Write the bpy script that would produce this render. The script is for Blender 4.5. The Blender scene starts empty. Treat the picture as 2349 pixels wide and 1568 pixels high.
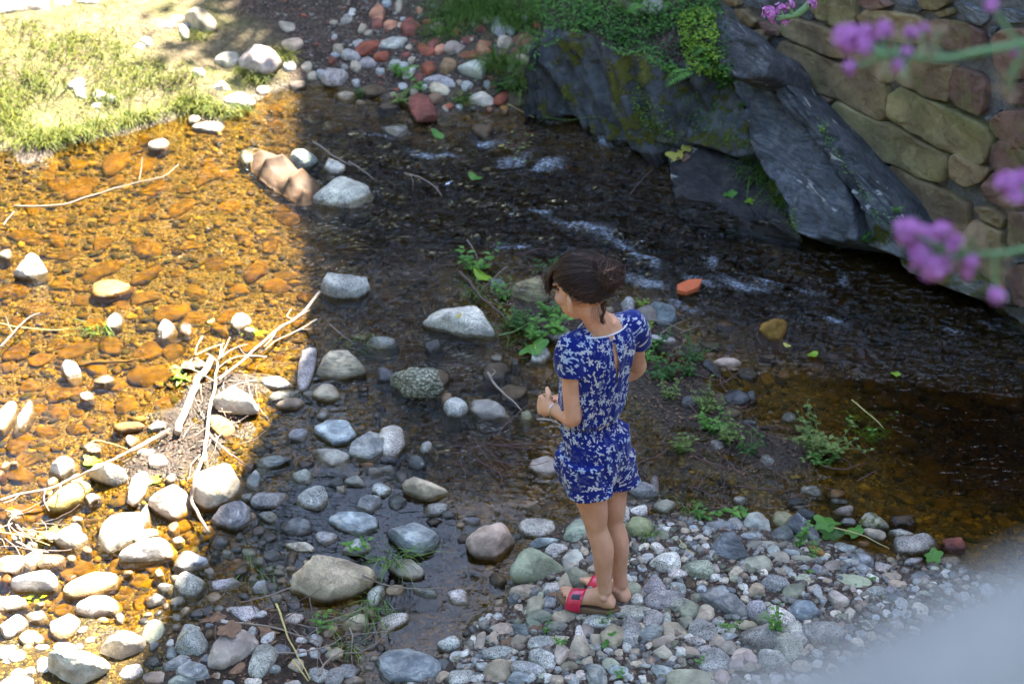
import bpy, bmesh, math, random
import numpy as np
from mathutils import Vector, Matrix

# ------------------------------------------------------------------ camera, sky, sun, exposure
SC = bpy.context.scene
COL = SC.collection
CAM_H, PITCH, HFOV = 4.9, math.radians(35.0), math.radians(30.4)
cam_data = bpy.data.cameras.new("camera")
cam = bpy.data.objects.new("camera", cam_data); COL.objects.link(cam)
cam.location = (0, 0, CAM_H)
cam.rotation_euler = (math.pi/2 - PITCH, 0, 0)
cam_data.sensor_width = 36.0
cam_data.lens = 18.0/math.tan(HFOV/2)
cam_data.clip_start = 0.05; cam_data.clip_end = 600
cam_data.dof.use_dof = True
cam_data.dof.focus_distance = 6.9
cam_data.dof.aperture_fstop = 3.2
SC.camera = cam

SUN_EL, SUN_AZ = math.radians(56.0), math.radians(35.0)     # azimuth from +Y towards +X
SUN_DIR = Vector((math.sin(SUN_AZ)*math.cos(SUN_EL), math.cos(SUN_AZ)*math.cos(SUN_EL), math.sin(SUN_EL)))
world = bpy.data.worlds.new("World"); SC.world = world; world.use_nodes = True
wn = world.node_tree.nodes; wl = world.node_tree.links
sky = wn.new("ShaderNodeTexSky"); sky.sky_type = 'NISHITA'; sky.sun_disc = False
sky.sun_elevation = SUN_EL; sky.sun_rotation = SUN_AZ
sky.air_density = 1.0; sky.dust_density = .9; sky.ozone_density = 1.0
bg = wn["Background"]; bg.inputs[1].default_value = 0.103
wl.new(sky.outputs[0], bg.inputs[0])
sun_d = bpy.data.lights.new("sun", 'SUN'); sun_d.energy = 5.0; sun_d.angle = math.radians(0.53)
sun_d.color = (1.0, 0.94, 0.83)
sun = bpy.data.objects.new("sun", sun_d); COL.objects.link(sun)
sun.rotation_euler = SUN_DIR.to_track_quat('Z', 'Y').to_euler()
SC.view_settings.view_transform = 'Standard'; SC.view_settings.look = 'None'
SC.view_settings.exposure = 3.4; SC.view_settings.gamma = 1.0
SC.view_settings.use_curve_mapping = False
SC.render.engine = 'CYCLES'
SC.cycles.use_denoising = True
SC.cycles.use_adaptive_sampling = True; SC.cycles.adaptive_threshold = 0.03
SC.cycles.max_bounces = 5; SC.cycles.diffuse_bounces = 2; SC.cycles.glossy_bounces = 2
SC.cycles.transparent_max_bounces = 10; SC.cycles.transmission_bounces = 3
SC.cycles.caustics_reflective = False; SC.cycles.caustics_refractive = False
SC.cycles.sample_clamp_indirect = 6.0

# ------------------------------------------------------------------ helpers
FPX = (2349/2)/math.tan(HFOV/2)                              # focal length in units of a 2349 px wide picture
CP, SP = math.cos(PITCH), math.sin(PITCH)
FWD = np.array([0, CP, -SP]); DWN = np.array([0, -SP, -CP]); RGT = np.array([1.0, 0, 0])
CAMP = np.array([0, 0, CAM_H])
def ray(px, py):
    d = FWD + RGT*((px-1174.5)/FPX) + DWN*((py-784.0)/FPX)
    return d
def G(px, py, z=0.0):                                        # where a line of sight meets the level z
    d = ray(px, py); t = (z-CAM_H)/d[2]
    return CAMP + d*t
def onplane(px, py, p0, n):
    d = ray(px, py); t = np.dot(np.asarray(p0)-CAMP, n)/np.dot(d, n)
    return CAMP + d*t
OFF = {0:(0,0,1/.3359), 1:(0,0,1), 2:(780,0,1), 3:(1560,0,1), 4:(0,523,1), 5:(780,523,1), 6:(1560,523,1), 7:(0,1045,1), 8:(780,1045,1), 9:(1560,1045,1)}
def T(t, u, v):
    o = OFF[t]; return (o[0]+u*.3359*o[2], o[1]+v*.3359*o[2])

_rs = np.random.RandomState(7)
_perm = _rs.permutation(256); _perm = np.concatenate([_perm, _perm, _perm])
_grad = _rs.randn(256, 3); _grad /= np.linalg.norm(_grad, axis=1)[:, None]
def perlin(p):
    p = np.asarray(p, float); i = np.floor(p).astype(int); f = p-i; i &= 255
    u = f*f*f*(f*(f*6-15)+10); r = np.zeros(p.shape[:-1])
    for a in (0, 1):
        for b in (0, 1):
            for c in (0, 1):
                g = _grad[_perm[_perm[_perm[(i[..., 0]+a) & 255]+((i[..., 1]+b) & 255)]+((i[..., 2]+c) & 255)] & 255]
                d = f-np.array([a, b, c])
                w = (u[..., 0] if a else 1-u[..., 0])*(u[..., 1] if b else 1-u[..., 1])*(u[..., 2] if c else 1-u[..., 2])
                r += w*(g*d).sum(-1)
    return r
def fbm(p, octs=3):
    p = np.asarray(p, float); s = np.zeros(p.shape[:-1]); a = 1.0
    for k in range(octs): s += a*perlin(p*(2**k)+k*17.3); a *= .5
    return s

def mesh_obj(name, verts, faces, mat=None, parent=None, smooth=True, loc=None, link=True):
    me = bpy.data.meshes.new(name)
    me.from_pydata([tuple(v) for v in verts], [], [tuple(int(i) for i in f) for f in faces])
    if smooth: me.polygons.foreach_set("use_smooth", [True]*len(me.polygons))
    if mat: me.materials.append(mat)
    me.update()
    o = bpy.data.objects.new(name, me)
    COL.objects.link(o)
    if loc is not None: o.location = tuple(loc)
    if parent is not None: o.parent = parent
    return o
def big_mesh(name, V, quads, mat, smooth=True, tris=False):
    V = np.asarray(V, np.float32); Q = np.asarray(quads, np.int32); k = Q.shape[1]
    me = bpy.data.meshes.new(name)
    me.vertices.add(len(V)); me.vertices.foreach_set("co", V.ravel())
    me.loops.add(Q.size); me.loops.foreach_set("vertex_index", Q.ravel())
    me.polygons.add(len(Q)); me.polygons.foreach_set("loop_start", np.arange(len(Q), dtype=np.int32)*k)
    me.polygons.foreach_set("loop_total", np.full(len(Q), k, np.int32))
    me.polygons.foreach_set("use_smooth", np.full(len(Q), smooth))
    me.materials.append(mat); me.update(); me.validate()
    o = bpy.data.objects.new(name, me); COL.objects.link(o)
    return o
def tag(o, label=None, cat=None, group=None, kind=None):
    if label: o["label"] = label
    if cat: o["category"] = cat
    if group: o["group"] = group
    if kind: o["kind"] = kind
    return o
def empty(name, loc, rz=0.0):
    o = bpy.data.objects.new(name, None); COL.objects.link(o); o.location = tuple(loc); o.rotation_euler = (0, 0, rz)
    o.empty_display_size = .1
    return o
def vattr(o, name, vals):
    a = o.data.attributes.new(name, 'FLOAT', 'POINT'); a.data.foreach_set("value", np.asarray(vals, np.float32))
def cattr(o, name, cols):
    a = o.data.attributes.new(name, 'FLOAT_COLOR', 'POINT')
    c = np.ones((len(cols), 4), np.float32); c[:, :3] = cols; a.data.foreach_set("color", c.ravel())

def cross3(a, b): return np.array([a[1]*b[2]-a[2]*b[1], a[2]*b[0]-a[0]*b[2], a[0]*b[1]-a[1]*b[0]])
def tube(pts, radii, nseg=7, cap=True):
    pts = np.asarray(pts, float); n = len(pts); radii = np.broadcast_to(np.asarray(radii, float), (n,)) if np.ndim(radii) < 2 else radii
    tan = np.gradient(pts, axis=0); tan /= np.linalg.norm(tan, axis=1)[:, None]+1e-12
    ref = np.array([0, 0, 1.0]) if abs(tan[0][2]) < .9 else np.array([1.0, 0, 0])
    V = []; u = cross3(tan[0], ref); u /= math.sqrt(u @ u)
    aa = np.arange(nseg)*2*math.pi/nseg; ca, sa = np.cos(aa)[:, None], np.sin(aa)[:, None]
    for i in range(n):
        u = u-tan[i]*(u @ tan[i]); u = u/(math.sqrt(u @ u)+1e-12); w = cross3(tan[i], u)
        V += list(pts[i]+(u*ca+w*sa)*radii[i])
    F = []
    for i in range(n-1):
        for k in range(nseg):
            k2 = (k+1) % nseg; F.append((i*nseg+k, i*nseg+k2, (i+1)*nseg+k2, (i+1)*nseg+k))
    if cap:
        F.append(tuple(range(nseg-1, -1, -1))); F.append(tuple(range((n-1)*nseg, n*nseg)))
    return V, F
def join(parts):
    V, F = [], []
    for v, f in parts:
        b = len(V); V += list(v); F += [tuple(i+b for i in q) for q in f]
    return V, F
def smooth_line(pts, n=24):
    pts = np.asarray(pts, float); m = len(pts); out = []
    P = np.vstack([2*pts[0]-pts[1], pts, 2*pts[-1]-pts[-2]])
    for s in np.linspace(0, m-1-1e-6, n):
        i = int(s); t = s-i; a, b, c, d = P[i], P[i+1], P[i+2], P[i+3]
        out.append(.5*((2*b)+(-a+c)*t+(2*a-5*b+4*c-d)*t*t+(-a+3*b-3*c+d)*t**3))
    return np.array(out)

# ------------------------------------------------------------------ materials
class NT:
    def __init__(s, name):
        s.m = bpy.data.materials.new(name); s.m.use_nodes = True; s.t = s.m.node_tree
        for n in list(s.t.nodes): s.t.nodes.remove(n)
        s.out = s.t.nodes.new("ShaderNodeOutputMaterial")
    def n(s, typ, ins=None, **kw):
        nd = s.t.nodes.new("ShaderNode"+typ)
        for k, v in kw.items(): setattr(nd, k, v)
        for k, v in (ins or {}).items(): s.set(nd, k, v)
        return nd
    def set(s, nd, k, v):
        i = nd.inputs[k]
        if isinstance(v, bpy.types.NodeSocket): s.t.links.new(v, i)
        elif isinstance(v, bpy.types.Node): s.t.links.new(v.outputs[0], i)
        else: i.default_value = (tuple(v)+(1,) if i.type == 'RGBA' and len(v) == 3 else v)
    def math(s, op, a, b=0.0, c=0.0, clamp=False):
        nd = s.n("Math", operation=op, use_clamp=clamp); s.set(nd, 0, a); s.set(nd, 1, b)
        if op in ('MULTIPLY_ADD', 'SMOOTH_MIN', 'SMOOTH_MAX', 'COMPARE'): s.set(nd, 2, c)
        return nd.outputs[0]
    def mix(s, f, a, b, mode='MIX'):
        nd = s.n("Mix", data_type='RGBA', blend_type=mode); s.set(nd, 0, f); s.set(nd, 6, a); s.set(nd, 7, b); return nd.outputs[2]
    def noise(s, vec, scale, detail=4, rough=.55, dist=0.0, col=False):
        nd = s.n("TexNoise", {'Scale': scale, 'Detail': detail, 'Roughness': rough, 'Distortion': dist})
        if vec is not None: s.set(nd, 'Vector', vec)
        return nd.outputs[1 if col else 0]
    def vor(s, vec, scale, feat='F1', out=0, dim='3D'):
        nd = s.n("TexVoronoi", feature=feat, voronoi_dimensions=dim); s.set(nd, 'Scale', scale)
        if vec is not None: s.set(nd, 'Vector', vec)
        return nd.outputs[out]
    def ramp(s, f, stops):
        nd = s.n("ValToRGB"); s.set(nd, 0, f); e = nd.color_ramp.elements
        while len(e) < len(stops): e.new(.5)
        for i, (p, c) in enumerate(stops):
            e[i].position = p; e[i].color = (c, c, c, 1) if not hasattr(c, '__len__') else (*c, 1)
        return nd.outputs[0]
    def step(s, f, lo, hi):
        nd = s.n("MapRange", interpolation_type='SMOOTHSTEP'); s.set(nd, 0, f); s.set(nd, 1, lo); s.set(nd, 2, hi); return nd.outputs[0]
    def bump(s, h, strength=.5, dist=.01, normal=None):
        nd = s.n("Bump", {'Strength': strength, 'Distance': dist, 'Height': h})
        if normal is not None: s.set(nd, 'Normal', normal)
        return nd.outputs[0]
    def bsdf(s, col, rough=.7, normal=None, **kw):
        nd = s.n("BsdfPrincipled"); s.set(nd, 'Base Color', col); s.set(nd, 'Roughness', rough)
        if normal is not None: s.set(nd, 'Normal', normal)
        for k, v in kw.items(): s.set(nd, k.replace('_', ' '), v)
        return nd.outputs[0]
    def done(s, sh): s.t.links.new(sh, s.out.inputs[0]); return s.m

def simple(name, col, rough=.7, var=.25, scale=30, bump=.3, bscale=80, **kw):
    t = NT(name); oc = t.n("TexCoord").outputs[3]
    n = t.noise(oc, scale, 5); c = t.mix(n, [x*(1-var) for x in col], [min(1, x*(1+var)) for x in col])
    nn = t.bump(t.noise(oc, bscale, 4), bump, .004)
    return t.done(t.bsdf(c, rough, nn, **kw))

def rock_mat(name, kind):
    t = NT(name); oi = t.n("ObjectInfo"); base = oi.outputs[1]; rnd = oi.outputs[5] if False else oi.outputs['Random']
    oc = t.n("TexCoord").outputs[3]
    v = t.n("VectorMath", operation='ADD'); t.set(v, 0, oc)
    sc_ = t.n("VectorMath", operation='SCALE'); t.set(sc_, 0, (13.1, 7.7, 9.3)); t.set(sc_, 'Scale', rnd); t.set(v, 1, sc_)
    oc = v.outputs[0]
    big = t.noise(oc, 9, 2, .6, .4); fine = t.noise(oc, 130, 1, .7); mid = t.noise(oc, 38, 3, .65)
    c = t.mix(t.step(big, .3, .72), t.mix(1, base, (.50, .49, .48), 'MULTIPLY'), t.mix(1, base, (1.28, 1.26, 1.22), 'MULTIPLY'))
    c = t.mix(t.math('MULTIPLY', t.step(mid, .5, .75), .5), c, t.mix(1, c, (.55, .53, .5), 'MULTIPLY'))
    h = t.math('ADD', t.math('MULTIPLY', mid, 1.0), t.math('MULTIPLY', fine, .35))
    if kind in ('granite', 'plain', 'schist'):
        ee = t.vor(t.n("VectorMath", {0: oc, 1: t.noise(oc, 16, 2, col=True)}, operation='ADD').outputs[0], 8, 'DISTANCE_TO_EDGE')
        ck = t.math('MULTIPLY', t.step(ee, .022, .0), t.step(big, .42, .6)); c = t.mix(t.math('MULTIPLY', ck, .6), c, t.mix(1, c, (.3, .27, .24), 'MULTIPLY')); h = t.math('SUBTRACT', h, ck)
        c = t.mix(t.math('MULTIPLY', t.step(t.noise(oc, 24, 2, .7), .58, .68), .4), c, t.mix(1, c, (1.5, 1.45, 1.35), 'MULTIPLY'))
    if kind == 'granite':
        sp = t.vor(oc, 260, out=1); sv = t.n("SeparateColor"); t.set(sv, 0, sp)
        c = t.mix(t.step(sv.outputs[0], .72, .8), c, t.mix(1, c, (.45, .45, .47), 'MULTIPLY'))
        c = t.mix(t.step(sv.outputs[1], .82, .88), c, t.mix(1, c, (1.35, 1.33, 1.3), 'MULTIPLY'))
    elif kind == 'quartz':
        e = t.vor(t.n("VectorMath", {0: oc, 1: t.noise(oc, 20, 3, col=True)}, operation='ADD').outputs[0], 11, 'DISTANCE_TO_EDGE')
        crack = t.step(e, .035, .0); rust = t.step(t.noise(oc, 15, 4, .7), .52, .72)
        c = t.mix(t.math('MULTIPLY', rust, .6), c, t.mix(1, base, (.62, .45, .3), 'MULTIPLY'))
        c = t.mix(t.math('MULTIPLY', crack, .55), c, (.16, .12, .09))
        h = t.math('SUBTRACT', h, t.math('MULTIPLY', crack, .8))
    elif kind == 'schist':
        mp = t.n("Mapping", {'Vector': oc, 'Rotation': (.5, .3, .6), 'Scale': (1, 1, 7)})
        st = t.noise(mp.outputs[0], 16, 6, .65, .6)
        c = t.mix(t.step(st, .38, .62), t.mix(1, c, (.6, .62, .66), 'MULTIPLY'), t.mix(1, c, (1.25, 1.22, 1.15), 'MULTIPLY'))
        vein = t.step(t.noise(mp.outputs[0], 5, 3, .5, .8), .66, .7)
        c = t.mix(t.math('MULTIPLY', vein, .6), c, (.55, .52, .47))
        h = t.math('ADD', h, t.math('MULTIPLY', st, 1.3))
    elif kind == 'pudding':
        vc = t.vor(oc, 75, out=1); vd = t.vor(oc, 75, 'F1', 0)
        sv = t.n("SeparateColor"); t.set(sv, 0, vc)
        c = t.mix(sv.outputs[0], t.mix(1, base, (.5, .47, .42), 'MULTIPLY'), t.mix(1, base, (1.25, 1.22, 1.15), 'MULTIPLY'))
        c = t.mix(t.step(vd, .45, .75), c, t.mix(1, base, (.4, .38, .34), 'MULTIPLY'))
        h = t.math('SUBTRACT', h, t.math('MULTIPLY', vd, 3.0))
    elif kind == 'moss':
        ge = t.n("NewGeometry"); sx = t.n("SeparateXYZ"); t.set(sx, 0, ge.outputs['Normal'])
        mo = t.step(t.math('ADD', t.noise(oc, 6, 5, .7), t.math('MULTIPLY', sx.outputs[2], .10)), .53, .62)
        mc = t.mix(t.noise(oc, 60, 4), (.045, .05, .006), (.17, .15, .015))
        c = t.mix(mo, c, mc); h = t.math('ADD', h, t.math('MULTIPLY', t.math('MULTIPLY', mo, t.noise(oc, 170, 3)), 3.0))
    if kind == 'silt':
        ps = t.n("NewGeometry").outputs['Position']; sb = t.n("SeparateColor"); t.set(sb, 0, t.vor(ps, 60, out=1))
        c = t.mix(t.step(t.noise(ps, 14, 3, .7), .38, .62), c, t.mix(sb.outputs[0], (.022, .012, .001), (.15, .088, .010)))
    if kind == 'silt': return t.done(t.bsdf(c, .95, t.bump(h, .5, .006), Specular_IOR_Level=.05))
    pos = t.n("SeparateXYZ"); t.set(pos, 0, t.n("NewGeometry").outputs['Position'])
    wob = t.math('MULTIPLY', t.noise(oc, 25, 3), .022)
    wet = t.step(t.math('ADD', pos.outputs[2], wob),   .033, .017)
    c = t.mix(wet, c, t.mix(1, c, (.33, .28, .21), 'MULTIPLY'))
    r = t.math('SUBTRACT', .8, t.math('MULTIPLY', wet, .6))
    nn = t.bump(h, .75, .011)
    return t.done(t.bsdf(c, r, nn, Specular_IOR_Level=.35))
ROCK = {k: rock_mat("rock_"+k, k) for k in ('granite', 'quartz', 'schist', 'pudding', 'moss', 'plain', 'silt')}
# ------------------------------------------------------------------ the lie of the land
def gp(pts, z=0.0): return np.array([G(x, y, z)[:2] for x, y in pts])
def sdist(P, poly):                                          # signed distance, positive inside
    P = np.asarray(P, float); d = np.full(len(P), 1e9); ins = np.zeros(len(P), bool); n = len(poly)
    for i in range(n):
        a, b = poly[i], poly[(i+1) % n]; ab = b-a
        t = np.clip(((P-a) @ ab)/(ab @ ab), 0, 1); q = a+t[:, None]*ab
        d = np.minimum(d, np.hypot(*(P-q).T))
        c = (a[1] > P[:, 1]) != (b[1] > P[:, 1])
        xi = a[0]+(P[:, 1]-a[1])/((b[1]-a[1]) if b[1] != a[1] else 1e-9)*ab[0]
        ins ^= c & (P[:, 0] < xi)
    return np.where(ins, d, -d)
EDGE_FAR = [(-420,300),(-120,345),(0,352),(60,385),(170,335),(330,300),(420,272),(480,300),(525,300),(560,250),(620,215),(700,196),(760,202),(830,214),(880,232),(930,244),(985,275),(1060,266),(1150,258),(1262,252),(1310,268),(1400,322),(1520,345),(1640,352),(1745,470),(1830,560),(1990,604),(2080,652),(2349,748),(2600,840)]
fl = [tuple(p) for p in gp(EDGE_FAR)]
LAND_FAR = np.array([(-60., fl[0][1]+.4)]+fl+[(5, 5.6), (60, 4.0), (60, 90), (-60, 90)])
LAND_PEB = np.vstack([gp([(700,1700),(860,1590),(1005,1500),(1050,1455),(1150,1385),(1172,1300),(1225,1240),(1310,1180),(1420,1125),(1500,1165),(1650,1180),(1750,1192),(1870,1232),(1930,1245),(2050,1275),(2200,1292),(2400,1335),(2700,1400)]), [(60., 4.6), (60., -60.), (-.6, -60.)]])
LAND_BAR = gp([(1110,630),(1260,690),(1440,690),(1560,760),(1640,850),(1700,960),(1900,1045),(1760,1110),(1580,1060),(1470,930),(1300,820),(1180,740)])
LAND_LIT = gp([(400,1440),(520,1370),(640,1400),(740,1420),(800,1480),(790,1580),(760,1700),(300,1700)])
LAND_SUN = gp([(-40,1480),(120,1450),(250,1440),(330,1400),(380,1450),(330,1700),(-80,1700)])
LAND_DRIFT = gp([(330,1010),(420,880),(520,830),(590,880),(590,960),(540,1010),(440,1080),(360,1130),(260,1090)])
LAND_NEAR = np.array([(-60., 3.2), (-2.5, 3.6), (-.8, 3.9), (-.6, -60.), (-60., -60.)])
POOL = gp([(1700,720),(2349,800),(2600,900),(2600,1250),(2200,1220),(1950,1100),(1850,900)])
POOL2 = gp([(580,1160),(760,1080),(960,1150),(1060,1240),(1120,1370),(1020,1480),(900,1540),(830,1490),(880,1400),(690,1270)])
WALL_N = np.array([.866, .5, 0.0]); WALL_P = G(2349, 742, 0.0); WALL_D = float(WALL_N @ WALL_P)

RIFFLE_ = gp([(660,250),(1000,285),(1500,360),(1850,570),(2349,765),(2400,840),(1700,760),(1450,680),(1050,640),(770,640),(690,480)])
MID_ = gp([(760,640),(1000,620),(1100,700),(1250,850),(1230,1000),(1180,1120),(1000,1130),(900,1060),(860,900),(760,760)])
def height(P):
    P = np.atleast_2d(np.asarray(P, float)); x, y = P[:, 0], P[:, 1]
    f1 = fbm(np.c_[P*1.3, np.full(len(P), 2.2)], 3); f2 = fbm(np.c_[P*6, np.full(len(P), 5.1)], 3)
    df = sdist(P, LAND_FAR)+.05*f2-.2*np.clip((x-1.0)/.5, 0, 1)-.07*np.clip((x-.25)/.3, 0, 1); dp = sdist(P, LAND_PEB)+.07*f2
    pool = np.clip(sdist(P, POOL)/.5, 0, 1); pool2 = np.clip(sdist(P, POOL2)/.12+.4, 0, 1)
    deep = np.clip(sdist(P, RIFFLE_)/.5+.3, 0, 1)
    depth = .036+.014*f1+.095*deep+.045*np.clip(sdist(P, MID_)/.3+.3, 0, 1)+.11*pool+.17*pool2
    d = np.maximum(df, dp); h = -np.minimum(np.maximum(-d, 0)*.32, depth)-.004
    right = np.clip((x-.15)/.6, 0, 1)
    hf = np.minimum(df*(.1+.2*np.clip((x+1.6)/.6, 0, 1)), .1)+np.maximum(df-.5, 0)*.05*(1-right)+right*np.clip(df*.75, 0, .55)
    hf += .05*np.clip(df*3, 0, 1)*f1
    h = np.where(df > 0, hf, h)
    hp = np.minimum(dp*.22, .085)+.02*np.clip(dp*4, 0, 1)*f1
    h = np.where((dp > 0) & (df <= 0), hp, h)
    for poly, top in ((LAND_BAR, .004), (LAND_LIT, .03), (LAND_SUN, .02), (LAND_DRIFT, .012), (LAND_NEAR, .3)):
        db = sdist(P, poly)+.08*f2
        h = np.maximum(h, np.where(db > -.25, np.minimum(db*.2, top)+.012*f2, -9))
    w = x*WALL_N[0]+y*WALL_N[1]-WALL_D                       # ground held up behind the retaining wall
    up = np.clip((w-.16)/.10, 0, 1); up = up*np.clip((3.3-(y-6.3))/1.4, 0, 1)
    h = np.maximum(h, np.where(w > .1, up*1.75, -9))
    hill = np.maximum.reduce([np.clip((y-11.3)/8.5, 0, 1), np.clip((-x-5.0)/6, 0, 1), np.clip((-y-3.5)/7, 0, 1), np.clip((x-9.5)/8, 0, 1)]); h = h+9.0*hill**1.15*(1+.12*f1)  # side and rear slopes are added out of view to block the sky
    h = h+.010*f2
    return h
xs = np.concatenate([-np.geomspace(4.2, 90, 26)[::-1], np.linspace(-4.0, 4.4, 300), np.geomspace(4.6, 90, 26)])
ys = np.concatenate([-np.geomspace(2, 60, 14)[::-1], np.linspace(-1, 3.9, 24), np.linspace(4.0, 12.3, 310), np.geomspace(12.5, 140, 34)])
X, Y = np.meshgrid(xs, ys); PP = np.c_[X.ravel(), Y.ravel()]
H = height(PP)
nx, ny = len(xs), len(ys)
HG = H.reshape(ny, nx)
def hgt(x, y):                                               # bilinear look-up in the ground sheet
    i = min(max(int(np.searchsorted(xs, x))-1, 0), nx-2); j = min(max(int(np.searchsorted(ys, y))-1, 0), ny-2)
    u = (x-xs[i])/(xs[i+1]-xs[i]); v = (y-ys[j])/(ys[j+1]-ys[j])
    return float((HG[j, i]*(1-u)+HG[j, i+1]*u)*(1-v)+(HG[j+1, i]*(1-u)+HG[j+1, i+1]*u)*v)
def GH(px, py, extra=0.0):                                   # line of sight onto the ground itself
    z = 0.0
    for _ in range(5):
        p = G(px, py, z+extra); z = .5*z+.5*hgt(p[0], p[1])
    p = G(px, py, z+extra); return p

ii = (np.arange(ny-1)[:, None]*nx+np.arange(nx-1)[None, :]).ravel()
QUADS = np.c_[ii, ii+1, ii+nx+1, ii+nx]

def ground_mat():
    t = NT("stream_ground"); tc = t.n("NewGeometry").outputs['Position']
    at = lambda n: t.n("Attribute", attribute_name=n).outputs['Fac']
    g1 = t.noise(tc, 3, 4); g2 = t.noise(tc, 22, 4, .7); g3 = t.noise(tc, 120, 1, .7)
    vd = t.vor(tc, 55); vc = t.n("SeparateColor"); t.set(vc, 0, t.vor(tc, 55, out=1))
    vd2 = t.vor(tc, 120); vc2 = t.n("SeparateColor"); t.set(vc2, 0, t.vor(tc, 120, out=1))
    bed = t.mix(t.step(g2, .3, .7), (.006, .0033, .0003), (.050, .028, .0018))
    bed = t.mix(t.math('MULTIPLY', vc.outputs[0], .7), bed, t.mix(vc.outputs[1], (.006, .0032, .0003), (.095, .053, .004)))
    bed = t.mix(t.math('MULTIPLY', t.step(vc2.outputs[0], .8, .9), .75), bed, (.22, .13, .015))
    bed = t.mix(t.math('MULTIPLY', t.step(g1, .52, .68), .45), bed, (.024, .020, .002))
    soil = t.mix(t.step(g2, .3, .7), (.020, .013, .009), (.070, .045, .030))
    soil = t.mix(t.math('MULTIPLY', t.step(vc2.outputs[1], .78, .85), .5), soil, (.20, .15, .115))
    turf = t.mix(t.step(g2, .3, .7), (.06, .044, .020), (.17, .13, .07))
    turf = t.mix(t.math('MULTIPLY', t.step(g1, .45, .6), .4), turf, (.075, .085, .012))
    mud = t.mix(t.step(g2, .3, .7), (.012, .008, .005), (.048, .031, .018))
    hill = t.mix(t.step(g2, .3, .7), (.010, .016, .005), (.03, .045, .012))
    c = t.mix(at('soil'), bed, soil); c = t.mix(at('turf'), c, turf); c = t.mix(at('mud'), c, mud); c = t.mix(at('hill'), c, hill)
    hgt_ = t.math('ADD', t.math('MULTIPLY', vd, -1.1), t.math('ADD', t.math('MULTIPLY', vd2, -.5), t.math('MULTIPLY', g3, .5)))
    pz = t.n("SeparateXYZ"); t.set(pz, 0, tc)
    wet = t.step(t.math('ADD', pz.outputs[2], t.math('MULTIPLY', g2, .02)), .035, .012)
    return t.done(t.bsdf(c, t.math('SUBTRACT', .9, t.math('MULTIPLY', wet, .5)), t.bump(hgt_, .7, .012), Specular_IOR_Level=.3))
ground = big_mesh("ground", np.c_[PP, H], QUADS, ground_mat())
tag(ground, kind="structure")
df = sdist(PP, LAND_FAR); dp = sdist(PP, LAND_PEB)
grassy = gp([(-500,360),(0,352),(330,300),(560,240),(700,190),(640,90),(560,60),(470,-30),(400,-300),(-900,-300)])
dg = sdist(PP, grassy)
turfw = np.clip(dg/.12, 0, 1)*np.clip(df/.05+.3, 0, 1)
soilw = np.clip(np.maximum(df, dp)/.05+.2, 0, 1)
mudw = np.maximum.reduce([np.clip(sdist(PP, p)/.08+.5, 0, 1) for p in (LAND_BAR, LAND_LIT, LAND_DRIFT)])
vattr(ground, 'soil', soilw); vattr(ground, 'turf', turfw); vattr(ground, 'mud', mudw)
vattr(ground, 'hill', np.clip(np.maximum.reduce([PP[:, 1]-11.6, -PP[:, 0]-5.2, -PP[:, 1]-3.7, PP[:, 0]-9.5])/.8, 0, 1))

# ------------------------------------------------------------------ water
RIFFLE = gp([(660,250),(860,255),(1000,285),(1300,300),(1500,360),(1700,480),(1850,570),(2050,650),(2349,765),(2400,840),(1980,790),(1700,760),(1560,700),(1450,680),(1150,620),(1050,640),(960,600),(770,640),(690,480)])
MIDRUN = gp([(760,640),(1000,620),(1100,700),(1250,850),(1230,1000),(1180,1120),(1000,1130),(900,1060),(860,900),(760,760)])
RUN3 = gp([(1480,880),(1900,1000),(1850,1130),(1650,1170),(1450,1120),(1430,1000)])
LEFTW = gp([(-200,360),(330,310),(680,220),(690,480),(760,660),(600,800),(300,840),(-200,800)])
wx = np.concatenate([[-60, -20, -8], np.linspace(-4.0, 4.4, 330), [8, 20, 60]])
wy = np.concatenate([[3.0, 3.5], np.linspace(4.0, 10.6, 300), [11.2]])
WX, WY = np.meshgrid(wx, wy); WP = np.c_[WX.ravel(), WY.ravel()]
turb = np.maximum.reduce([np.clip(sdist(WP, RIFFLE)/.7+.5, 0, 1), .52*np.clip(sdist(WP, MIDRUN)/.3+.5, 0, 1), .55*np.clip(sdist(WP, RUN3)/.2+.5, 0, 1), .18*np.clip(sdist(WP, LEFTW)/.4+.5, 0, 1), np.maximum(.035, .09*np.clip(sdist(WP, POOL)/.5+.3, 0, 1))])
turb = np.where(sdist(WP, POOL2) > -.05, np.minimum(turb, .025), turb)
# flow runs from the upper left to the right along the wall
flow = np.array([.86, -.5]); perp = np.array([.5, .86])
s = WP @ flow; q = WP @ perp; z0 = np.zeros(len(WP))
wob = .35*fbm(np.c_[WP*1.6, z0+6], 2); wav = fbm(np.c_[s*2.6+wob, (q+.25*wob)*7.5, z0+1], 2)*.7+fbm(np.c_[s*7, (q+.2*wob)*17, z0+4], 2)*.34
WH = turb**1.2*wav*.060
FOAM = [(1180,365,75,22,-.3),(1250,385,60,15,-.4),(1120,330,60,12,-.1),(1340,520,130,16,.35),(1420,560,90,14,.45),(1230,480,50,14,.2),(1600,640,60,14,.5),(1635,600,26,20,.6),(1700,650,90,20,.25),(1760,640,40,12,.2),(1930,640,18,22,.6),(1320,585,50,26,.1),(1480,640,90,22,.3),(1020,350,70,9,.1),(970,345,50,10,.2),(1390,320,36,16,.3),(1480,600,70,12,.4),(1830,660,60,10,.3),(1560,700,60,10,.2),(860,310,50,10,.4),(1180,560,60,10,.2),(1850,1010,60,8,.1),(2190,760,40,10,.3),(2280,740,40,9,.5),(1900,730,50,8,.25),(920,1230,0.1,.1,0)]
foam = np.zeros(len(WP))
WARP = .09*np.c_[fbm(np.c_[WP*5, z0+2], 3), fbm(np.c_[WP*5, z0+8], 3)]
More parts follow.
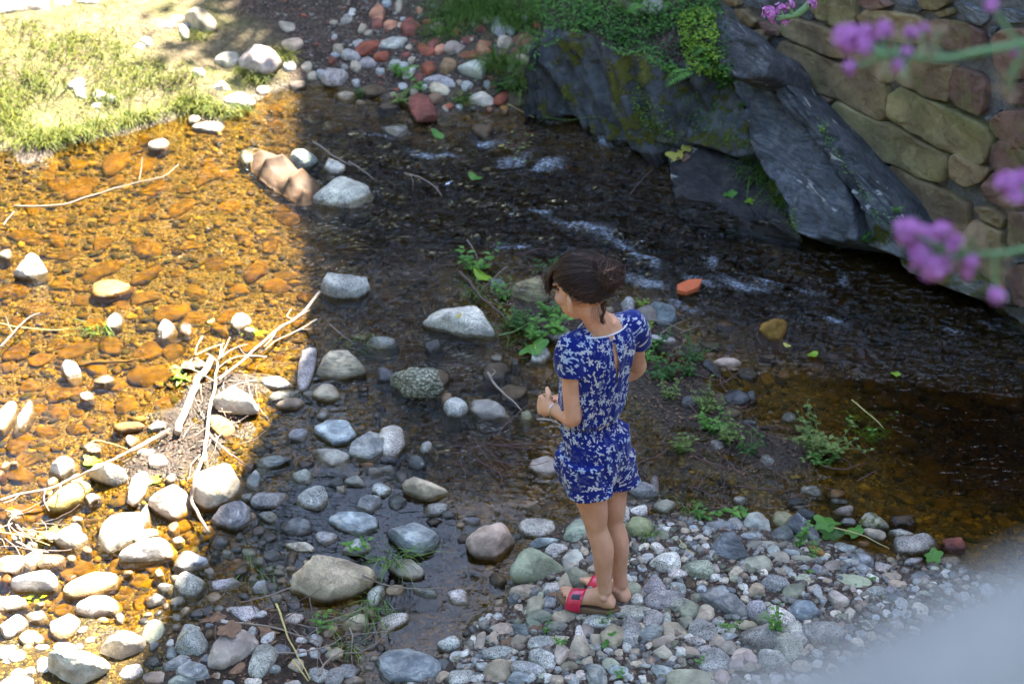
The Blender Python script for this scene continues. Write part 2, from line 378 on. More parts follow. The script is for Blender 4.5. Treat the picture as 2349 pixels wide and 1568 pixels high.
for (cx, cy, a, b, an) in FOAM:
    c = G(cx, cy)[:2]; ex = (G(cx+a, cy)-G(cx, cy))[0]; sc_ = ex/a
    dxy = (WP+WARP-c)/[sc_, -sc_/.56]; ca, sa = math.cos(an), math.sin(an)
    u = dxy[:, 0]*ca+dxy[:, 1]*sa; v = -dxy[:, 0]*sa+dxy[:, 1]*ca
    foam = np.maximum(foam, np.clip(1.25-np.hypot(u/a, v/b), 0, 1))
depthv = np.clip(-height(WP), 0, .5)
def water_mat():
    t = NT("stream_water"); pos = t.n("NewGeometry").outputs['Position']
    at = lambda n: t.n("Attribute", attribute_name=n).outputs['Fac']
    mp = t.n("Mapping", {'Vector': pos, 'Rotation': (0, 0, math.radians(30)), 'Scale': (1, 2.6, 1)}).outputs[0]
    n1 = t.noise(mp, 8, 1, .55, .9); n2 = t.noise(mp, 27, 1, .6, .7)
    h = t.math('ADD', n1, t.math('MULTIPLY', n2, .32))
    tb = at('turb'); nn = t.bump(t.math('MULTIPLY', h, tb), 1.0, .11)
    fr = t.n("Fresnel", {'IOR': 1.33, 'Normal': nn}).outputs[0]
    gl = t.n("BsdfGlossy", {'Color': (1, 1, 1), 'Roughness': .015, 'Normal': nn}).outputs[0]
    dep = t.step(at('depth'), 0.02, .17)
    tr = t.n("BsdfTransparent"); t.set(tr, 0, t.mix(dep, (.96, .82, .36), (.33, .22, .09)))
    mx = t.n("MixShader"); t.set(mx, 0, fr); t.set(mx, 1, tr); t.set(mx, 2, gl)
    fm = at('foam'); fn = t.math('MULTIPLY', t.step(t.math('ADD', t.noise(mp, 48, 3, .85), t.math('MULTIPLY', fm, .26)), .66, .9), t.step(fm, .02, .3))
    df_ = t.n("BsdfDiffuse", {'Color': (.74, .79, .85)}).outputs[0]
    m2 = t.n("MixShader"); t.set(m2, 0, t.math('MULTIPLY', fn, .38)); t.set(m2, 1, mx.outputs[0]); t.set(m2, 2, df_)
    return t.done(m2.outputs[0])
nwx, nwy = len(wx), len(wy)
ii = (np.arange(nwy-1)[:, None]*nwx+np.arange(nwx-1)[None, :]).ravel()
water = big_mesh("water", np.c_[WP, WH], np.c_[ii, ii+1, ii+nwx+1, ii+nwx], water_mat())
tag(water, kind="structure")
vattr(water, 'turb', turb); vattr(water, 'foam', foam); vattr(water, 'depth', depthv)
# ------------------------------------------------------------------ stones
COLR = dict(W=(.58,.55,.50), C=(.50,.44,.36), G=(.34,.34,.335), B=(.29,.31,.33), T=(.36,.30,.23), N=(.27,.28,.21), R=(.30,.09,.05), M=(.20,.07,.055), D=(.10,.105,.115), O=(.26,.14,.04), P=(.42,.35,.31), K=(.085,.06,.035), L=(.48,.46,.43), S=(.42,.20,.13))
CWORD = dict(W='white', C='cream', G='grey', B='blue-grey', T='tan', N='greenish grey', R='brick red', M='maroon', D='dark slate', O='ochre brown', P='pinkish', K='dark brown', L='light grey', S='salmon red')
KIND = dict(W='quartz', C='quartz', G='granite', B='schist', T='plain', N='plain', R='plain', M='plain', D='schist', O='plain', P='quartz', K='plain', L='granite', S='plain')
LAND_NAMES = []
STONES = []
def outline_r(poly, n):
    poly = np.asarray(poly, float); th = np.linspace(0, 2*math.pi, n, endpoint=False); R = np.zeros(n)
    for k, a in enumerate(th):
        d = np.array([math.cos(a), math.sin(a)]); best = 0
        for i in range(len(poly)):
            p, q = poly[i], poly[(i+1) % len(poly)]; e = q-p; den = d[0]*e[1]-d[1]*e[0]
            if abs(den) < 1e-9: continue
            t = (p[0]*e[1]-p[1]*e[0])/den; u = (p[0]*d[1]-p[1]*d[0])/den
            if t > 0 and -1e-6 <= u <= 1+1e-6: best = max(best, t)
        R[k] = best
    R = np.where(R > 0, R, R[R > 0].mean() if (R > 0).any() else 1)
    return th, (np.roll(R, 1)+2*R+np.roll(R, -1))/4
def stone(name, poly, th=.6, col='G', kind=None, sub=False, seed=0, rough=.075, facets=10, emb=.36, cat='rock', rgb=None, n=None, lift=0.0, boxy=.8, collect=None):
    """poly: outline in picture units (a list), its own distance found on the ground"""
    poly = np.asarray(poly, float); c = (poly.min(0)+poly.max(0))/2
    rs = np.random.RandomState(seed+11)
    size = (poly.max(0)-poly.min(0))/2
    n = n or (24 if size.max() < 24 else 40 if size.max() < 60 else 56)
    m = max(7, n//3)
    p = GH(c[0], c[1]); d = np.linalg.norm(p-CAMP); k = d/FPX
    R = size*k
    cz = th*min(R[0], R[1]*1.25)
    g = hgt(p[0], p[1])
    if sub: cz = min(cz, .03); zc = min(g+cz*.2, -.006-cz)
    else: zc = max(g+cz*(1-2*emb)*.8, cz*.12 if g < 0 else -9)
    zc += lift
    p = G(c[0], c[1], zc); g = hgt(p[0], p[1]); d = np.linalg.norm(p-CAMP); k = d/FPX
    sp = (CAM_H-zc)/d; cp = math.sqrt(1-sp*sp)
    Ry = size[1]*k; dep = math.sqrt(max(Ry**2-(cz*cp)**2, (.5*Ry)**2))/sp
    tha, Rr = outline_r(poly-c, n)
    ox = Rr*np.cos(tha)*k; oy = -Rr*np.sin(tha)/size[1]*dep
    lat = np.linspace(-math.pi/2, math.pi/2, m+2)[1:-1]
    drop = max(zc-g+.03, cz*.5) if not sub else cz
    V = []
    for la in lat:
        cr = abs(math.cos(la))**boxy; sz = math.copysign(abs(math.sin(la))**boxy, la)
        z = sz*(cz if la > 0 else drop)
        if la < 0 and drop > 1.2*cz: cr = max(cr, .55)*1.12
        V.append(np.c_[ox*cr, oy*cr, np.full(n, z)])
    V = np.vstack(V+[np.array([[0, 0, -drop], [0, 0, cz]])])
    sc_ = np.array([R[0], dep, cz])
    U = V/np.maximum(sc_, 1e-6)
    for f in range(facets):
        nd = rs.randn(3); nd[2] = abs(nd[2])*.9; nd /= np.linalg.norm(nd)
        off = rs.uniform(.52, .82); e = U @ nd-off
        U = U-np.where(e > 0, e, 0)[:, None]*nd*.85
    for ax in (0, 1):
        lo, hi = (V[:, ax]/sc_[ax]).min(), (V[:, ax]/sc_[ax]).max(); u0, u1 = U[:, ax].min(), U[:, ax].max()
        U[:, ax] = lo+(U[:, ax]-u0)*(hi-lo)/(u1-u0)
    V2 = U*sc_*[1.06, 1.06, 1]
    nz = fbm(U*1.7+rs.uniform(0, 50, 3), 3)[:, None]; nz2 = fbm(U*5+rs.uniform(0, 50, 3), 2)[:, None]
    V2 = V2*(1+rough*1.4*nz+rough*.7*nz2)
    # keep the picture outline true after faceting
    F = []
    for i in range(m-1):
        for j in range(n):
            j2 = (j+1) % n; F.append((i*n+j, i*n+j2, (i+1)*n+j2, (i+1)*n+j))
    b = m*n
    for j in range(n):
        j2 = (j+1) % n; F.append((b, j2, j)); F.append((b+1, (m-1)*n+j, (m-1)*n+j2))
    F = [f[::-1] for f in F]
    if collect is not None:
        if g < -.055: return
        collect.append((V2+p, F, np.array(rgb or COLR[col])*rs.uniform(.75, 1.2)*[1.05, 1.0, .91])); return
    o = mesh_obj(name, V2, F, ROCK[kind or KIND[col]], loc=p)
    cc = np.array(rgb or COLR[col])*rs.uniform(.82, 1.18)*(1+rs.uniform(-.06, .06, 3))*[1.05, 1.0, .91]
    o.color = (*np.clip(cc, 0, .85), 1)
    o["category"] = cat
    STONES.append(dict(o=o, c=c, size=size, col=col, sub=sub, th=th))
    return o
def ell(cx, cy, a, b, ang=0, n=14):
    t = np.linspace(0, 2*math.pi, n, endpoint=False); ca, sa = math.cos(math.radians(ang)), -math.sin(math.radians(ang))
    return [(cx+a*math.cos(x)*ca-b*math.sin(x)*sa, cy+a*math.cos(x)*sa+b*math.sin(x)*ca) for x in t]

# named boulders: (tile, label, colour, thickness, options, outline)
HERO = [
(1,'bright white boulder cut by the top left corner of the picture','W',.7,{},[(-60,-60),(330,-60),(310,70),(200,90),(130,100),(0,90),(-60,80)]),
(1,'pale wedge-shaped boulder with a dark left face on the dirt above the grass','C',.95,{},[(1265,75),(1340,65),(1430,90),(1490,190),(1400,235),(1330,215),(1290,200)]),
(1,'large sunlit cream boulder at the edge of shade on the grassy bank','W',.95,{},[(1640,310),(1740,270),(1860,310),(1920,400),(1890,500),(1840,545),(1730,510),(1630,470),(1630,400)]),
(1,'round blue-grey boulder just inside the shade at the bank','L',.8,{},[(2200,520),(2230,470),(2300,455),(2360,490),(2380,560),(2330,595),(2250,590),(2205,570)]),
(1,'blue-grey angular boulder behind the tan cloth in the stream','B',.8,{},[(1950,1070),(2010,1000),(2150,1010),(2195,1060),(2170,1140),(2100,1205),(2040,1170),(1990,1120)]),
(1,'small pale rock wedged between two grey boulders beside the tan cloth','L',.5,{},[(2185,1100),(2230,1085),(2349,1150),(2360,1190),(2270,1205),(2190,1150)]),
(0,'smooth grey boulder right of the tan cloth, half in shade','L',.6,{},[(720,455),(740,430),(790,405),(830,410),(848,440),(840,470),(800,475),(740,482)]),
(2,'pale lumpy rock among red tile shards on the far bank','L',.7,{},[(265,260),(330,240),(400,255),(450,240),(460,270),(420,320),(350,345),(280,320)]),
(2,'pinkish tan rock left of the round salmon brick','P',.7,{},[(695,350),(730,300),(800,268),(855,290),(850,345),(760,380)]),
(2,'round salmon-coloured brick lump on the far bank','S',.8,{},[(918,320),(935,285),(990,278),(1022,310),(1010,360),(965,380),(925,360)]),
(2,'bent grey rock in the grass tuft on the far bank','G',.7,{},[(1030,120),(1075,110),(1090,150),(1130,220),(1110,250),(1050,230),(1035,180)]),
(2,'cream angular rock under the grass tuft on the far bank','C',.7,{},[(1060,290),(1170,230),(1180,280),(1140,330),(1090,340)]),
(2,'brown slanted rock left of the white veined rock','T',.6,{'rgb':(.22,.14,.08)},[(670,500),(720,400),(760,380),(805,410),(790,460),(720,505)]),
(2,'white veined rock on the far bank beside long grass','W',.8,{},[(805,425),(850,395),(940,420),(1000,450),(995,520),(940,550),(870,510),(820,480)]),
(2,'long thin grey-tan rock above the maroon slate','G',.6,{},[(560,505),(650,510),(780,560),(780,590),(700,585),(600,550)]),
(2,'brown triangular rock touching the maroon slate','T',.5,{'rgb':(.2,.13,.08)},[(610,630),(650,620),(715,695),(650,700),(605,670)]),
(2,'large maroon slate standing at the far waterline','M',.55,{'facets':7},[(470,650),(500,635),(605,670),(670,770),(640,825),(540,810),(500,760),(470,710)]),
(2,'cream blocky rock at the far waterline','C',.8,{},[(885,660),(910,630),(1045,640),(1045,700),(990,715),(900,690)]),
(2,'flat blue-grey slate awash in the upper stream','B',.25,{'emb':.2},[(265,855),(370,835),(480,870),(490,930),(420,940),(320,905)]),
(2,'grey rock lying under the clover at the top edge','L',.7,{},[(2070,-30),(2220,-30),(2230,40),(2160,75),(2100,60)]),
(2,'flat tan-grey rock at the top edge above the moss','T',.5,{},[(1860,-20),(2000,-30),(2080,10),(2080,50),(1960,40)]),
(4,'pale triangular rock standing in the sunny water','W',.95,{'facets':6},[(100,345),(220,195),(270,210),(320,300),(325,360),(280,380),(180,360)]),
(4,'small white rock beside a grass blade in the golden water','W',.9,{},[(1065,680),(1110,625),(1200,680),(1180,740),(1120,780),(1075,750)]),
(4,'white pointed rock leaning in the golden shallows','W',.95,{},[(410,960),(480,890),(510,930),(565,1030),(520,1060),(440,1030)]),
(4,'tilted white oval stone at the left picture edge','W',.7,{},ell(35,1280,98,46,65)),
(4,'slim white stone standing right of the tilted oval','W',.8,{},ell(165,1280,112,40,72)),
(4,'big sunlit white boulder behind the driftwood','W',.9,{},[(1480,1120),(1590,1070),(1690,1130),(1770,1260),(1740,1300),(1560,1290),(1460,1230)]),
(4,'ochre oval stone at the foot of the white driftwood boulder','C',.5,{'rgb':(.5,.3,.12)},ell(1510,1360,118,50,-35)),
(0,'round boulder split by sun and shade in mid-stream','L',.9,{'facets':2},[(740,660),(755,630),(800,617),(840,640),(846,680),(820,700),(770,702),(745,685)]),
(4,'smooth upright oval grey stone beside the layered tan boulder','G',.75,{'facets':1},ell(2095,960,155,56,88)),
(4,'oval grey stone lit at its tip by the shade line','G',.6,{'facets':1},ell(1890,1060,105,46,-5)),
(0,'layered tan boulder right of the upright oval stone','T',.85,{'kind':'schist','rgb':(.42,.37,.3),'facets':6},[(727,830),(760,800),(800,795),(842,845),(835,870),(780,888),(735,880)]),
(4,'smooth tan stone below the layered boulder','T',.7,{'facets':2},ell(2240,1130,105,62,0)),
(5,'large pale grey boulder with a sharp front edge in mid-stream','L',.85,{'facets':7},[(560,630),(640,520),(720,490),(880,485),(1000,530),(1045,610),(1048,790),(1030,820),(860,790),(700,720),(570,660)]),
(5,'knobbly conglomerate lump in mid-stream','C',.9,{'kind':'pudding','rough':.14,'facets':2,'rgb':(.36,.34,.3)},[(350,1050),(400,970),(470,940),(560,930),(640,980),(660,1040),(700,1110),(670,1190),(580,1230),(460,1210),(400,1120)]),
(5,'smooth egg-shaped grey stone right of the conglomerate lump','G',.8,{'facets':1},[(690,1250),(740,1190),(800,1160),(860,1200),(875,1260),(830,1320),(750,1310)]),
(5,'long flat mossy grey rock pointing at the person','N',.45,{'rgb':(.33,.34,.31)},[(855,1170),(920,1145),(1000,1170),(1180,1270),(1150,1290),(980,1310),(900,1240)]),
(5,'striped olive rock behind the person\'s head','N',.9,{'kind':'schist','rgb':(.24,.22,.12)},[(1160,390),(1200,350),(1390,335),(1430,420),(1420,500),(1360,555),(1260,530),(1180,450)]),
(5,'pale rock under the broad green leaf','L',.8,{},[(1300,900),(1370,800),(1440,820),(1445,880),(1380,940),(1310,930)]),
(5,'upright grey rock just behind the person\'s right shoulder','G',.9,{},[(1910,500),(1970,470),(2010,510),(2015,590),(1960,600),(1920,560)]),
(5,'tan oval stone leaning on the dark blue rock behind the person','T',.9,{'facets':1,'rgb':(.3,.27,.22)},[(2020,590),(2060,530),(2120,530),(2165,590),(2150,660),(2100,680),(2040,640)]),
(5,'dark blue-grey rock behind the person\'s right shoulder','B',.8,{'rgb':(.17,.19,.22)},[(2090,500),(2200,490),(2280,520),(2300,600),(2250,680),(2180,690),(2120,600)]),
(0,'blue-white slab left of the paired grey rocks','B',.6,{'rgb':(.36,.38,.42)},[(720,990),(750,965),(800,958),(818,985),(800,1015),(760,1025),(735,1010)]),
(0,'left one of the paired grey rocks in mid-stream','B',.6,{'rgb':(.33,.35,.37)},[(805,1050),(820,1010),(870,985),(890,1000),(890,1025),(850,1055),(815,1062)]),
(0,'right one of the paired grey rocks in mid-stream','L',.8,{},[(868,1000),(905,968),(932,975),(935,1010),(915,1048),(885,1052),(890,1020)]),
(0,'flat tan-grey stone below the blue-white slab','T',.5,{'rgb':(.36,.34,.3)},[(722,1040),(740,1022),(800,1045),(805,1068),(770,1072),(735,1055)]),
(5,'grey rock poking from a shaded hollow below the egg-shaped stone','G',.7,{},[(535,1500),(590,1440),(640,1470),(640,1520),(590,1557)]),
(0,'pinkish tan flat stone left of the shorts hem','P',.6,{},[(1208,1080),(1225,1058),(1275,1048),(1300,1070),(1268,1094),(1230,1096)]),
(6,'round ochre boulder alone in the dark water','O',.8,{'rgb':(.34,.19,.03),'rough':.08},[(535,740),(570,640),(640,595),(720,640),(740,700),(690,770),(590,790)]),
(6,'tan rock at the end of the weedy bar','T',.7,{},[(210,905),(330,870),(410,890),(420,940),(330,965),(230,945)]),
(7,'white rock behind the thin branch in the sunny shallows','W',.9,{},[(345,130),(400,40),(510,0),(525,40),(470,110),(420,170),(370,170)]),
(7,'white rock with a broken dark underside near the branch','W',.95,{'facets':6},[(605,150),(690,50),(790,40),(870,170),(865,220),(790,245),(680,190)]),
(7,'tall narrow white rock in the sunny shallows','W',.9,{},[(875,160),(935,85),(975,110),(1005,280),(950,340),(890,300)]),
(7,'slender pointed white stone below the tall narrow rock','W',.8,{},[(950,320),(1000,310),(1035,440),(1020,490),(980,420)]),
(7,'half-wet pale rock left of the cream driftwood boulder','C',.7,{},[(1005,230),(1080,195),(1200,210),(1290,290),(1310,370),(1270,460),(1150,400),(1030,300)]),
(7,'big rounded cream boulder crossed by the shade line','C',.95,{'facets':5,'rgb':(.55,.47,.38)},[(1330,160),(1370,70),(1460,40),(1550,80),(1650,180),(1640,260),(1550,340),(1440,390),(1350,340),(1330,250)]),
(7,'half-wet ochre oval stone under the thin branch','C',.6,{'facets':1,'rgb':(.5,.36,.12)},ell(470,290,150,72,35)),
(7,'largest of the egg-shaped white stones in the sun','W',.65,{'facets':2},[(685,610),(710,500),(800,400),(900,380),(970,440),(960,540),(880,610),(760,670),(700,660)]),
(7,'long white stone below the largest egg-shaped one','W',.65,{'facets':2},[(825,690),(930,610),(1080,560),(1175,580),(1170,660),(1100,710),(920,740),(840,720)]),
(7,'white stone with wet ochre base beside a yellow leaf','C',.7,{},[(380,600),(410,500),(480,490),(600,590),(580,640),(440,655)]),
(7,'oval white stone behind the small green sprout','W',.7,{'facets':2},[(90,870),(140,780),(300,770),(390,850),(380,910),(250,945),(130,930)]),
(7,'ochre-stained long oval stone in the sun','C',.6,{'facets':2,'rgb':(.55,.42,.2)},ell(620,890,175,72,18)),
(7,'smooth white oval stone with a twig lying on it','W',.65,{'facets':1},[(520,1040),(600,970),(740,960),(815,1010),(780,1080),(640,1110),(530,1070)]),
(7,'white stone cut by the left edge beside the sprout','W',.8,{},[(-50,960),(120,955),(200,1000),(180,1040),(60,1070),(-50,1060)]),
(7,'huge square white boulder at the bottom left','W',.9,{'facets':6},[(330,1430),(420,1350),(600,1310),(740,1410),(740,1440),(590,1570),(370,1570),(340,1480)]),
(7,'cream boulder shaded on its right, above the square white one','C',.9,{},[(700,1290),(740,1190),(850,1170),(960,1200),(990,1260),(960,1310),(860,1370),(790,1410),(710,1340)]),
(7,'cracked blue-grey block below the cream shade-line boulder','B',.7,{'facets':6},[(1450,420),(1480,370),(1640,305),(1720,350),(1720,420),(1640,480),(1560,520),(1480,490)]),
(7,'long grey stone right of the cracked block','G',.6,{'facets':2,'rgb':(.34,.35,.37)},ell(1840,300,130,63,12)),
(7,'rounded triangular grey rock in the shaded shallows','G',.8,{'rgb':(.33,.34,.35)},[(2010,300),(2070,210),(2150,195),(2230,240),(2250,380),(2170,395),(2030,360)]),
(7,'blue-grey wedge pointing right in the shade','B',.5,{},[(1740,90),(1790,10),(1900,-20),(1975,0),(1900,60),(1790,100)]),
(7,'small split blue-grey rock above the long grey stone','B',.9,{},[(1675,190),(1710,90),(1770,120),(1790,190),(1750,250),(1700,220)]),
(7,'pointed blue-grey rock touching the shade line','B',.5,{'facets':6},[(1190,680),(1210,645),(1300,670),(1440,735),(1400,760),(1280,790),(1200,750)]),
(7,'grey hooked rock in the olive shallows','G',.7,{'rgb':(.32,.32,.33)},[(1190,920),(1220,830),(1290,785),(1390,790),(1380,840),(1400,900),(1370,970),(1290,990),(1210,960)]),
(7,'two-lobed grey stone in the olive shallows','G',.6,{},[(1425,860),(1470,840),(1540,855),(1590,825),(1650,860),(1620,920),(1540,930),(1440,910)]),
(0,'blue-grey slab above the tuft of dead bark','B',.5,{'rgb':(.34,.37,.41)},[(752,1195),(790,1175),(825,1172),(875,1188),(875,1210),(835,1233),(785,1222)]),
(0,'largest boulder of the foreground, pinkish cream with stains','C',.95,{'facets':6,'rgb':(.62,.50,.38)},[(668,1360),(690,1320),(740,1285),(790,1272),(840,1270),(858,1300),(850,1340),(830,1385),(780,1405),(720,1398),(680,1385)]),
(7,'grey leaning rock with a straw on it','G',.8,{'rgb':(.32,.33,.34)},[(1200,1240),(1260,1170),(1340,1140),(1400,1210),(1420,1300),(1370,1370),(1280,1360),(1210,1310)]),
(7,'long tan rock slanting up to the right at the bottom','T',.7,{'rgb':(.38,.35,.3)},[(1420,1390),(1470,1310),(1620,1190),(1740,1170),(1765,1260),(1690,1370),(1560,1470),(1450,1440)]),
(7,'curved grey rock right of the slanting tan rock','G',.7,{'rgb':(.28,.28,.28)},[(1710,1460),(1740,1300),(1830,1275),(1910,1290),(1870,1400),(1800,1520),(1720,1490)]),
(7,'folded blue-grey rock at the bottom edge','B',.6,{},[(1210,1440),(1270,1390),(1420,1460),(1420,1510),(1330,1530),(1230,1480)]),
(8,'lumpy cream quartz boulder above the dark pool','C',.9,{'rough':.09,'facets':6,'rgb':(.66,.55,.44)},[(425,200),(500,135),(620,165),(735,240),(735,290),(620,350),(520,350),(450,290)]),
(8,'flat grey stone under the lumpy cream boulder','G',.5,{'facets':1},ell(650,370,95,45,10)),
(8,'small pale-topped rock left of the lumpy cream boulder','P',.7,{'rgb':(.3,.29,.28)},[(0,190),(60,120),(130,150),(185,215),(100,228)]),
(8,'blue-grey block above the blue-grey slab','B',.7,{},[(90,330),(180,265),(280,290),(310,370),(240,410),(110,390)]),
(8,'big smooth blue-grey boulder right of the dead bark','B',.7,{'facets':3,'rgb':(.33,.36,.39)},[(290,470),(400,465),(510,450),(620,500),(665,580),(640,650),(550,700),(460,680),(390,600)]),
(8,'blue-grey stone left of the dead bark','B',.6,{},[(0,560),(130,580),(210,610),(240,670),(150,700),(0,650)]),
(8,'cream oval stone crossed by grass blades','C',.7,{'facets':2},[(320,750),(400,715),(520,710),(580,760),(570,830),(500,865),(400,830)]),
(8,'square cream and brown boulder in the pool','P',.95,{'facets':5,'rgb':(.58,.47,.36)},[(865,520),(950,465),(1060,470),(1120,520),(1190,650),(1150,710),(1020,755),(920,730),(880,640)]),
(8,'smooth oval grey stone lying in water left of the knee','L',.55,{'facets':1},[(1215,490),(1270,445),(1380,437),(1460,470),(1465,530),(1380,570),(1260,550)]),
(8,'large greenish boulder left of the sandals','N',.8,{'facets':3,'rgb':(.31,.32,.23)},[(1165,830),(1220,710),(1340,640),(1450,680),(1520,760),(1500,830),(1390,870),(1290,890),(1190,890)]),
(8,'grey-green rock behind the near shin','N',.7,{'rgb':(.3,.31,.27)},[(1515,540),(1640,430),(1720,410),(1800,440),(1810,600),(1600,605)]),
(8,'white flat triangular shard behind the red sandal','W',.35,{'facets':3,'rgb':(.55,.54,.5)},[(1525,690),(1640,620),(1665,740),(1530,780)]),
(8,'greenish stone under the far red sandal','N',.6,{},[(1540,790),(1640,760),(1730,800),(1730,900),(1640,910),(1570,850)]),
(8,'knobbly tan stone in front of the toes','T',.8,{'rgb':(.4,.35,.28)},[(1280,1020),(1340,950),(1400,1010),(1390,1050),(1330,1080),(1290,1080)]),
(8,'long flat grey stone behind the near heel','G',.4,{'facets':1,'rgb':(.32,.31,.28)},ell(1995,1065,145,44,-2)),
(8,'broad flat oval stone right of the heels','G',.4,{'facets':1,'rgb':(.34,.33,.31)},ell(2215,980,132,60,5)),
(8,'kidney-shaped grey stone below the long flat one','G',.5,{},[(1900,1140),(1980,1095),(2030,1140),(2065,1240),(2040,1290),(1960,1290),(1910,1210)]),
(8,'round light grey cobble at the pool\'s near edge','L',.85,{'facets':1},ell(745,1290,76,65,0)),
(8,'heart-shaped blue-grey slab at the bottom edge','B',.45,{'facets':3,'rgb':(.3,.33,.36)},[(260,1390),(330,1330),(500,1330),(690,1320),(690,1440),(660,1530),(590,1500),(560,1545),(400,1555),(310,1490)]),
(8,'pale angular stone in the middle of the pebble bank','L',.6,{'facets':6},[(1290,1360),(1400,1310),(1460,1330),(1500,1400),(1490,1450),(1400,1450),(1320,1400)]),
(8,'grey angular rock right of the far heel','G',.6,{},[(2040,930),(2130,810),(2230,830),(2190,920),(2100,970)]),
(8,'round green boulder behind the far calf','N',.8,{'facets':1,'rgb':(.30,.30,.18)},[(1950,500),(1970,440),(2050,420),(2130,460),(2140,530),(2080,585),(1990,570)]),
(8,'rounded grey rock right of the far knee','G',.8,{},[(1950,240),(2000,190),(2090,170),(2160,220),(2160,300),(2060,320),(1970,290)]),
(8,'upright pinkish rock leaning on the rounded grey one','P',.8,{'rgb':(.33,.3,.29)},[(2110,160),(2170,140),(2190,200),(2180,290),(2150,290)]),
(8,'pale stone half awash in the middle of the pool','L',.4,{},[(730,920),(790,890),(900,960),(910,1010),(850,1025),(760,1000)]),
(8,'white flat rock at the pool\'s left side','L',.4,{},[(215,1150),(300,1110),(420,1080),(500,1060),(500,1110),(400,1170),(300,1215)]),
(8,'grey rock right of the largest foreground boulder','G',.6,{},[(160,1020),(220,890),(310,870),(300,950),(250,1040)]),
(9,'white-topped flat stone at the weed\'s edge','B',.4,{'rgb':(.42,.44,.47)},[(825,230),(880,200),(950,220),(990,280),(900,270)]),
(9,'pinkish white rock where the pebble bank meets the water','P',.8,{'rgb':(.48,.4,.35)},[(1045,390),(1090,335),(1190,340),(1200,380),(1180,425),(1090,415)]),
(9,'mossy green-grey rock at the right waterline','N',.7,{'kind':'moss','rgb':(.3,.31,.25)},[(1195,450),(1280,385),(1340,400),(1415,490),(1390,520),(1290,490)]),
(9,'pale rock with green lichen beside the long grey one','L',.7,{'rgb':(.42,.42,.37)},[(1420,540),(1500,480),(1590,490),(1590,550),(1500,575)]),
(9,'long lumpy grey rock next to the red brick','L',.6,{'rgb':(.38,.37,.35)},[(1435,620),(1470,580),(1600,570),(1720,540),(1780,570),(1760,620),(1640,650),(1540,675),(1460,660)]),
(9,'worn red brick at the right waterline','R',.8,{'boxy':.55,'rgb':(.22,.07,.05),'facets':2},[(1795,580),(1930,565),(1940,640),(1920,660),(1810,660)]),
(9,'white speckled boulder at the back of the pebble bank','W',.9,{'rgb':(.45,.45,.44)},[(425,460),(480,400),(550,390),(605,460),(600,540),(540,545),(470,510)]),
(9,'ochre rock behind the dark slate wedge','T',.8,{'rgb':(.3,.25,.17)},[(620,490),(640,400),(720,365),(780,380),(720,480),(660,530)]),
(9,'dark slate wedge standing among sprouts','D',.8,{'facets':6,'rgb':(.14,.145,.16)},[(710,400),(770,385),(870,470),(970,610),(960,640),(850,580),(720,490)]),
(9,'large veined blue-grey slate boulder on the pebble bank','B',.9,{'facets':6,'rgb':(.17,.19,.22)},[(190,650),(200,580),(290,505),(400,520),(430,600),(470,690),(420,740),(300,760),(210,720)]),
(9,'flat grey slab near the floating plane leaf','G',.35,{},[(990,630),(1120,585),(1230,640),(1160,675),(1060,660)]),
(9,'cream lumpy stone right of the slate boulder','C',.8,{'rgb':(.46,.39,.32)},[(590,690),(640,640),(720,645),(745,690),(730,760),(670,760),(610,720)]),
(9,'rounded grey cobble left of the slate boulder','G',.65,{'facets':2,'rgb':(.33,.32,.28)},[(15,750),(90,710),(200,720),(240,780),(200,835),(90,820)]),
(9,'three-sided grey stone on the open gravel','G',.6,{'facets':5},[(540,885),(640,800),(700,830),(750,890),(640,930)]),
(9,'pinkish white stone near the blurred parapet','P',.8,{'rgb':(.5,.43,.4)},[(1010,960),(1060,915),(1140,940),(1150,1000),(1090,1045),(1020,1010)]),
(9,'smooth blue cobble on the gravel below the dark green stone','B',.7,{'facets':2,'rgb':(.22,.26,.31)},[(745,1010),(820,975),(910,1010),(940,1090),(860,1130),(790,1110)]),
(9,'long dark flat slab right of the heels','D',.35,{'facets':4,'rgb':(.18,.18,.19)},[(100,900),(200,920),(330,970),(440,1000),(430,1120),(330,1080),(200,1010)]),
(9,'biggest round grey cobble at the bottom of the bank','G',.65,{'facets':1,'rgb':(.33,.32,.31)},ell(550,1235,135,88,0)),
(9,'long flat grey-green stone on the open gravel','N',.35,{'facets':1},ell(1170,855,135,42,-5)),
(9,'large green-tinged boulder at the bottom edge of the bank','N',.7,{'facets':1,'rgb':(.34,.35,.25)},ell(60,1540,150,75,0)),
(9,'large pale stone at the blurred parapet\'s edge','G',.6,{'facets':1,'rgb':(.36,.35,.34)},ell(970,1200,145,65,0)),
]
for i, (t, lab, col, th, opt, poly) in enumerate(HERO):
    P = [T(t, u, v) for u, v in poly]
    o = stone('boulder' if 'oulder' in lab else 'brick' if 'red brick' in lab else 'rock' if 'rock' in lab else 'stone', P, th, col, seed=i*3+1, **opt)
    o["label"] = lab; STONES[-1]['hero'] = True

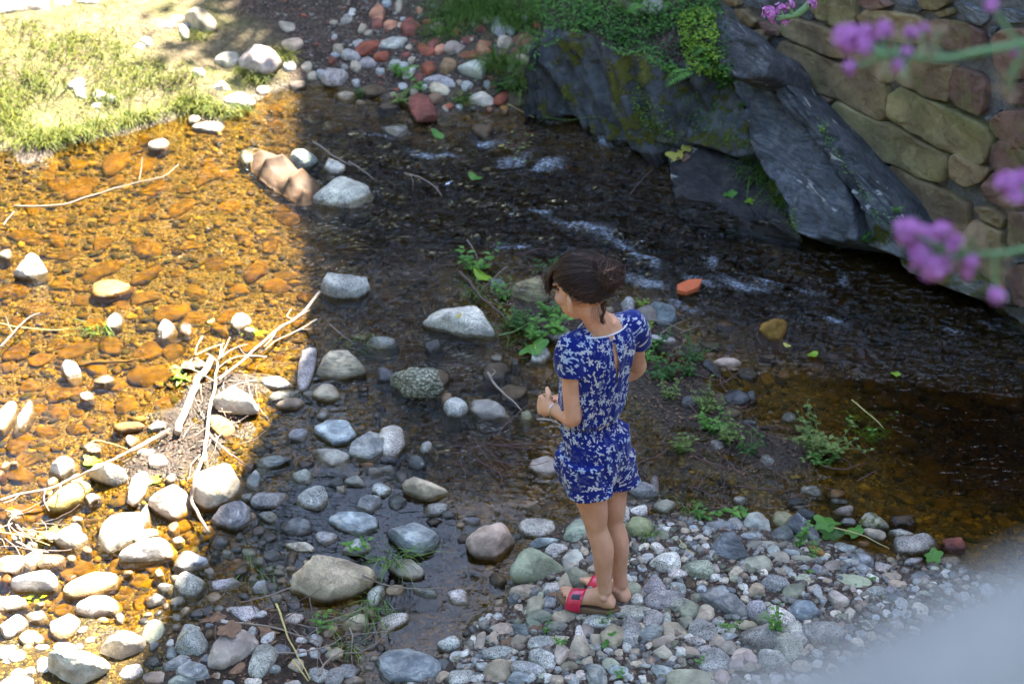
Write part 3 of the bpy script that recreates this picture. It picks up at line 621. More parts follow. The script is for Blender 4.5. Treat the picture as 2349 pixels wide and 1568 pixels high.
# other stones: tile: "u,v,a,b,angle,colour"
REST = {
1:"600,5,70,22,0,W 1550,410,80,50,0,C 2000,295,70,35,5,T 1510,585,60,30,-10,W 1630,675,112,46,-8,L 1800,620,42,30,0,W 1980,440,42,30,0,W 2030,580,62,28,0,T 2300,370,42,20,10,B 2130,510,35,25,0,T 520,565,60,42,-20,W 540,625,60,25,-30,W 680,640,42,30,0,W 755,665,42,20,0,W 660,718,42,16,10,W 1000,285,62,20,-30,W 950,312,42,20,0,W 1360,495,62,18,-25,W 1250,205,52,25,-40,W 1210,128,62,20,0,C 1140,160,62,22,0,W 1420,868,100,36,0,W 1330,818,50,25,0,W 1080,995,66,45,5,T 1690,1060,60,55,0,N 430,15,60,16,0,W 1960,170,60,26,-20,C 2100,450,40,28,0,T 2200,500,40,30,20,B",
2:"120,295,42,20,15,G 45,125,36,36,0,L 85,80,22,28,0,L 190,322,82,34,18,R 290,376,52,25,10,R 255,78,52,40,-30,S 250,158,42,40,0,M 350,160,42,36,0,S 480,185,60,58,20,M 70,372,60,35,0,L 190,422,60,27,0,G 110,442,36,30,0,T 380,432,50,30,20,G 275,482,36,20,-20,G 430,448,52,20,25,G 470,482,50,34,15,L 630,300,46,44,0,M 600,346,60,28,0,R 680,332,46,22,42,S 880,372,62,24,0,R 1250,268,72,42,15,M 610,456,56,40,25,R 680,608,66,34,-15,C 1100,662,52,32,22,R 1220,662,82,40,0,K 1245,402,56,30,-40,T 1305,722,28,20,-20,S 1120,742,36,34,0,O 525,948,30,24,0,B 985,892,72,58,0,K 1090,452,40,40,0,R 1000,300,30,26,0,R 320,20,30,22,0,B 540,530,30,30,0,M 540,70,18,22,0,S 1020,350,26,18,0,R 860,270,30,24,0,M 560,320,34,24,0,R 910,165,20,22,0,T 950,190,40,20,0,M 740,720,36,16,10,R 1020,740,24,22,0,S 40,650,60,36,0,T 230,620,90,34,0,K 330,720,80,34,0,K 140,700,40,20,0,T 400,40,24,40,0,T 150,190,30,30,0,T",
4:"35,185,42,32,10,W 790,635,44,58,-30,W 1650,640,66,52,0,C 1705,697,36,20,0,W 1940,1142,102,38,15,G 1985,1202,86,42,0,T 1080,1345,66,30,15,L 715,1030,70,26,10,W 640,1500,70,34,-20,C 900,1450,44,40,30,W 1270,690,40,44,0,T 2110,1130,40,22,0,G 2200,1280,40,30,0,B 2030,1410,60,50,0,B 890,1350,110,46,5,O 590,1150,52,30,-30,C 1000,1530,60,34,10,W 750,415,130,55,8,O 1360,930,60,46,20,T",
5:"690,1010,50,78,0,K 730,1150,40,45,30,T 1085,385,56,44,0,B 1500,722,76,50,-15,L 2190,756,116,34,-8,G 1845,552,36,20,0,T 280,780,122,34,0,B 135,742,22,60,80,T 1060,988,92,58,0,K 1270,1285,50,35,20,N 640,800,60,50,0,D 1540,640,40,26,0,K 1710,880,30,30,0,T 150,1100,40,20,0,K 1760,740,30,24,0,T 470,780,30,24,0,K 320,1000,90,50,0,D 1180,1130,90,60,0,K 420,1390,30,20,0,O",
6:"220,962,90,28,-40,D 380,1152,76,58,0,D 490,1142,36,42,0,D 265,1182,46,48,0,K 60,1182,50,40,0,D 740,1282,52,30,0,B 250,1482,52,30,-15,G 90,820,70,30,0,K 460,990,60,40,0,K 210,800,70,34,0,K 340,1260,60,34,0,K 120,1300,50,30,0,K 470,1330,60,30,0,D 600,880,60,26,0,K 300,650,60,22,0,O",
7:"640,295,70,28,38,W 1010,538,92,34,28,W 80,732,92,60,22,W 215,712,72,48,42,W 340,712,92,48,0,T 80,1172,92,74,35,L 245,1102,66,45,0,W 440,1162,86,72,10,C 430,1322,70,50,0,W 110,1542,132,40,0,W 2060,142,92,44,-14,G 1700,282,50,30,0,G 1830,418,66,45,0,B 2030,492,110,60,0,D 2050,616,116,34,-14,L 1860,672,76,48,0,D 1915,792,46,24,0,G 1050,1195,66,70,0,N 1180,1342,46,44,20,B 895,1472,76,44,8,L 1050,1412,70,45,10,D 1220,1402,100,34,20,B 1060,1516,76,45,0,P 1250,1532,92,48,0,B 1730,1542,56,25,0,L 1870,1452,46,34,0,B 2280,1362,72,38,25,T 2170,1492,52,44,0,G 2290,1502,82,58,30,G 1680,1082,102,56,0,G 2000,1112,66,42,20,L 2110,732,42,34,0,L 1080,40,56,40,20,W 1165,150,30,35,0,L 520,500,50,28,-35,T 700,490,24,50,80,O 250,1250,40,26,-30,W 60,1320,50,20,20,W 190,1305,36,22,0,C 290,1312,50,28,0,T 700,1125,60,14,15,C 820,1110,42,22,-45,W 300,1400,50,22,10,W 2300,180,60,40,0,D 2240,1320,30,20,0,T 1460,1310,30,20,0,D 2330,230,40,36,0,G 1900,1170,50,26,0,K 2060,1260,50,22,0,G 1780,1080,40,24,0,G 110,1480,40,28,0,C 30,1360,40,24,0,T 540,1300,36,18,0,C 200,1470,40,34,0,P 1950,350,40,22,0,K 2230,560,70,50,0,B 2080,60,60,30,0,K 1990,700,46,50,0,K 1440,1220,40,26,20,K 2000,1560,60,30,0,G 1560,1560,50,24,0,B",
8:"740,405,60,24,18,D 280,230,60,50,0,G 395,312,55,60,0,D 525,52,56,48,0,D 1400,596,102,32,20,B 1480,636,76,36,20,L 1555,852,50,60,-30,T 1255,932,82,47,0,T 1445,902,56,40,0,L 1440,992,50,46,0,B 1380,1096,96,34,-12,N 1550,1102,82,40,5,T 1750,1122,82,36,-8,L 1500,1172,82,30,-3,N 1420,1062,46,20,0,D 2140,1112,66,46,30,G 2130,1202,92,40,30,B 2232,1092,35,60,-10,G 2290,1192,92,48,5,T 1865,1232,70,68,0,T 1630,1302,60,64,0,T 1750,1246,42,42,0,T 1380,1282,76,46,-5,L 1235,1262,50,46,0,T 1140,1182,92,36,2,T 1055,1252,36,54,-20,T 955,1282,76,28,72,T 910,1272,30,45,0,L 1080,1342,100,42,5,G 1085,1466,98,70,25,T 1290,1442,112,40,-12,G 1520,1342,50,64,0,C 1225,1516,70,50,0,B 1755,1502,62,74,20,B 1640,1492,28,28,0,P 825,1512,76,54,10,L 710,1512,70,34,30,T 950,1522,72,28,5,L 60,1462,92,55,28,G 100,1532,82,38,10,P 1500,1252,62,34,0,C 2210,1262,76,38,5,C 2210,1332,66,42,0,C 2210,1472,76,38,-12,B 1960,832,50,25,-5,L 1990,912,56,50,0,N 2030,982,46,34,0,G 2220,722,92,62,8,L 2170,632,48,36,12,L 2190,552,62,28,25,N 2175,522,50,20,40,B 1915,262,30,50,0,L 1930,392,40,60,-10,L 2210,352,88,44,-8,N 2035,372,56,38,0,L 110,1146,92,54,5,T 210,1082,56,34,-20,T 190,1232,46,34,0,K 580,932,86,38,-10,G 890,442,62,34,0,B 1190,960,40,46,-30,D 1500,1050,30,20,0,D 1680,1190,34,40,0,T 1640,1210,36,50,0,L 1240,1190,70,40,-35,B 1330,1140,60,34,-25,N 2060,1160,24,24,0,T 1965,1290,26,48,-25,L 1560,1430,60,22,0,T 1390,1500,40,22,0,N 1300,1510,40,26,0,G 1480,1520,46,30,0,T 1850,1430,50,44,0,N 1900,1470,60,40,-10,B 2330,1340,40,30,0,L 2310,1010,60,40,0,L 1160,1410,40,20,0,T 860,1350,46,22,30,L 1560,1520,40,22,0,P 2020,1420,50,24,0,T 2300,800,60,30,0,L 2310,900,50,30,0,B 2100,690,50,22,15,G 2240,500,40,20,0,L 1860,700,40,24,0,T 700,1420,50,30,0,D 590,20,30,20,0,D 340,30,60,30,0,D 240,100,60,30,0,B 310,90,80,22,0,B 180,60,60,18,0,O 1620,480,36,30,0,K 1920,600,30,34,0,D 640,450,60,30,0,K 860,560,60,30,20,K 330,560,30,30,0,D 820,470,30,20,0,T 1080,860,66,46,0,K 380,920,60,34,0,T 1420,1500,30,24,0,L",
9:"600,30,52,34,0,G 410,302,46,30,0,L 1145,452,52,27,0,B 1330,537,68,36,-20,T 700,545,82,52,20,D 275,477,92,34,0,B 388,472,54,46,0,G 490,540,82,24,-5,B 560,612,106,37,3,N 825,706,76,28,0,N 540,732,88,45,-15,N 930,782,42,37,-20,B 1035,746,56,34,10,P 1170,727,62,27,5,B 1240,712,84,42,-30,B 1255,772,48,34,0,B 1380,762,66,27,-3,L 1590,722,72,22,22,G 1850,717,62,30,-8,L 1430,832,72,26,5,T 1490,882,60,28,-10,T 1655,827,66,38,0,B 775,927,72,40,22,N 900,907,35,28,10,P 1340,932,62,34,10,G 1455,937,42,45,0,G 290,927,52,45,0,B 510,1052,74,58,15,G 60,1042,72,56,-5,N 170,1082,62,50,15,T 600,1032,36,30,20,N 690,1102,90,46,-30,L 575,1112,52,38,10,N 455,1152,62,30,10,T 150,1192,84,60,-15,G 30,1132,50,48,0,N 250,1267,50,46,0,C 320,1232,62,28,5,B 60,1322,72,37,5,T 180,1317,62,34,15,G 330,1307,45,42,25,C 240,1402,92,72,5,G 390,1402,66,58,10,P 790,1182,62,46,20,L 740,1292,92,78,0,L 285,1512,54,44,0,P 100,1257,62,30,-5,L 480,1377,52,38,-20,P 620,1382,82,58,0,G 870,1132,26,40,0,P 490,765,40,34,-30,N 240,770,30,30,0,P 640,650,40,40,0,G 240,830,30,26,0,L 385,835,56,22,5,N 305,850,26,22,0,C 150,870,46,18,0,T 60,870,34,34,0,K 20,920,24,30,0,G 450,900,22,30,0,L 690,790,44,22,-40,T 570,795,26,24,0,C 130,560,36,30,0,P 65,570,28,24,0,G 170,625,28,32,0,L 120,635,24,24,0,B 90,490,34,18,0,B 30,515,38,22,0,T 175,500,30,22,0,B 30,705,34,18,10,C 400,780,50,16,5,C 980,700,30,14,0,B 1115,700,40,16,0,B 870,855,26,30,-20,T 1230,930,20,26,30,L 1180,915,24,20,0,P 1310,830,50,20,-25,L 1440,712,30,16,0,C 1490,690,16,20,0,P 1535,692,30,16,0,K 1135,680,26,14,0,P 930,650,60,22,-30,O 60,1240,40,24,0,L 350,1180,30,30,0,C 290,1180,50,26,0,L 260,1130,40,26,0,G 640,1180,40,30,0,P 500,1290,30,20,0,T 470,1440,50,26,0,C 420,1340,60,26,0,P 220,1500,30,30,0,N 820,1240,50,40,0,L 700,870,20,20,0,G 970,985,24,26,0,B 520,910,30,60,-60,T 450,935,22,18,0,L 460,705,30,16,0,P 760,660,50,28,-10,B 850,640,40,20,0,P 690,590,30,20,0,K 1250,600,40,24,0,O 1060,260,60,40,0,O 1090,310,60,24,0,B 800,310,70,30,0,D 870,410,70,34,-20,D 1520,440,80,40,0,K",
}
SMALL = []
for t, s_ in REST.items():
    for e in s_.split():
        u, v, a, b, ang, col = e.split(','); u, v, a, b, ang = map(float, (u, v, a, b, ang))
        cx, cy = T(t, u, v); SMALL.append((cx, cy, a*.3359, b*.3359, ang, col))
SMALL.sort(key=lambda e: -e[2]*e[3])
TINY = SMALL[262:]; SMALL = SMALL[:262]
for i, (cx, cy, a, b, ang, col) in enumerate(SMALL):
    rs = np.random.RandomState(900+i); gk = 1.14 if cx > 1100 and cy > 1150 else 1.05
    P = np.array(ell(cx, cy, a*gk, b*gk, ang, 12)); cen = np.array([cx, cy])
    P = cen+(P-cen)*(1+.10*rs.randn(12))[:, None]
    flat = rs.uniform(.35, .7)
    red = col in 'RMS'
    o = stone('loose_stone', P, .45 if red else flat, col, seed=500+i, facets=6 if red else rs.randint(2, 9), n=20 if max(a, b) < 16 else 28, cat='stone')
    STONES[-1]['ab'] = (max(a, b), min(a, b))

# the many smaller cobbles between them, past three hundred of a kind: one mass
MASS = []
for i, (cx, cy, a, b, ang, col) in enumerate(TINY):
    rs = np.random.RandomState(5000+i); P = np.array(ell(cx, cy, a*1.08, b*1.08, ang, 10)); cen = np.array([cx, cy]); P = cen+(P-cen)*(1+.1*rs.randn(10))[:, None]
    stone('cobble', P, rs.uniform(.35, .7), col, seed=6000+i, facets=4, n=12, collect=MASS)
def scatter(poly, n, amin, amax, cols, seed, th=(.3, .6)):
    rs = np.random.RandomState(seed); poly = np.array(poly, float); lo, hi = poly.min(0), poly.max(0); k = 0; tries = 0
    tc = np.zeros((len(STONES)+n, 3)); nt = len(STONES)
    for i, s in enumerate(STONES): tc[i] = (*s['c'], s['size'].max())
    cand = rs.uniform(lo, hi, (n*30, 2)); cand = cand[sdist(cand, poly) > 0]
    for c in cand:
        if k >= n: break
        a = amin*(amax/amin)**(rs.rand()**1.5)
        if (np.hypot(tc[:nt, 0]-c[0], tc[:nt, 1]-c[1]) < .72*(a+tc[:nt, 2])).any(): continue
        P = np.array(ell(c[0], c[1], a, a*rs.uniform(.45, .8), rs.uniform(-40, 40), 10)); P = c+(P-c)*(1+.14*rs.randn(10))[:, None]
        stone('cobble', P, rs.uniform(*th), cols[rs.randint(len(cols))], seed=seed+k, facets=9, n=14, collect=MASS, boxy=.62); tc[nt] = (c[0], c[1], a); nt += 1; k += 1
scatter([(560,1060),(720,930),(960,1060),(1060,1200),(1000,1330),(880,1540),(420,1560),(300,1450),(440,1250)], 95, 12, 27, 'GBDBDKGTD', 7000)
scatter([(1010,1520),(1180,1330),(1320,1220),(1500,1190),(1760,1215),(2050,1290),(2349,1330),(2349,1560),(1010,1590)], 300, 11, 27, 'GGBTLTNGCD', 8000, (.2, .42))
scatter([(820,640),(1180,820),(1230,1040),(1000,1130),(860,960)], 30, 10, 20, 'KDKGD', 9000)
scatter([(720,30),(1240,40),(1230,230),(980,255),(760,190)], 55, 8, 17, 'RMTGTKGMT', 9500)
scatter([(-20,1060),(330,1080),(420,1250),(330,1440),(100,1560),(-20,1560)], 36, 12, 24, 'WCOTW', 9900)

# stones lying under the clear water
SUBS = {1:"800,1245,62,40,T 780,1130,112,88,O 1000,1120,100,88,O 380,1262,72,40,K 560,1292,112,58,O 1420,1105,60,36,K 1560,1195,60,40,O 1450,1185,110,56,O 300,1150,110,50,O 520,1130,90,40,O 980,950,80,44,K 920,1020,60,36,K 640,1455,90,40,K 1060,1290,120,50,O 1220,1430,110,46,O 1560,1420,90,46,O 1000,1460,100,50,K 220,1420,110,46,O 820,1480,90,40,O 1880,860,70,40,O 1880,740,70,36,O 2150,780,110,46,K 1870,1030,60,36,K 1260,1290,60,30,K 400,1500,80,36,O 1950,1480,100,50,K",
4:"100,860,132,70,O 290,902,102,36,C 540,832,122,60,O 390,792,62,48,O 1000,842,102,58,O 760,802,92,58,O 1180,592,152,60,O 460,192,112,38,O 1330,442,112,68,K 1480,252,132,50,K 210,1087,92,48,O 715,1082,112,58,O 1000,1012,162,78,O 1120,1222,122,56,S 520,1252,62,54,O 320,1392,102,58,O 530,1372,92,48,K 880,1222,92,70,O 140,1472,132,70,O 290,1512,132,40,N 740,1222,60,30,O 370,1092,40,24,O 1620,432,92,50,O 1890,402,92,58,K 2090,472,92,48,S 250,560,100,40,K 560,500,70,40,K 690,300,110,40,O 1000,330,100,40,O 150,60,110,40,K 400,80,110,44,O 700,120,120,44,O 1000,150,120,46,O 1300,120,110,44,O 1750,280,110,54,K 1850,120,60,50,K 1220,300,60,44,K 820,520,60,30,K 1350,640,80,40,O 1500,700,90,34,O 60,940,60,34,O 440,1110,120,56,O 660,960,110,40,O 1180,860,90,50,K 1700,820,80,30,O 640,660,90,44,O 110,640,70,30,O 1560,620,100,50,O 990,480,130,36,O 420,380,110,50,O 90,440,110,60,K 240,300,100,50,K 1650,60,90,40,O 900,1480,60,30,O 1270,1330,60,30,S 250,1230,110,40,O 410,1250,70,40,O 1750,960,80,40,O 1900,900,60,40,O 2050,650,80,34,K 1960,330,90,50,K",
5:"280,340,62,58,B 330,220,90,40,O 120,150,110,40,K 470,330,110,44,K 320,480,90,36,K 440,560,70,34,K 750,880,90,40,D 1050,900,90,36,K 1000,1110,90,44,D 240,1010,100,50,D 850,1000,60,34,O 560,880,70,30,K 1360,1000,90,60,K 1300,1390,110,44,O 1180,1370,90,40,K 950,1400,90,40,N 800,1450,80,40,K 1150,1480,110,40,K 480,1480,60,60,N 690,1370,60,30,O 900,190,90,36,K 620,130,110,40,K 420,90,90,36,O",
6:"560,790,60,30,K 870,870,60,36,O 1060,870,90,36,O 1240,860,60,40,S 560,950,110,40,K 720,1000,60,36,O 900,960,110,36,K 600,1030,90,44,K 1540,980,60,40,O 1680,1080,70,44,O 1400,1180,110,44,K 1570,1190,80,36,O 1840,1060,80,50,O 1450,1300,120,40,K 1700,1280,110,40,K 2000,1300,120,44,O 2100,1430,150,56,K 1500,1480,120,44,K 1740,1450,110,50,K 2220,1530,60,40,N 1300,1060,90,30,K 1900,1200,90,40,K 2200,1180,110,40,O 540,290,70,60,K 330,430,60,30,K 1030,1150,90,36,K",
7:"100,120,110,60,O 210,20,110,36,N 150,400,170,70,O 420,370,110,50,O 840,290,60,60,N 1230,480,90,40,O 680,580,60,40,N 550,690,80,46,O 680,665,60,40,O 580,780,100,44,O 800,750,50,62,O 880,780,40,50,O 960,870,90,70,O 860,930,60,26,O 960,1000,60,50,O 1060,760,90,60,O 690,840,60,26,O 1300,615,96,40,B 1640,757,112,70,K 1560,600,110,60,N 1750,560,90,50,N 1650,640,80,44,N 1400,560,110,40,N 1550,1000,110,44,N 1300,1060,110,40,N 1750,900,70,40,K 380,960,90,40,O 440,1050,90,40,O 150,1240,90,40,O 340,1250,70,40,O 320,1480,60,40,O 160,1390,60,40,O 480,790,60,30,O 1130,560,70,30,O 900,80,30,30,O 820,1000,40,22,O 1100,920,40,40,N 2140,100,60,50,O 2160,560,60,30,K 1920,570,80,30,K 1770,730,60,34,K 60,560,50,60,O 330,190,60,40,O",
8:"755,632,56,48,T 780,730,80,50,N 640,1000,110,60,N 740,860,60,36,N 560,1130,110,50,N 880,1130,90,44,N 440,1240,100,40,K 620,1260,70,36,K 340,1330,60,30,K 280,1280,90,44,D 990,390,110,60,K 1080,300,80,50,K 1280,330,110,50,N 1330,270,90,40,K 1150,410,120,40,K 1540,420,100,60,O 1560,330,70,40,O 1440,350,70,40,K 1200,240,90,36,N 870,200,90,36,N 850,300,90,40,N 830,90,110,36,N 660,60,60,30,N 980,60,70,30,K 1290,620,60,36,K 1260,640,60,40,O 960,780,110,40,K 480,140,40,40,N 700,490,60,40,N 250,820,60,30,N 510,960,90,40,N 420,1040,110,40,K 990,1180,60,24,K",
9:"1280,260,142,56,K 1540,300,110,40,K 1780,340,112,52,K 1920,380,40,40,O 1100,280,60,50,N 1380,380,90,36,K 1470,100,60,50,K 1700,120,110,70,K 1850,150,70,36,K 2100,100,110,44,K 2100,260,110,50,K 2050,380,50,26,O 2320,400,60,50,N 2200,450,110,36,K 1650,230,50,30,O 1700,440,110,40,K 1260,600,70,36,O 1360,660,60,26,O 2000,480,90,36,K 2250,200,70,30,K 1500,380,70,30,K 1600,180,60,30,K",
}
SUBL = []
for t, s_ in SUBS.items():
    for e in s_.split():
        u, v, a, b, col = e.split(','); cx, cy = T(t, float(u), float(v)); SUBL.append((cx, cy, float(a)*.3359, float(b)*.3359, col))
SUBRGB = dict(O=(.088,.053,.006), K=(.058,.035,.004), T=(.095,.057,.010), N=(.040,.033,.004), S=(.085,.036,.005), C=(.10,.06,.009), B=(.07,.07,.065), D=(.025,.02,.012))
for i, (cx, cy, a, b, col) in enumerate(SUBL):
    rs = np.random.RandomState(1900+i); q1, q2 = rs.uniform(.65, 1.45), rs.uniform(.65, 1.35)
    P = np.array(ell(cx, cy, a*q1, b*q2, rs.uniform(-35, 35), 12)); cen = np.array([cx, cy]); P = cen+(P-cen)*(1+.2*rs.randn(12))[:, None]
    stone('sunken_stone', P, .34, col, kind='silt', sub=True, seed=1500+i, facets=8, boxy=.6, rough=.17, n=18, cat='sunken stone', rgb=SUBRGB[col])
# ------------------------------------------------------------------ unseen house on the right bank, shaped so that its shadow covers the stream
SO = np.array([SUN_DIR.x, SUN_DIR.y])/SUN_DIR.z                 # ground offset per metre of height
def plaster(): return simple("house_plaster", (.42, .36, .28), .9, .15, 3, .4, 60)
def prism(poly, z0, z1):
    n = len(poly); V = [(x, y, z0) for x, y in poly]+[(x, y, z1) for x, y in poly]
    F = [tuple(range(n))[::-1], tuple(range(n, 2*n))]+[(i, (i+1) % n, n+(i+1) % n, n+i) for i in range(n)]
    return V, F
HZ = 8.0
edge = [(-1.53, 4.3), (-.93, 6.95), (-.97, 7.5), (-1.22, 9.55), (-1.62, 10.5), (-1.75, 12.6)]  # wanted shade line on the ground; the roof outline is derived from it
roof_poly = [tuple(np.array(p)+SO*HZ) for p in edge]+[(9.5, 17.0), (9.5, 8.72)]
house = empty("shade_house", (5, 12, 1.7))
tag(house, "unseen plastered house above the stone wall, roof shaped to shade the stream", "house")
def child_of(o, par):
    o.parent = par; o.matrix_parent_inverse = Matrix.Translation(-Vector(par.location)); return o
V, F = prism(roof_poly, HZ-.12, HZ)
child_of(mesh_obj("roof", V, F, simple("roof_tile", (.32, .13, .08), .9, .2, 8, .4, 60), smooth=False), house)
inset = np.array(roof_poly); cen = inset.mean(0); inset = cen+(inset-cen)*.9
V, F = prism([tuple(p) for p in inset], .2, HZ-.12)
child_of(mesh_obj("wall", V, F, plaster(), smooth=False), house)
wv, wf = [], []
for k in range(3):
    for lv in (3.0, 5.6):
        a = inset[0]+(inset[-1]-inset[0])*((k+.6)/3.6); dx = (inset[-1]-inset[0]); dx = dx/np.linalg.norm(dx)
        o = mesh_obj("window", *prism([tuple(a), tuple(a+dx*.9), tuple(a+dx*.9+[0, -.04]), tuple(a+[0, -.04])], lv, lv+1.3), simple("window_glass", (.05, .06, .07), .15, .1), smooth=False)
        child_of(o, house)

# ------------------------------------------------------------------ retaining wall of laid blocks
def chaikin(P, k=1):
    P = np.asarray(P, float)
    for _ in range(k):
        Q = np.roll(P, -1, 0); P = np.stack([.88*P+.12*Q, .12*P+.88*Q], 1).reshape(-1, 2)
    return P
def block_mesh(poly, p0, n, proud=.05, deep=.1, rough=.012, seed=0, nseg=56, shrink=.985, chisel=0.0, rounds=2):
    """poly in picture units laid on the plane (p0, n); a pillow-faced block standing proud of it"""
    n = np.asarray(n, float); n = n/np.linalg.norm(n)
    up = np.array([0, 0, 1.0]); u = np.cross(up, n); u /= np.linalg.norm(u); v = np.cross(n, u)
    P3 = np.array([onplane(x, y, p0, n) for x, y in poly]); c = P3.mean(0)
    P2 = np.c_[(P3-c) @ u, (P3-c) @ v]
    P2 = chaikin(P2, rounds)
    c2 = (P2.min(0)+P2.max(0))/2; P2 = P2-c2; c = c+u*c2[0]+v*c2[1]
    nxt = np.roll(P2, -1, 0); sl_ = np.hypot(*(nxt-P2).T); cum = np.r_[0, np.cumsum(sl_)]; Q2 = np.vstack([P2, P2[:1]])
    tt = np.linspace(0, cum[-1], nseg, endpoint=False); O = np.c_[np.interp(tt, cum, Q2[:, 0]), np.interp(tt, cum, Q2[:, 1])]*shrink
    if np.sum(O[:, 0]*np.roll(O[:, 1], -1)-np.roll(O[:, 0], -1)*O[:, 1]) < 0: O = O[::-1]
    fac = [1, 1, .994, .984, .965, .88, .74, .62, .48, .34, .2, .1]; hh = [-deep, .35*proud, .8*proud, .93*proud, .985*proud]+[proud]*7
    rs = np.random.RandomState(seed); sd = rs.uniform(0, 90, 3)
    # ring insets in metres rather than by scale so that long blocks keep even edges
    mn = min(np.ptp(O[:, 0]), np.ptp(O[:, 1]))/2
    V = []
    for f, h in zip(fac, hh):
        V.append(np.c_[O*f, np.full(nseg, h)])
    V = np.vstack(V+[[[0, 0, proud]]])
    q = V*[1, 1, 1]
    nz = fbm(q*9+sd, 3); nz2 = fbm(q*30+sd, 2)
    w = np.r_[np.zeros(nseg), np.ones(len(V)-nseg)]
    fr_ = np.r_[np.repeat(fac, nseg), 0]; wi = np.clip((fr_-.25)/.4, 0, 1); nz = fbm(np.c_[q[:, :2]*7, np.full(len(q), sd[0])], 3)
    V[:, 2] += w*(rough*2.0*nz*(.3+.7*wi)+rough*.9*nz2*wi)
    if chisel:
        rd = fbm(np.c_[q[:, :2]*[14, 3], np.full(len(q), sd[0])], 3); V[:, 2] += w*wi*chisel*np.round(rd*4)/4
    V[:, :2] *= (1+.03*fbm(q*14+sd+9, 2))[:, None]
    W = V[:, :1]*u+V[:, 1:2]*v+V[:, 2:]*n
    F = []
    m = len(fac)
    for i in range(m-1):
        for j in range(nseg):
            j2 = (j+1) % nseg; F.append((i*nseg+j, i*nseg+j2, (i+1)*nseg+j2, (i+1)*nseg+j))
    for j in range(nseg): F.append(((m-1)*nseg+j, (m-1)*nseg+(j+1) % nseg, m*nseg))
    return c, W, F
def sandstone():
    t = NT("wall_sandstone"); oi = t.n("ObjectInfo"); pos = t.n("NewGeometry").outputs['Position']
    g = t.noise(pos, 5, 4, .6); f = t.noise(pos, 150, 3, .8); m = t.noise(pos, 28, 5, .7)
    c = t.mix(t.step(g, .35, .65), t.mix(1, oi.outputs['Color'], (.72, .68, .68), 'MULTIPLY'), t.mix(1, oi.outputs['Color'], (1.2, 1.18, 1.05), 'MULTIPLY'))
    c = t.mix(t.math('MULTIPLY', t.step(t.noise(pos, 3.2, 4, .7), .5, .64), .55), c, (.24, .22, .075))
    c = t.mix(t.math('MULTIPLY', t.step(m, .5, .72), .55), c, t.mix(1, c, (.55, .5, .46), 'MULTIPLY'))
    c = t.mix(t.math('MULTIPLY', t.step(f, .62, .72), .5), c, t.mix(1, c, (1.6, 1.55, 1.5), 'MULTIPLY'))
    h = t.math('ADD', m, t.math('MULTIPLY', f, .5))
    return t.done(t.bsdf(c, .92, t.bump(h, 1.0, .022), Specular_IOR_Level=.2))
SAND = sandstone()
MORTAR = simple("wall_mortar", (.12, .11, .10), .95, .7, 40, 1.2, 90)
wall = empty("stone_wall", (WALL_P[0], WALL_P[1], 0))
tag(wall, "old retaining wall of rough brown sandstone blocks with grey mortar", "wall")
WN = -WALL_N
# mortar core, a thick slab following the wall's foot
core = [(1628,-60),(1636,40),(1690,150),(1745,205),(1800,215),(1880,300),(1960,410),(2030,500),(2120,590),(2230,680),(2349,756),(2480,830),(2480,-60)]
c3 = np.array([onplane(x, y, WALL_P, WN) for x, y in core]); nb = len(c3)
V = list(c3-WN*-.006*0+WALL_N*.004)+list(c3+WALL_N*.14)
F = [tuple(range(nb)), tuple(range(nb, 2*nb))[::-1]]+[(i, nb+i, nb+(i+1) % nb, (i+1) % nb) for i in range(nb)]
co = mesh_obj("mortar_core", V, F, MORTAR, smooth=False)
bm = bmesh.new(); bm.from_mesh(co.data); bmesh.ops.triangulate(bm, faces=bm.faces); bmesh.ops.subdivide_edges(bm, edges=bm.edges, cuts=20, use_grid_fill=True)
KN = fbm(np.array([v_.co[:] for v_ in bm.verts])*13, 3)
for v_, k_ in zip(bm.verts, KN):
    p_ = np.array(v_.co)
    if (p_-WALL_P) @ WALL_N < .05: v_.co = Vector(p_+WN*(.018*k_+.006))
bm.normal_update(); bm.to_mesh(co.data); bm.free()
child_of(co, wall)
BROWN, PURP, SLATE, YEL, QZ = (.33,.23,.13), (.27,.155,.12), (.14,.14,.145), (.33,.26,.13), (.55,.43,.32)
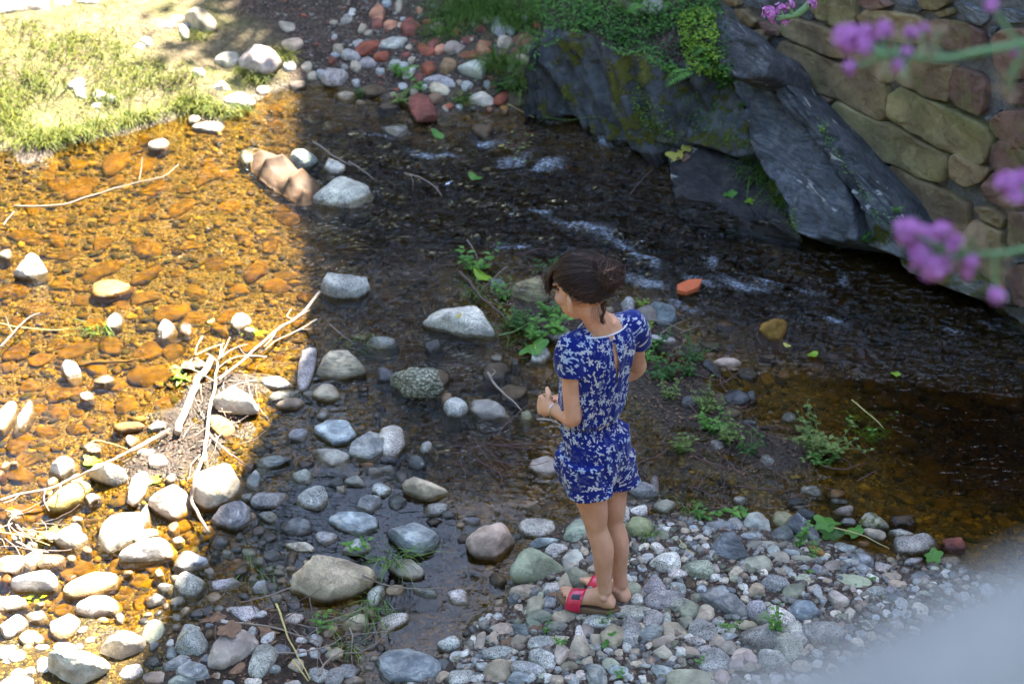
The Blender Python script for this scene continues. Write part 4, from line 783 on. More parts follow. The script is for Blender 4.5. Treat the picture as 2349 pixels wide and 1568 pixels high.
BLOCKS = [
(BROWN,[(725,160),(790,110),(960,150),(1090,200),(1160,330),(1180,400),(1050,370),(870,290),(740,230)]),
(BROWN,[(685,330),(720,270),(860,300),(1100,420),(1300,480),(1460,580),(1450,760),(1430,825),(1260,740),(1050,650),(850,570),(700,430)]),
(PURP,[(785,590),(860,580),(1080,670),(1020,740),(970,750),(820,680)]),
(YEL,[(1040,740),(1100,670),(1300,770),(1500,850),(1700,970),(1865,1040),(1860,1180),(1830,1240),(1700,1210),(1500,1110),(1200,1000),(1060,900)]),
(YEL,[(1460,640),(1530,580),(1680,640),(1900,740),(2100,830),(2170,910),(2160,1050),(2100,1120),(1950,1060),(1800,990),(1550,850),(1460,790)]),
(BROWN,[(1530,500),(1600,400),(1780,410),(1920,430),(1900,560),(1880,690),(1750,660),(1600,590),(1530,550)]),
(BROWN,[(1190,330),(1330,310),(1500,390),(1570,400),(1500,540),(1440,560),(1280,480),(1190,420)]),
(PURP,[(1930,440),(2080,490),(2130,560),(2120,740),(2090,780),(1950,720),(1890,660),(1890,560)]),
(BROWN,[(1880,1050),(1930,1030),(2050,1100),(2160,1140),(2100,1230),(2000,1265),(1880,1210),(1865,1120)]),
(BROWN,[(1430,1150),(1480,1110),(1650,1200),(1850,1290),(2000,1380),(2020,1460),(1990,1557),(1800,1557),(1620,1500),(1450,1380)]),
(BROWN,[(1260,110),(1330,40),(1420,60),(1700,110),(1720,250),(1640,300),(1450,260),(1290,200)]),
(PURP,[(1730,140),(1800,110),(2000,150),(2110,210),(2120,330),(2060,380),(1900,330),(1740,260)]),
(YEL,[(1050,-30),(1220,-30),(1250,130),(1180,190),(1060,160),(1045,80)]),
(YEL,[(950,-30),(1040,-30),(1050,140),(980,120),(955,60)]),
(YEL,[(1650,-60),(1880,-60),(1870,20),(1800,60),(1680,50)]),
(SLATE,[(1880,20),(1960,10),(2120,80),(2130,130),(2080,180),(1950,100)]),
(SLATE,[(1470,-20),(1560,-20),(1700,50),(1660,80),(1540,50)]),
(SLATE,[(2150,60),(2250,50),(2400,100),(2400,150),(2220,150)]),
(PURP,[(2170,260),(2220,190),(2420,180),(2420,520),(2270,540),(2190,440)]),
(PURP,[(2240,580),(2420,540),(2420,700),(2270,690)]),
(PURP,[(2150,810),(2250,740),(2420,740),(2420,1000),(2300,1000),(2160,900)]),
(PURP,[(2170,980),(2220,940),(2420,1010),(2420,1200),(2230,1190),(2160,1120)]),
(PURP,[(2110,1240),(2170,1160),(2420,1230),(2420,1400),(2200,1390),(2110,1330)]),
(BROWN,[(525,200),(600,190),(645,250),(590,340),(530,280)]),
(PURP,[(570,140),(640,150),(730,200),(720,240),(620,220)]),
(SLATE,[(310,30),(380,50),(510,190),(500,250),(430,230),(340,130)]),
(BROWN,[(400,50),(480,60),(565,140),(530,180),(450,130)]),
(QZ,[(640,490),(700,480),(790,550),(760,600),(650,570)]),
(SLATE,[(2110,790),(2210,740),(2190,790),(2130,820)]),
(QZ,[(1320,1240),(1410,1230),(1430,1340),(1390,1365),(1330,1290)]),
(SLATE,[(800,70),(860,30),(950,80),(930,140),(850,110)]),
(SLATE,[(460,20),(520,-10),(740,-10),(720,50),(560,60)]),
(BROWN,[(310,-30),(430,-30),(440,30),(360,40)]),
(PURP,[(1240,-30),(1400,-30),(1480,30),(1380,60),(1260,20)]),
(SLATE,[(840,760),(900,740),(1000,840),(960,920),(880,890)]),
(SLATE,[(1040,1030),(1150,1060),(1250,1110),(1160,1140),(1060,1080)]),
(BROWN,[(1560,1530),(1650,1530),(1880,1600),(1930,1690),(1800,1720),(1620,1640)]),
(BROWN,[(1960,1590),(2050,1480),(2230,1560),(2250,1720),(2130,1760),(1970,1700)]),
(YEL,[(1800,1740),(1950,1730),(2120,1790),(2230,1830),(2220,1990),(2080,1950),(1900,1850)]),
(PURP,[(2270,1430),(2420,1430),(2420,1700),(2290,1690)]),
(PURP,[(2260,1820),(2420,1780),(2420,2090),(2310,2060)]),
(BROWN,[(2050,1390),(2180,1410),(2260,1480),(2240,1550),(2100,1480)]),
(SLATE,[(2290,1720),(2420,1710),(2420,1770),(2290,1790)]),
(BROWN,[(1770,80),(1890,40),(1900,90),(1830,105)]),
(SLATE,[(2130,180),(2190,180),(2170,240),(2130,260)]),
]
for i, (cl, pl) in enumerate(BLOCKS):
    sl = cl is SLATE
    c, W, F = block_mesh([T(3, u, v) for u, v in pl], WALL_P, WN, .026 if sl else .046, .08, .011, 40+i, 48 if sl else 88, 1.0, 0.005)
    o = mesh_obj("block", W, F, SAND if not sl else ROCK['schist'], loc=c)
    rs = np.random.RandomState(i); o.color = (*(np.array(cl)*rs.uniform(.85, 1.2)), 1)
    child_of(o, wall)

# ------------------------------------------------------------------ bedrock slabs between the water and the wall
bot = [(1225,250),(1262,264),(1330,280),(1420,335),(1520,356),(1640,362),(1745,474),(1830,570),(1990,616),(2080,662),(2230,722),(2349,762),(2480,820)]
topc = [(1215,120),(1245,95),(1320,70),(1420,110),(1520,140),(1640,150),(1745,215),(1830,240),(1930,370),(2010,480),(2120,592),(2240,685),(2400,790)]
tz = [.42,.46,.5,.5,.5,.52]
B3 = np.array([G(x, y, 0.0) for x, y in bot]); T3 = np.array([G(x, y, tz[k]) if k < 6 else onplane(x, y, WALL_P+WN*.03, WN) for k, (x, y) in enumerate(topc)])
B3 = B3-np.array([0, 0, .22]); ns_, nh_ = 260, 60
BS, TS = smooth_line(B3, ns_), smooth_line(T3, ns_)
qq = np.linspace(0, 1, nh_)[None, :, None]; bul = np.sin(math.pi*np.linspace(0, 1, nh_))[None, :, None]
SV = BS[:, None, :]*(1-qq)+TS[:, None, :]*qq
al_ = np.linspace(0, 9.5, ns_)[:, None]+qq[..., 0]*1.1
st1 = fbm(np.stack([al_*1.9, qq[..., 0]*1.2+0*al_, 0*al_+3], -1), 3); st2 = fbm(np.stack([al_*9, qq[..., 0]*2.2+0*al_, 0*al_+7], -1), 3)
step_ = np.round(st1*3.5)/3.5
dn = np.array([-.55, -.62, .2]); dsp = (.13*step_+.05*st1+.05*st2+.02)*np.clip(np.minimum(qq[..., 0]*6, (1-qq[..., 0])*6), 0, 1)
SV = SV+dn*dsp[..., None]+np.array([0, 0, .0])
ii = (np.arange(ns_-1)[:, None]*nh_+np.arange(nh_-1)[None, :]).ravel()
face = big_mesh("slate_face", SV.reshape(-1, 3), np.c_[ii, ii+nh_, ii+nh_+1, ii+1], ROCK['moss']); face.color = (.075, .077, .080, 1)
tag(face, "steep dark slate bank dropping into the stream below the wall", "rock")
SLABS = [
('dark slate outcrop rising from the water under the clover','schist',(0.149,0.155,0.169),(1310,262,0),(-.30,-.75,.58),[tuple(T(2,u,v)) for u,v in [(1405,215),(1480,195),(1560,245),(1640,260),(1720,290),(1800,370),(1840,450),(1830,560),(1850,620),(1750,680),(1700,740),(1600,800),(1510,790),(1450,720),(1480,640),(1450,500),(1430,380)]]),
('narrow slate fin on the left of the dark outcrop','schist',(0.176,0.182,0.176),(1262,262,0),(-.45,-.65,.58),[tuple(T(2,u,v)) for u,v in [(1310,330),(1360,270),(1420,280),(1440,480),(1475,650),(1440,690),(1380,600),(1320,480)]]),
('flat grey slate face partly covered by moss','moss',(0.176,0.189,0.216),(1500,335,.02),(-.42,-.62,.66),[tuple(T(2,u,v)) for u,v in [(1845,420),(1930,350),(2060,370),(2180,400),(2230,470),(2260,560),(2330,640),(2349,800),(2230,830),(2180,850),(2000,770),(1900,700),(1870,560)]]),
('moss-covered ledge hanging over the stream','moss',(0.135,0.135,0.095),(1520,352,.0),(-.40,-.72,.56),[tuple(T(2,u,v)) for u,v in [(1850,620),(1950,700),(2080,720),(2200,760),(2349,780),(2400,880),(2380,960),(2250,1000),(2050,910),(1900,810)]]),
('big dark boulder at the corner below the wall','schist',(0.135,0.135,0.142),(1700,190,.62),(-.62,-.55,.55),[tuple(T(3,u,v)) for u,v in [(180,150),(220,90),(300,110),(420,240),(560,300),(650,420),(640,540),(530,560),(380,540),(310,440),(220,290)]]),
('mossy brown rock face left of the long slate slab','moss',(0.162,0.162,0.176),(1690,350,.12),(-.55,-.62,.56),[tuple(T(3,u,v)) for u,v in [(-40,470),(200,540),(360,540),(420,640),(500,900),(540,1060),(420,1080),(250,1020),(100,980),(-40,930)]]),
('long leaning slate slab between the stream and the wall','schist',(0.162,0.169,0.189),(1830,566,0),(-.66,-.50,.56),[tuple(T(3,u,v)) for u,v in [(400,570),(560,590),(720,680),(820,810),(900,900),(1000,1000),(1100,1180),(1190,1330),(1230,1570),(1240,1650),(1010,1640),(830,1600),(800,1450),(680,1250),(560,1100),(510,950),(480,750)]]),
('pale grey slab at the wall foot with moss along its edge','moss',(0.270,0.270,0.270),(2040,640,0),(-.66,-.50,.56),[tuple(T(3,u,v)) for u,v in [(1150,1180),(1290,1330),(1420,1390),(1500,1530),(1580,1650),(1600,1800),(1480,1740),(1300,1680),(1210,1600)]]),
('low mossy footing stone under the blurred flowers','moss',(0.216,0.203,0.162),(2250,730,0),(-.68,-.52,.52),[tuple(T(3,u,v)) for u,v in [(1480,1600),(1650,1640),(1850,1760),(2080,1900),(2250,2000),(2240,2080),(2100,2060),(1800,1950),(1560,1850)]]),
('dark slate filling the gap between slab and wall','schist',(0.115,0.119,0.128),(1990,520,.25),(-.70,-.52,.48),[tuple(T(3,u,v)) for u,v in [(620,440),(760,600),(900,740),(1060,900),(1250,1130),(1420,1300),(1520,1480),(1560,1650),(1400,1560),(1200,1340),(1020,1050),(860,880),(700,700)]]),
('wet dark rock shelf sloping into the stream','schist',(0.061,0.051,0.049),(1700,520,-.03),(-.12,-.16,.98),[(1535,352),(1600,338),(1690,350),(1745,430),(1800,500),(1842,565),(1780,545),(1700,532),(1600,524),(1548,460)]),
]
for i, (lab, kd, rgb, (bx_, by_, bz_), n_, pl) in enumerate(SLABS):
    c, W, F = block_mesh(pl, G(bx_, by_, bz_), n_, .055 if i < 9 else .03, .35, .03, 300+i, 110, 1.02, .03, 1)
    o = mesh_obj("rock_slab", W, F, ROCK[kd], loc=c); o.color = (*[v_*.66 for v_ in rgb], 1)
    tag(o, lab, "rock")
# ------------------------------------------------------------------ person at the water's edge
def J(px, py, Yd):                                            # joint seen at (px, py), Yd metres out from the camera
    d = ray(px, py); return CAMP+d*(Yd/d[1])
def unit(v): v = np.asarray(v, float); return v/math.sqrt(v @ v)
def loft(rings, nseg=24):
    """rings: (centre, vector u, vector v) closed with pole points"""
    V = []; n = len(rings)
    for c, u, v in rings:
        for k in range(nseg):
            a = 2*math.pi*k/nseg; V.append(np.asarray(c)+np.asarray(u)*math.cos(a)+np.asarray(v)*math.sin(a))
    F = [(i*nseg+k, i*nseg+(k+1) % nseg, (i+1)*nseg+(k+1) % nseg, (i+1)*nseg+k) for i in range(n-1) for k in range(nseg)]
    F.append(tuple(range(nseg-1, -1, -1))); F.append(tuple(range((n-1)*nseg, n*nseg)))
    return V, F
def limb(pts, rad, nseg=14, n=None, round_ends=True):
    pts = np.asarray(pts, float); rad = np.asarray(rad, float)
    n = n or max(4, (len(pts)-1)*6)
    L = smooth_line(np.c_[pts, rad], n); P, R = L[:, :3], L[:, 3]
    if round_ends:
        t0 = unit(P[0]-P[1]); t1 = unit(P[-1]-P[-2]); a, b = [], []
        for q in (.98, .8, .45): a.append((P[0]+t0*R[0]*q, R[0]*math.sqrt(1-q*q)))
        for q in (.45, .8, .98): b.append((P[-1]+t1*R[-1]*q, R[-1]*math.sqrt(1-q*q)))
        P = np.vstack([[x[0] for x in a], P, [x[0] for x in b]]); R = np.r_[[x[1] for x in a], R, [x[1] for x in b]]
    return tube(P, R, nseg)
def blob(c, ax, ra, n=18, m=12):
    """ellipsoid with axes ax (3 unit vectors) and radii ra"""
    V = []
    for i in range(1, m):
        la = math.pi*i/m-math.pi/2
        for k in range(n):
            a = 2*math.pi*k/n
            V.append(np.asarray(c)+ax[0]*ra[0]*math.cos(la)*math.cos(a)+ax[1]*ra[1]*math.cos(la)*math.sin(a)+ax[2]*ra[2]*math.sin(la))
    b = len(V); V += [np.asarray(c)-ax[2]*ra[2], np.asarray(c)+ax[2]*ra[2]]
    F = [(i*n+k, i*n+(k+1) % n, (i+1)*n+(k+1) % n, (i+1)*n+k) for i in range(m-2) for k in range(n)]
    F += [(b, (k+1) % n, k) for k in range(n)]+[(b+1, (m-2)*n+k, (m-2)*n+(k+1) % n) for k in range(n)]
    return V, F
def fused(name, parts, voxel, mat, smooth=4, fac=.5):
    V, F = join(parts); o = mesh_obj(name, V, F, mat)
    bm = bmesh.new(); bm.from_mesh(o.data); bmesh.ops.recalc_face_normals(bm, faces=bm.faces); bm.to_mesh(o.data); bm.free()
    md = o.modifiers.new("r", 'REMESH'); md.mode = 'VOXEL'; md.voxel_size = voxel; md.use_smooth_shade = True
    ms = o.modifiers.new("s", 'SMOOTH'); ms.factor = fac; ms.iterations = smooth
    dg = bpy.context.evaluated_depsgraph_get(); me = bpy.data.meshes.new_from_object(o.evaluated_get(dg))
    o.modifiers.clear(); o.data = me
    if not me.materials: me.materials.append(mat)
    me.polygons.foreach_set("use_smooth", [True]*len(me.polygons))
    return o
def mverts(o):
    a = np.empty(len(o.data.vertices)*3, np.float32); o.data.vertices.foreach_get("co", a); return a.reshape(-1, 3).astype(float)
def mset(o, V): o.data.vertices.foreach_set("co", np.asarray(V, np.float32).ravel()); o.data.update()

def skin_mat():
    t = NT("skin"); pos = t.n("NewGeometry").outputs['Position']
    n = t.noise(pos, 18, 3); c = t.mix(t.step(n, .3, .7), (.50, .25, .135), (.60, .33, .20))
    c = t.mix(t.math('MULTIPLY', t.step(t.noise(pos, 60, 2), .66, .76), .25), c, (.36, .16, .10))
    c = t.mix(t.math('MULTIPLY', t.step(t.noise(pos, 9, 2), .45, .7), .35), c, (.56, .24, .15))
    return t.done(t.bsdf(c, .5, t.bump(t.noise(pos, 300, 2), .15, .001), Specular_IOR_Level=.35))
SKIN = skin_mat()
UZ = np.array([0, 0, 1.0])
phi = math.radians(58); TF = np.array([-math.cos(phi), math.sin(phi), 0]); TL = np.array([-math.sin(phi), -math.cos(phi), 0])
ph2 = math.radians(50); PF = np.array([-math.cos(ph2), math.sin(ph2), 0]); PL = np.array([-math.sin(ph2), -math.cos(ph2), 0])
person = empty("person", G(1412, 1388, .075))
tag(person, "dark-haired person in blue floral romper and red sandals standing on the pebble bank", "person")

Lhip, Rhip = J(1338,1055,5.205), J(1395,1045,5.29)
Lkn, Rkn = J(1371,1212,5.165), J(1408,1198,5.255)
Lan, Ran = J(1388,1352,5.140), J(1424,1338,5.222)
pel = (Lhip+Rhip)/2
waist = J(1353,962,5.25); chest = J(1366,850,5.265); shc = J(1382,757,5.275)
Lsh = shc+TL*.126+UZ*-.028; Rsh = shc-TL*.126+UZ*-.022
neck0 = shc+UZ*.02+TF*.0
# head frame: turned further left than the chest, bowed
ph = math.radians(36); pd = math.radians(16)
HF = np.array([-math.cos(ph)*math.cos(pd), math.sin(ph)*math.cos(pd), -math.sin(pd)])
HL = unit(np.array([-math.sin(ph), -math.cos(ph), 0])); HU = unit(np.cross(HF, HL))
if HU[2] < 0: HU = -HU
roll = math.radians(4); HL, HU = HL*math.cos(roll)+HU*math.sin(roll), HU*math.cos(roll)-HL*math.sin(roll)
HC = J(1335, 661, 5.275)
AX = (HF, HL, HU)
HS = 1.10
def hp(f, l, u): return HC+(HF*f+HL*l+HU*u)*HS
Lel, Lwr = J(1314,958,5.165), J(1268,938,5.255)
Rel, Rwr = J(1460,846,5.43), J(1300,912,5.40)
parts = []
# trunk
def tring(c, W, D, l=TL, f=TF): return (c, l*W, f*D)
parts.append(loft([tring(pel-UZ*.05, .09, .075, PL, PF), tring(pel, .125, .09, PL, PF), tring(pel+UZ*.07, .125, .088, PL, PF), tring(waist, .090, .066), tring((waist+chest)/2, .102, .074), tring(chest, .122, .088), tring(chest*.45+shc*.55, .128, .084), tring(shc-UZ*.01, .118, .062), tring(shc+UZ*.022, .07, .05), tring(shc+UZ*.045, .048, .046)], 28))
parts.append(limb([shc-UZ*.02-TF*.01, (shc+hp(-.02, 0, -.075))/2-TF*.004, hp(-.018, 0, -.06)], [.058, .046, .046]))
# skull, jaw, cheeks, nose, lips, ears
_b = blob
def hblob(c, ax, ra, *a): return _b(c, ax, [x*HS for x in ra], *a)
parts += [hblob(hp(-.012, 0, .022), AX, (.088, .069, .080), 24, 16), hblob(hp(.028, 0, -.040), AX, (.056, .053, .060), 20, 14), hblob(hp(.055, 0, -.079), AX, (.023, .024, .019)),
          limb([hp(.080, 0, .012), hp(.093, 0, -.016), hp(.097, 0, -.026)], [.007, .009, .0105], 10), hblob(hp(.079, 0, -.052), AX, (.013, .021, .006)), hblob(hp(.078, 0, -.061), AX, (.012, .018, .0065)),
          hblob(hp(.075, 0, .022), AX, (.012, .045, .010))]
for s_ in (1, -1):
    parts += [hblob(hp(.052, s_*.036, -.022), AX, (.026, .022, .024)), hblob(hp(-.006, s_*.078, -.020), (unit(HF-HL*s_*.6), unit(HL*s_+HF*.6), HU), (.018, .0065, .030)), hblob(hp(-.002, s_*.074, -.043), AX, (.009, .0065, .011))]
# arms
def arm(sh, el, wr, s_):
    parts.append(limb([sh, sh*.72+el*.28, sh*.3+el*.7, el, el*.7+wr*.3, el*.25+wr*.75, wr], [.044, .039, .034, .0315, .0315, .0255, .0215], 16, 30))
arm(Lsh, Lel, Lwr, 1); arm(Rsh, Rel, Rwr, -1)
def hand(wr, fw, back, side, curl, tcurl):
    """fw: along the palm; back: back of the hand; side: towards the thumb"""
    fw = unit(fw); side = unit(side-fw*np.dot(side, fw)); back = unit(np.cross(fw, side))*(1 if np.dot(np.cross(fw, side), back) > 0 else -1)
    parts.append(loft([(wr-fw*.006, side*.021, back*.017), (wr+fw*.018, side*.026, back*.0165), (wr+fw*.05, side*.034, back*.0145), (wr+fw*.074, side*.036, back*.012), (wr+fw*.08, side*.032, back*.008)], 18))
    for k, (off, ln) in enumerate(((.027, .062), (.0095, .070), (-.0085, .066), (-.0255, .052))):
        b = wr+fw*(.074-.004*abs(k-1.2))+side*off; d = unit(fw+side*off*2.5); p = [b-fw*.012, b]; a = 0
        for j, sg in enumerate((.44, .31, .25)):
            a += curl[j]*(1+.06*k); dd = unit(d*math.cos(a)-back*math.sin(a)); p.append(p[-1]+dd*ln*sg)
        parts.append(limb(p, [.0088, .0086, .0082, .0074, .0064], 10, 16))
    b = wr+fw*.022+side*.024; d0 = unit(fw*.55+side*.8-back*.25); d1 = unit(fw*.9+side*.15-back*.45*tcurl)
    parts.append(limb([b-side*.008, b+d0*.028, b+d0*.028+d1*.03, b+d0*.028+d1*.052], [.0125, .0110, .0095, .0075], 10, 14))
hand(Lwr, unit(Lwr-Lel)+np.array([-.1, .05, -.05]), UZ*.6+np.array([-.2, -.7, 0]), TF*1.0+UZ*.15, (1.05, 1.25, .8), 1.3)
hand(Rwr, unit(np.array([-1, -.25, .05])), UZ*.8+TF*.6, UZ*.4-TF*.8, (.6, .9, .6), .8)
# legs
def leg(hip, kn, an, fdir):
    bk = -fdir
    mid = (kn+an)/2
    parts.append(limb([hip, hip*.6+kn*.4, hip*.22+kn*.78, kn+fdir*.004, kn*.72+an*.28+bk*.010, kn*.48+an*.52+bk*.006, kn*.2+an*.8, an], [.075, .064, .049, .040, .041, .0365, .0285, .0265], 18, 44))
LFd = unit(np.array([-.95, .31, 0])); RFd = unit(np.array([-.74, .67, 0]))
leg(Lhip, Lkn, Lan, LFd); leg(Rhip, Rkn, Ran, RFd)
FEET = []
def foot(an, fd, s_, z0):
    sd = np.array([-fd[1], fd[0], 0])*s_                          # towards the outer side of the foot
    heel = np.array([an[0], an[1], 0])-fd*.034
    R = lambda f, w, h, zc, off=0: (heel+fd*f+sd*off+UZ*(z0+zc), sd*w, UZ*h)
    parts.append(loft([R(-.006, .016, .014, .022), R(.006, .027, .026, .028), R(.03, .031, .045, .042), R(.055, .029, .046, .046), R(.085, .031, .033, .033), R(.12, .036, .024, .025, .002), R(.15, .040, .019, .020, .004), R(.168, .037, .014, .015, .004), R(.175, .03, .008, .012, .004)], 20))
    for q in (1, -1): parts.append(blob(np.array([an[0], an[1], z0+.062])+sd*.027*q-fd*.002, (fd, sd, UZ), (.012, .010, .013)))
    for k in range(5):                                            # big toe on the inner side
        off = -.027+.0145*k; f0 = .160-.0035*k*k*.6; ln = (.046, .040, .036, .031, .026)[k]; r = (.0115, .0085, .008, .0075, .0075)[k]
        b = heel+fd*f0+sd*off+UZ*(z0+.016)
        parts.append(limb([b-fd*.01, b+fd*ln*.5+UZ*.004, b+fd*ln-UZ*.003], [r, r*.98, r*.9], 10, 10))
    FEET.append((heel, fd, sd, z0))
SOLE_L = Lan[2]-.082; SOLE_R = Ran[2]-.080
foot(Lan, LFd, 1, SOLE_L); foot(Ran, RFd, -1, SOLE_R)
body = fused("body", parts, .0036, SKIN, 5)
child_of(body, person)
# eyes, brows and lips in the lowered face
for s_ in (1, -1):
    o = mesh_obj("eye", *blob(hp(.066, s_*.029, .004), AX, (.007, .011, .005), 12, 8), simple("eye_lid_dark", (.05, .03, .025), .3, .1)); child_of(o, person)
o = mesh_obj("lips", *blob(hp(.0825, 0, -.0565), AX, (.010, .017, .006), 14, 8), simple("lip", (.42, .14, .11), .45, .1)); child_of(o, person)

# ---- romper: printed cloth
def romper_mat():
    t = NT("floral_cloth"); uv = t.n("Attribute", attribute_name='pat').outputs['Vector']
    wob = t.n("VectorMath", {0: uv, 1: t.n("VectorMath", {0: t.noise(uv, 40, 2, col=True), 'Scale': .006}, operation='SCALE').outputs[0]}, operation='ADD').outputs[0]
    def sprig(scale, petals, size, deep, keep, seed):
        mp = t.n("Mapping", {'Vector': wob, 'Location': (seed, seed*1.7, 0)}).outputs[0]
        vo = t.n("TexVoronoi", {'Vector': mp, 'Scale': scale, 'Randomness': .95}, voronoi_dimensions='2D')
        sv = t.n("VectorMath", {0: mp, 'Scale': scale}, operation='SCALE').outputs[0]
        ps = t.n("VectorMath", {0: vo.outputs['Position'], 'Scale': scale}, operation='SCALE').outputs[0]
        d = t.n("VectorMath", {0: sv, 1: ps}, operation='SUBTRACT').outputs[0]
        sx = t.n("SeparateXYZ"); t.set(sx, 0, d); rc = t.n("SeparateColor"); t.set(rc, 0, vo.outputs['Color'])
        ang = t.math('ADD', t.math('ARCTAN2', sx.outputs[1], sx.outputs[0]), t.math('MULTIPLY', rc.outputs[0], 6.28))
        pet = t.math('ADD', 1-deep, t.math('MULTIPLY', t.math('COSINE', t.math('MULTIPLY', ang, petals)), deep))
        pet = t.math('MULTIPLY', pet, t.math('MULTIPLY_ADD', rc.outputs[2], .5*size, .75*size))
        m = t.step(t.math('SUBTRACT', pet, vo.outputs['Distance']), 0.0, .05)
        return t.math('MULTIPLY', m, t.step(rc.outputs[1], 1-keep, 1-keep+.01))
    big = sprig(24, 5, .37, .34, .62, .13); leaf = sprig(36, 2, .36, .36, .55, 1.37); leaf2 = sprig(46, 2, .34, .34, .5, 2.71); dots = sprig(95, 4, .30, .2, .16, .77)
    clump = t.step(t.noise(uv, 11, 1), .34, .45)
    m = t.math('MAXIMUM', t.math('MAXIMUM', big, leaf), t.math('MAXIMUM', leaf2, dots)); m = t.math('MULTIPLY', m, t.math('MULTIPLY_ADD', clump, .92, .08))
    blue = t.mix(t.noise(uv, 30, 2), (.002, .007, .095), (.004, .014, .16))
    c = t.mix(m, blue, t.mix(rcmix(t, uv), (.50, .48, .43), (.34, .40, .46)))
    wv = t.noise(uv, 700, 1)
    return t.done(t.bsdf(c, .85, t.bump(wv, .15, .001), Specular_IOR_Level=.15, Sheen_Weight=.15))
def rcmix(t, uv): return t.step(t.noise(uv, 14, 2), .4, .6)
CLOTH = romper_mat()
g = []
wst = waist
def gr(c, W, D, l=TL, f=TF): return (c, l*W, f*D)
mixp = lambda a, b, q: a*(1-q)+b*q
g.append(loft([gr(wst-UZ*.012, .099, .074), gr(wst+UZ*.010, .101, .076), gr(wst+UZ*.034, .117, .090), gr(mixp(wst, chest, .45), .124, .094), gr(chest, .131, .099), gr(mixp(chest, shc, .45), .140, .097), gr(mixp(chest, shc, .8), .142, .084), gr(shc-UZ*.002, .125, .070), gr(shc+UZ*.012, .098, .062)], 40))
g.append(loft([gr(wst+UZ*.004, .099, .074), gr(wst-UZ*.03, .113, .086, PL, PF), gr(pel+UZ*.10, .128, .098, PL, PF), gr(pel+UZ*.03, .137, .108, PL, PF), gr(pel-UZ*.04, .134, .106, PL, PF), gr(pel-UZ*.075, .115, .094, PL, PF)], 40))
for hip, kn, s_, e in ((Lhip, Lkn, 1, .37), (Rhip, Rkn, -1, .33)):
    dn = unit(kn-hip); off = PL*s_*.012
    g.append(loft([(hip+UZ*.03+off, PL*.074, PF*.100), (hip-UZ*.03+off, PL*.080, PF*.103), (mixp(hip, kn, .25)+off, PL*.080, PF*.100), (mixp(hip, kn, e-.06)+off, PL*.083, PF*.101), (mixp(hip, kn, e)+off-UZ*.0, PL*.084, PF*.102)], 32))
for sh, el, s_ in ((Lsh, Lel, 1), (Rsh, Rel, -1)):                # loose cap sleeves
    d = unit(el-sh); o1 = unit(np.cross(d, TF)); o2 = unit(np.cross(d, o1)); out = TL*s_
    g.append(blob(sh-out*.004+UZ*.002, (out, TF, UZ), (.049, .056, .050), 20, 14))
    g.append(limb([sh-out*.085+UZ*.026, sh-out*.03+UZ*.012, sh+UZ*.0], [.036, .046, .048], 16, 12))
    g.append(loft([(sh-d*.01, o1*.046, o2*.056), (sh+out*.006+d*.03, o1*.050, o2*.061), (sh+out*.006+d*.07, o1*.050, o2*.063), (sh+out*.006+d*.09, o1*.051, o2*.065)], 28))
rom = fused("romper", g, .0045, CLOTH, 4)
V = mverts(rom)
cen = np.array([np.interp(V[:, 2], [pel[2], wst[2], shc[2]], [pel[k], wst[k], shc[k]]) for k in range(2)]).T
rel = V[:, :2]-cen; al = rel @ TL[:2]; af = rel @ TF[:2]; ang = np.arctan2(al, -af); rr = np.hypot(al, af)
top = V[:, 2] > wst[2]
# folds: gathers below and above the elastic, drape lower down
fold = np.sin(ang*17+3*fbm(V*6, 2))*np.exp(-np.abs(V[:, 2]-wst[2])/.05)*.005
fold += fbm(np.c_[ang*3.2, V[:, 2]*5, np.full(len(V), 3.3)], 3)*np.where(top, .016, .012)*np.clip(np.abs(V[:, 2]-wst[2])/.06, .25, 1)
drape = np.sin(ang*6+1.3)*np.clip((pel[2]+.02-V[:, 2])/.12, 0, 1)*.012
nrm = rel/np.maximum(rr, 1e-4)[:, None]
V[:, :2] += nrm*(fold+drape)[:, None]
# hems: uneven
low = np.clip((pel[2]-.10-V[:, 2])/.06, 0, 1); V[:, 2] += low*.016*np.sin(ang*5+.6)
mset(rom, V)
pa = np.zeros((len(V), 3), np.float32); pa[:, 0] = ang*.14; pa[:, 1] = V[:, 2]-rr
a_ = rom.data.attributes.new("pat", 'FLOAT_VECTOR', 'POINT'); a_.data.foreach_set("vector", pa.ravel())
# keyhole slit down the middle of the back
bm = bmesh.new(); bm.from_mesh(rom.data); kill = []
for v_ in bm.verts:
    p_ = np.array(v_.co); r_ = p_[:2]-shc[:2]; s1 = float(r_ @ TL[:2]); s2 = float(r_ @ -TF[:2]); q = (shc[2]-.012-p_[2])/.155
    if s2 > 0 and 0 < q < 1 and abs(s1) < .0055*math.sin(math.pi*q**.8)+.001: kill.append(v_)
bmesh.ops.delete(bm, geom=kill, context='VERTS'); bm.to_mesh(rom.data); bm.free()
child_of(rom, person)
# pale piping round the neck
pp = []
WHITE = simple("white_piping", (.62, .64, .68), .7, .1)
for k in range(41):
    a = 2*math.pi*k/40; pp.append(shc+UZ*.0165+TL*.094*math.cos(a)+TF*.059*math.sin(a))
child_of(mesh_obj("neck_piping", *tube(pp, .0026, 6), WHITE), rom)
o = mesh_obj("button", *blob(shc+UZ*.006-TF*.068, (TL, TF, UZ), (.005, .004, .005), 10, 6), simple("pearl_button", (.7, .6, .62), .3, .1)); child_of(o, rom)

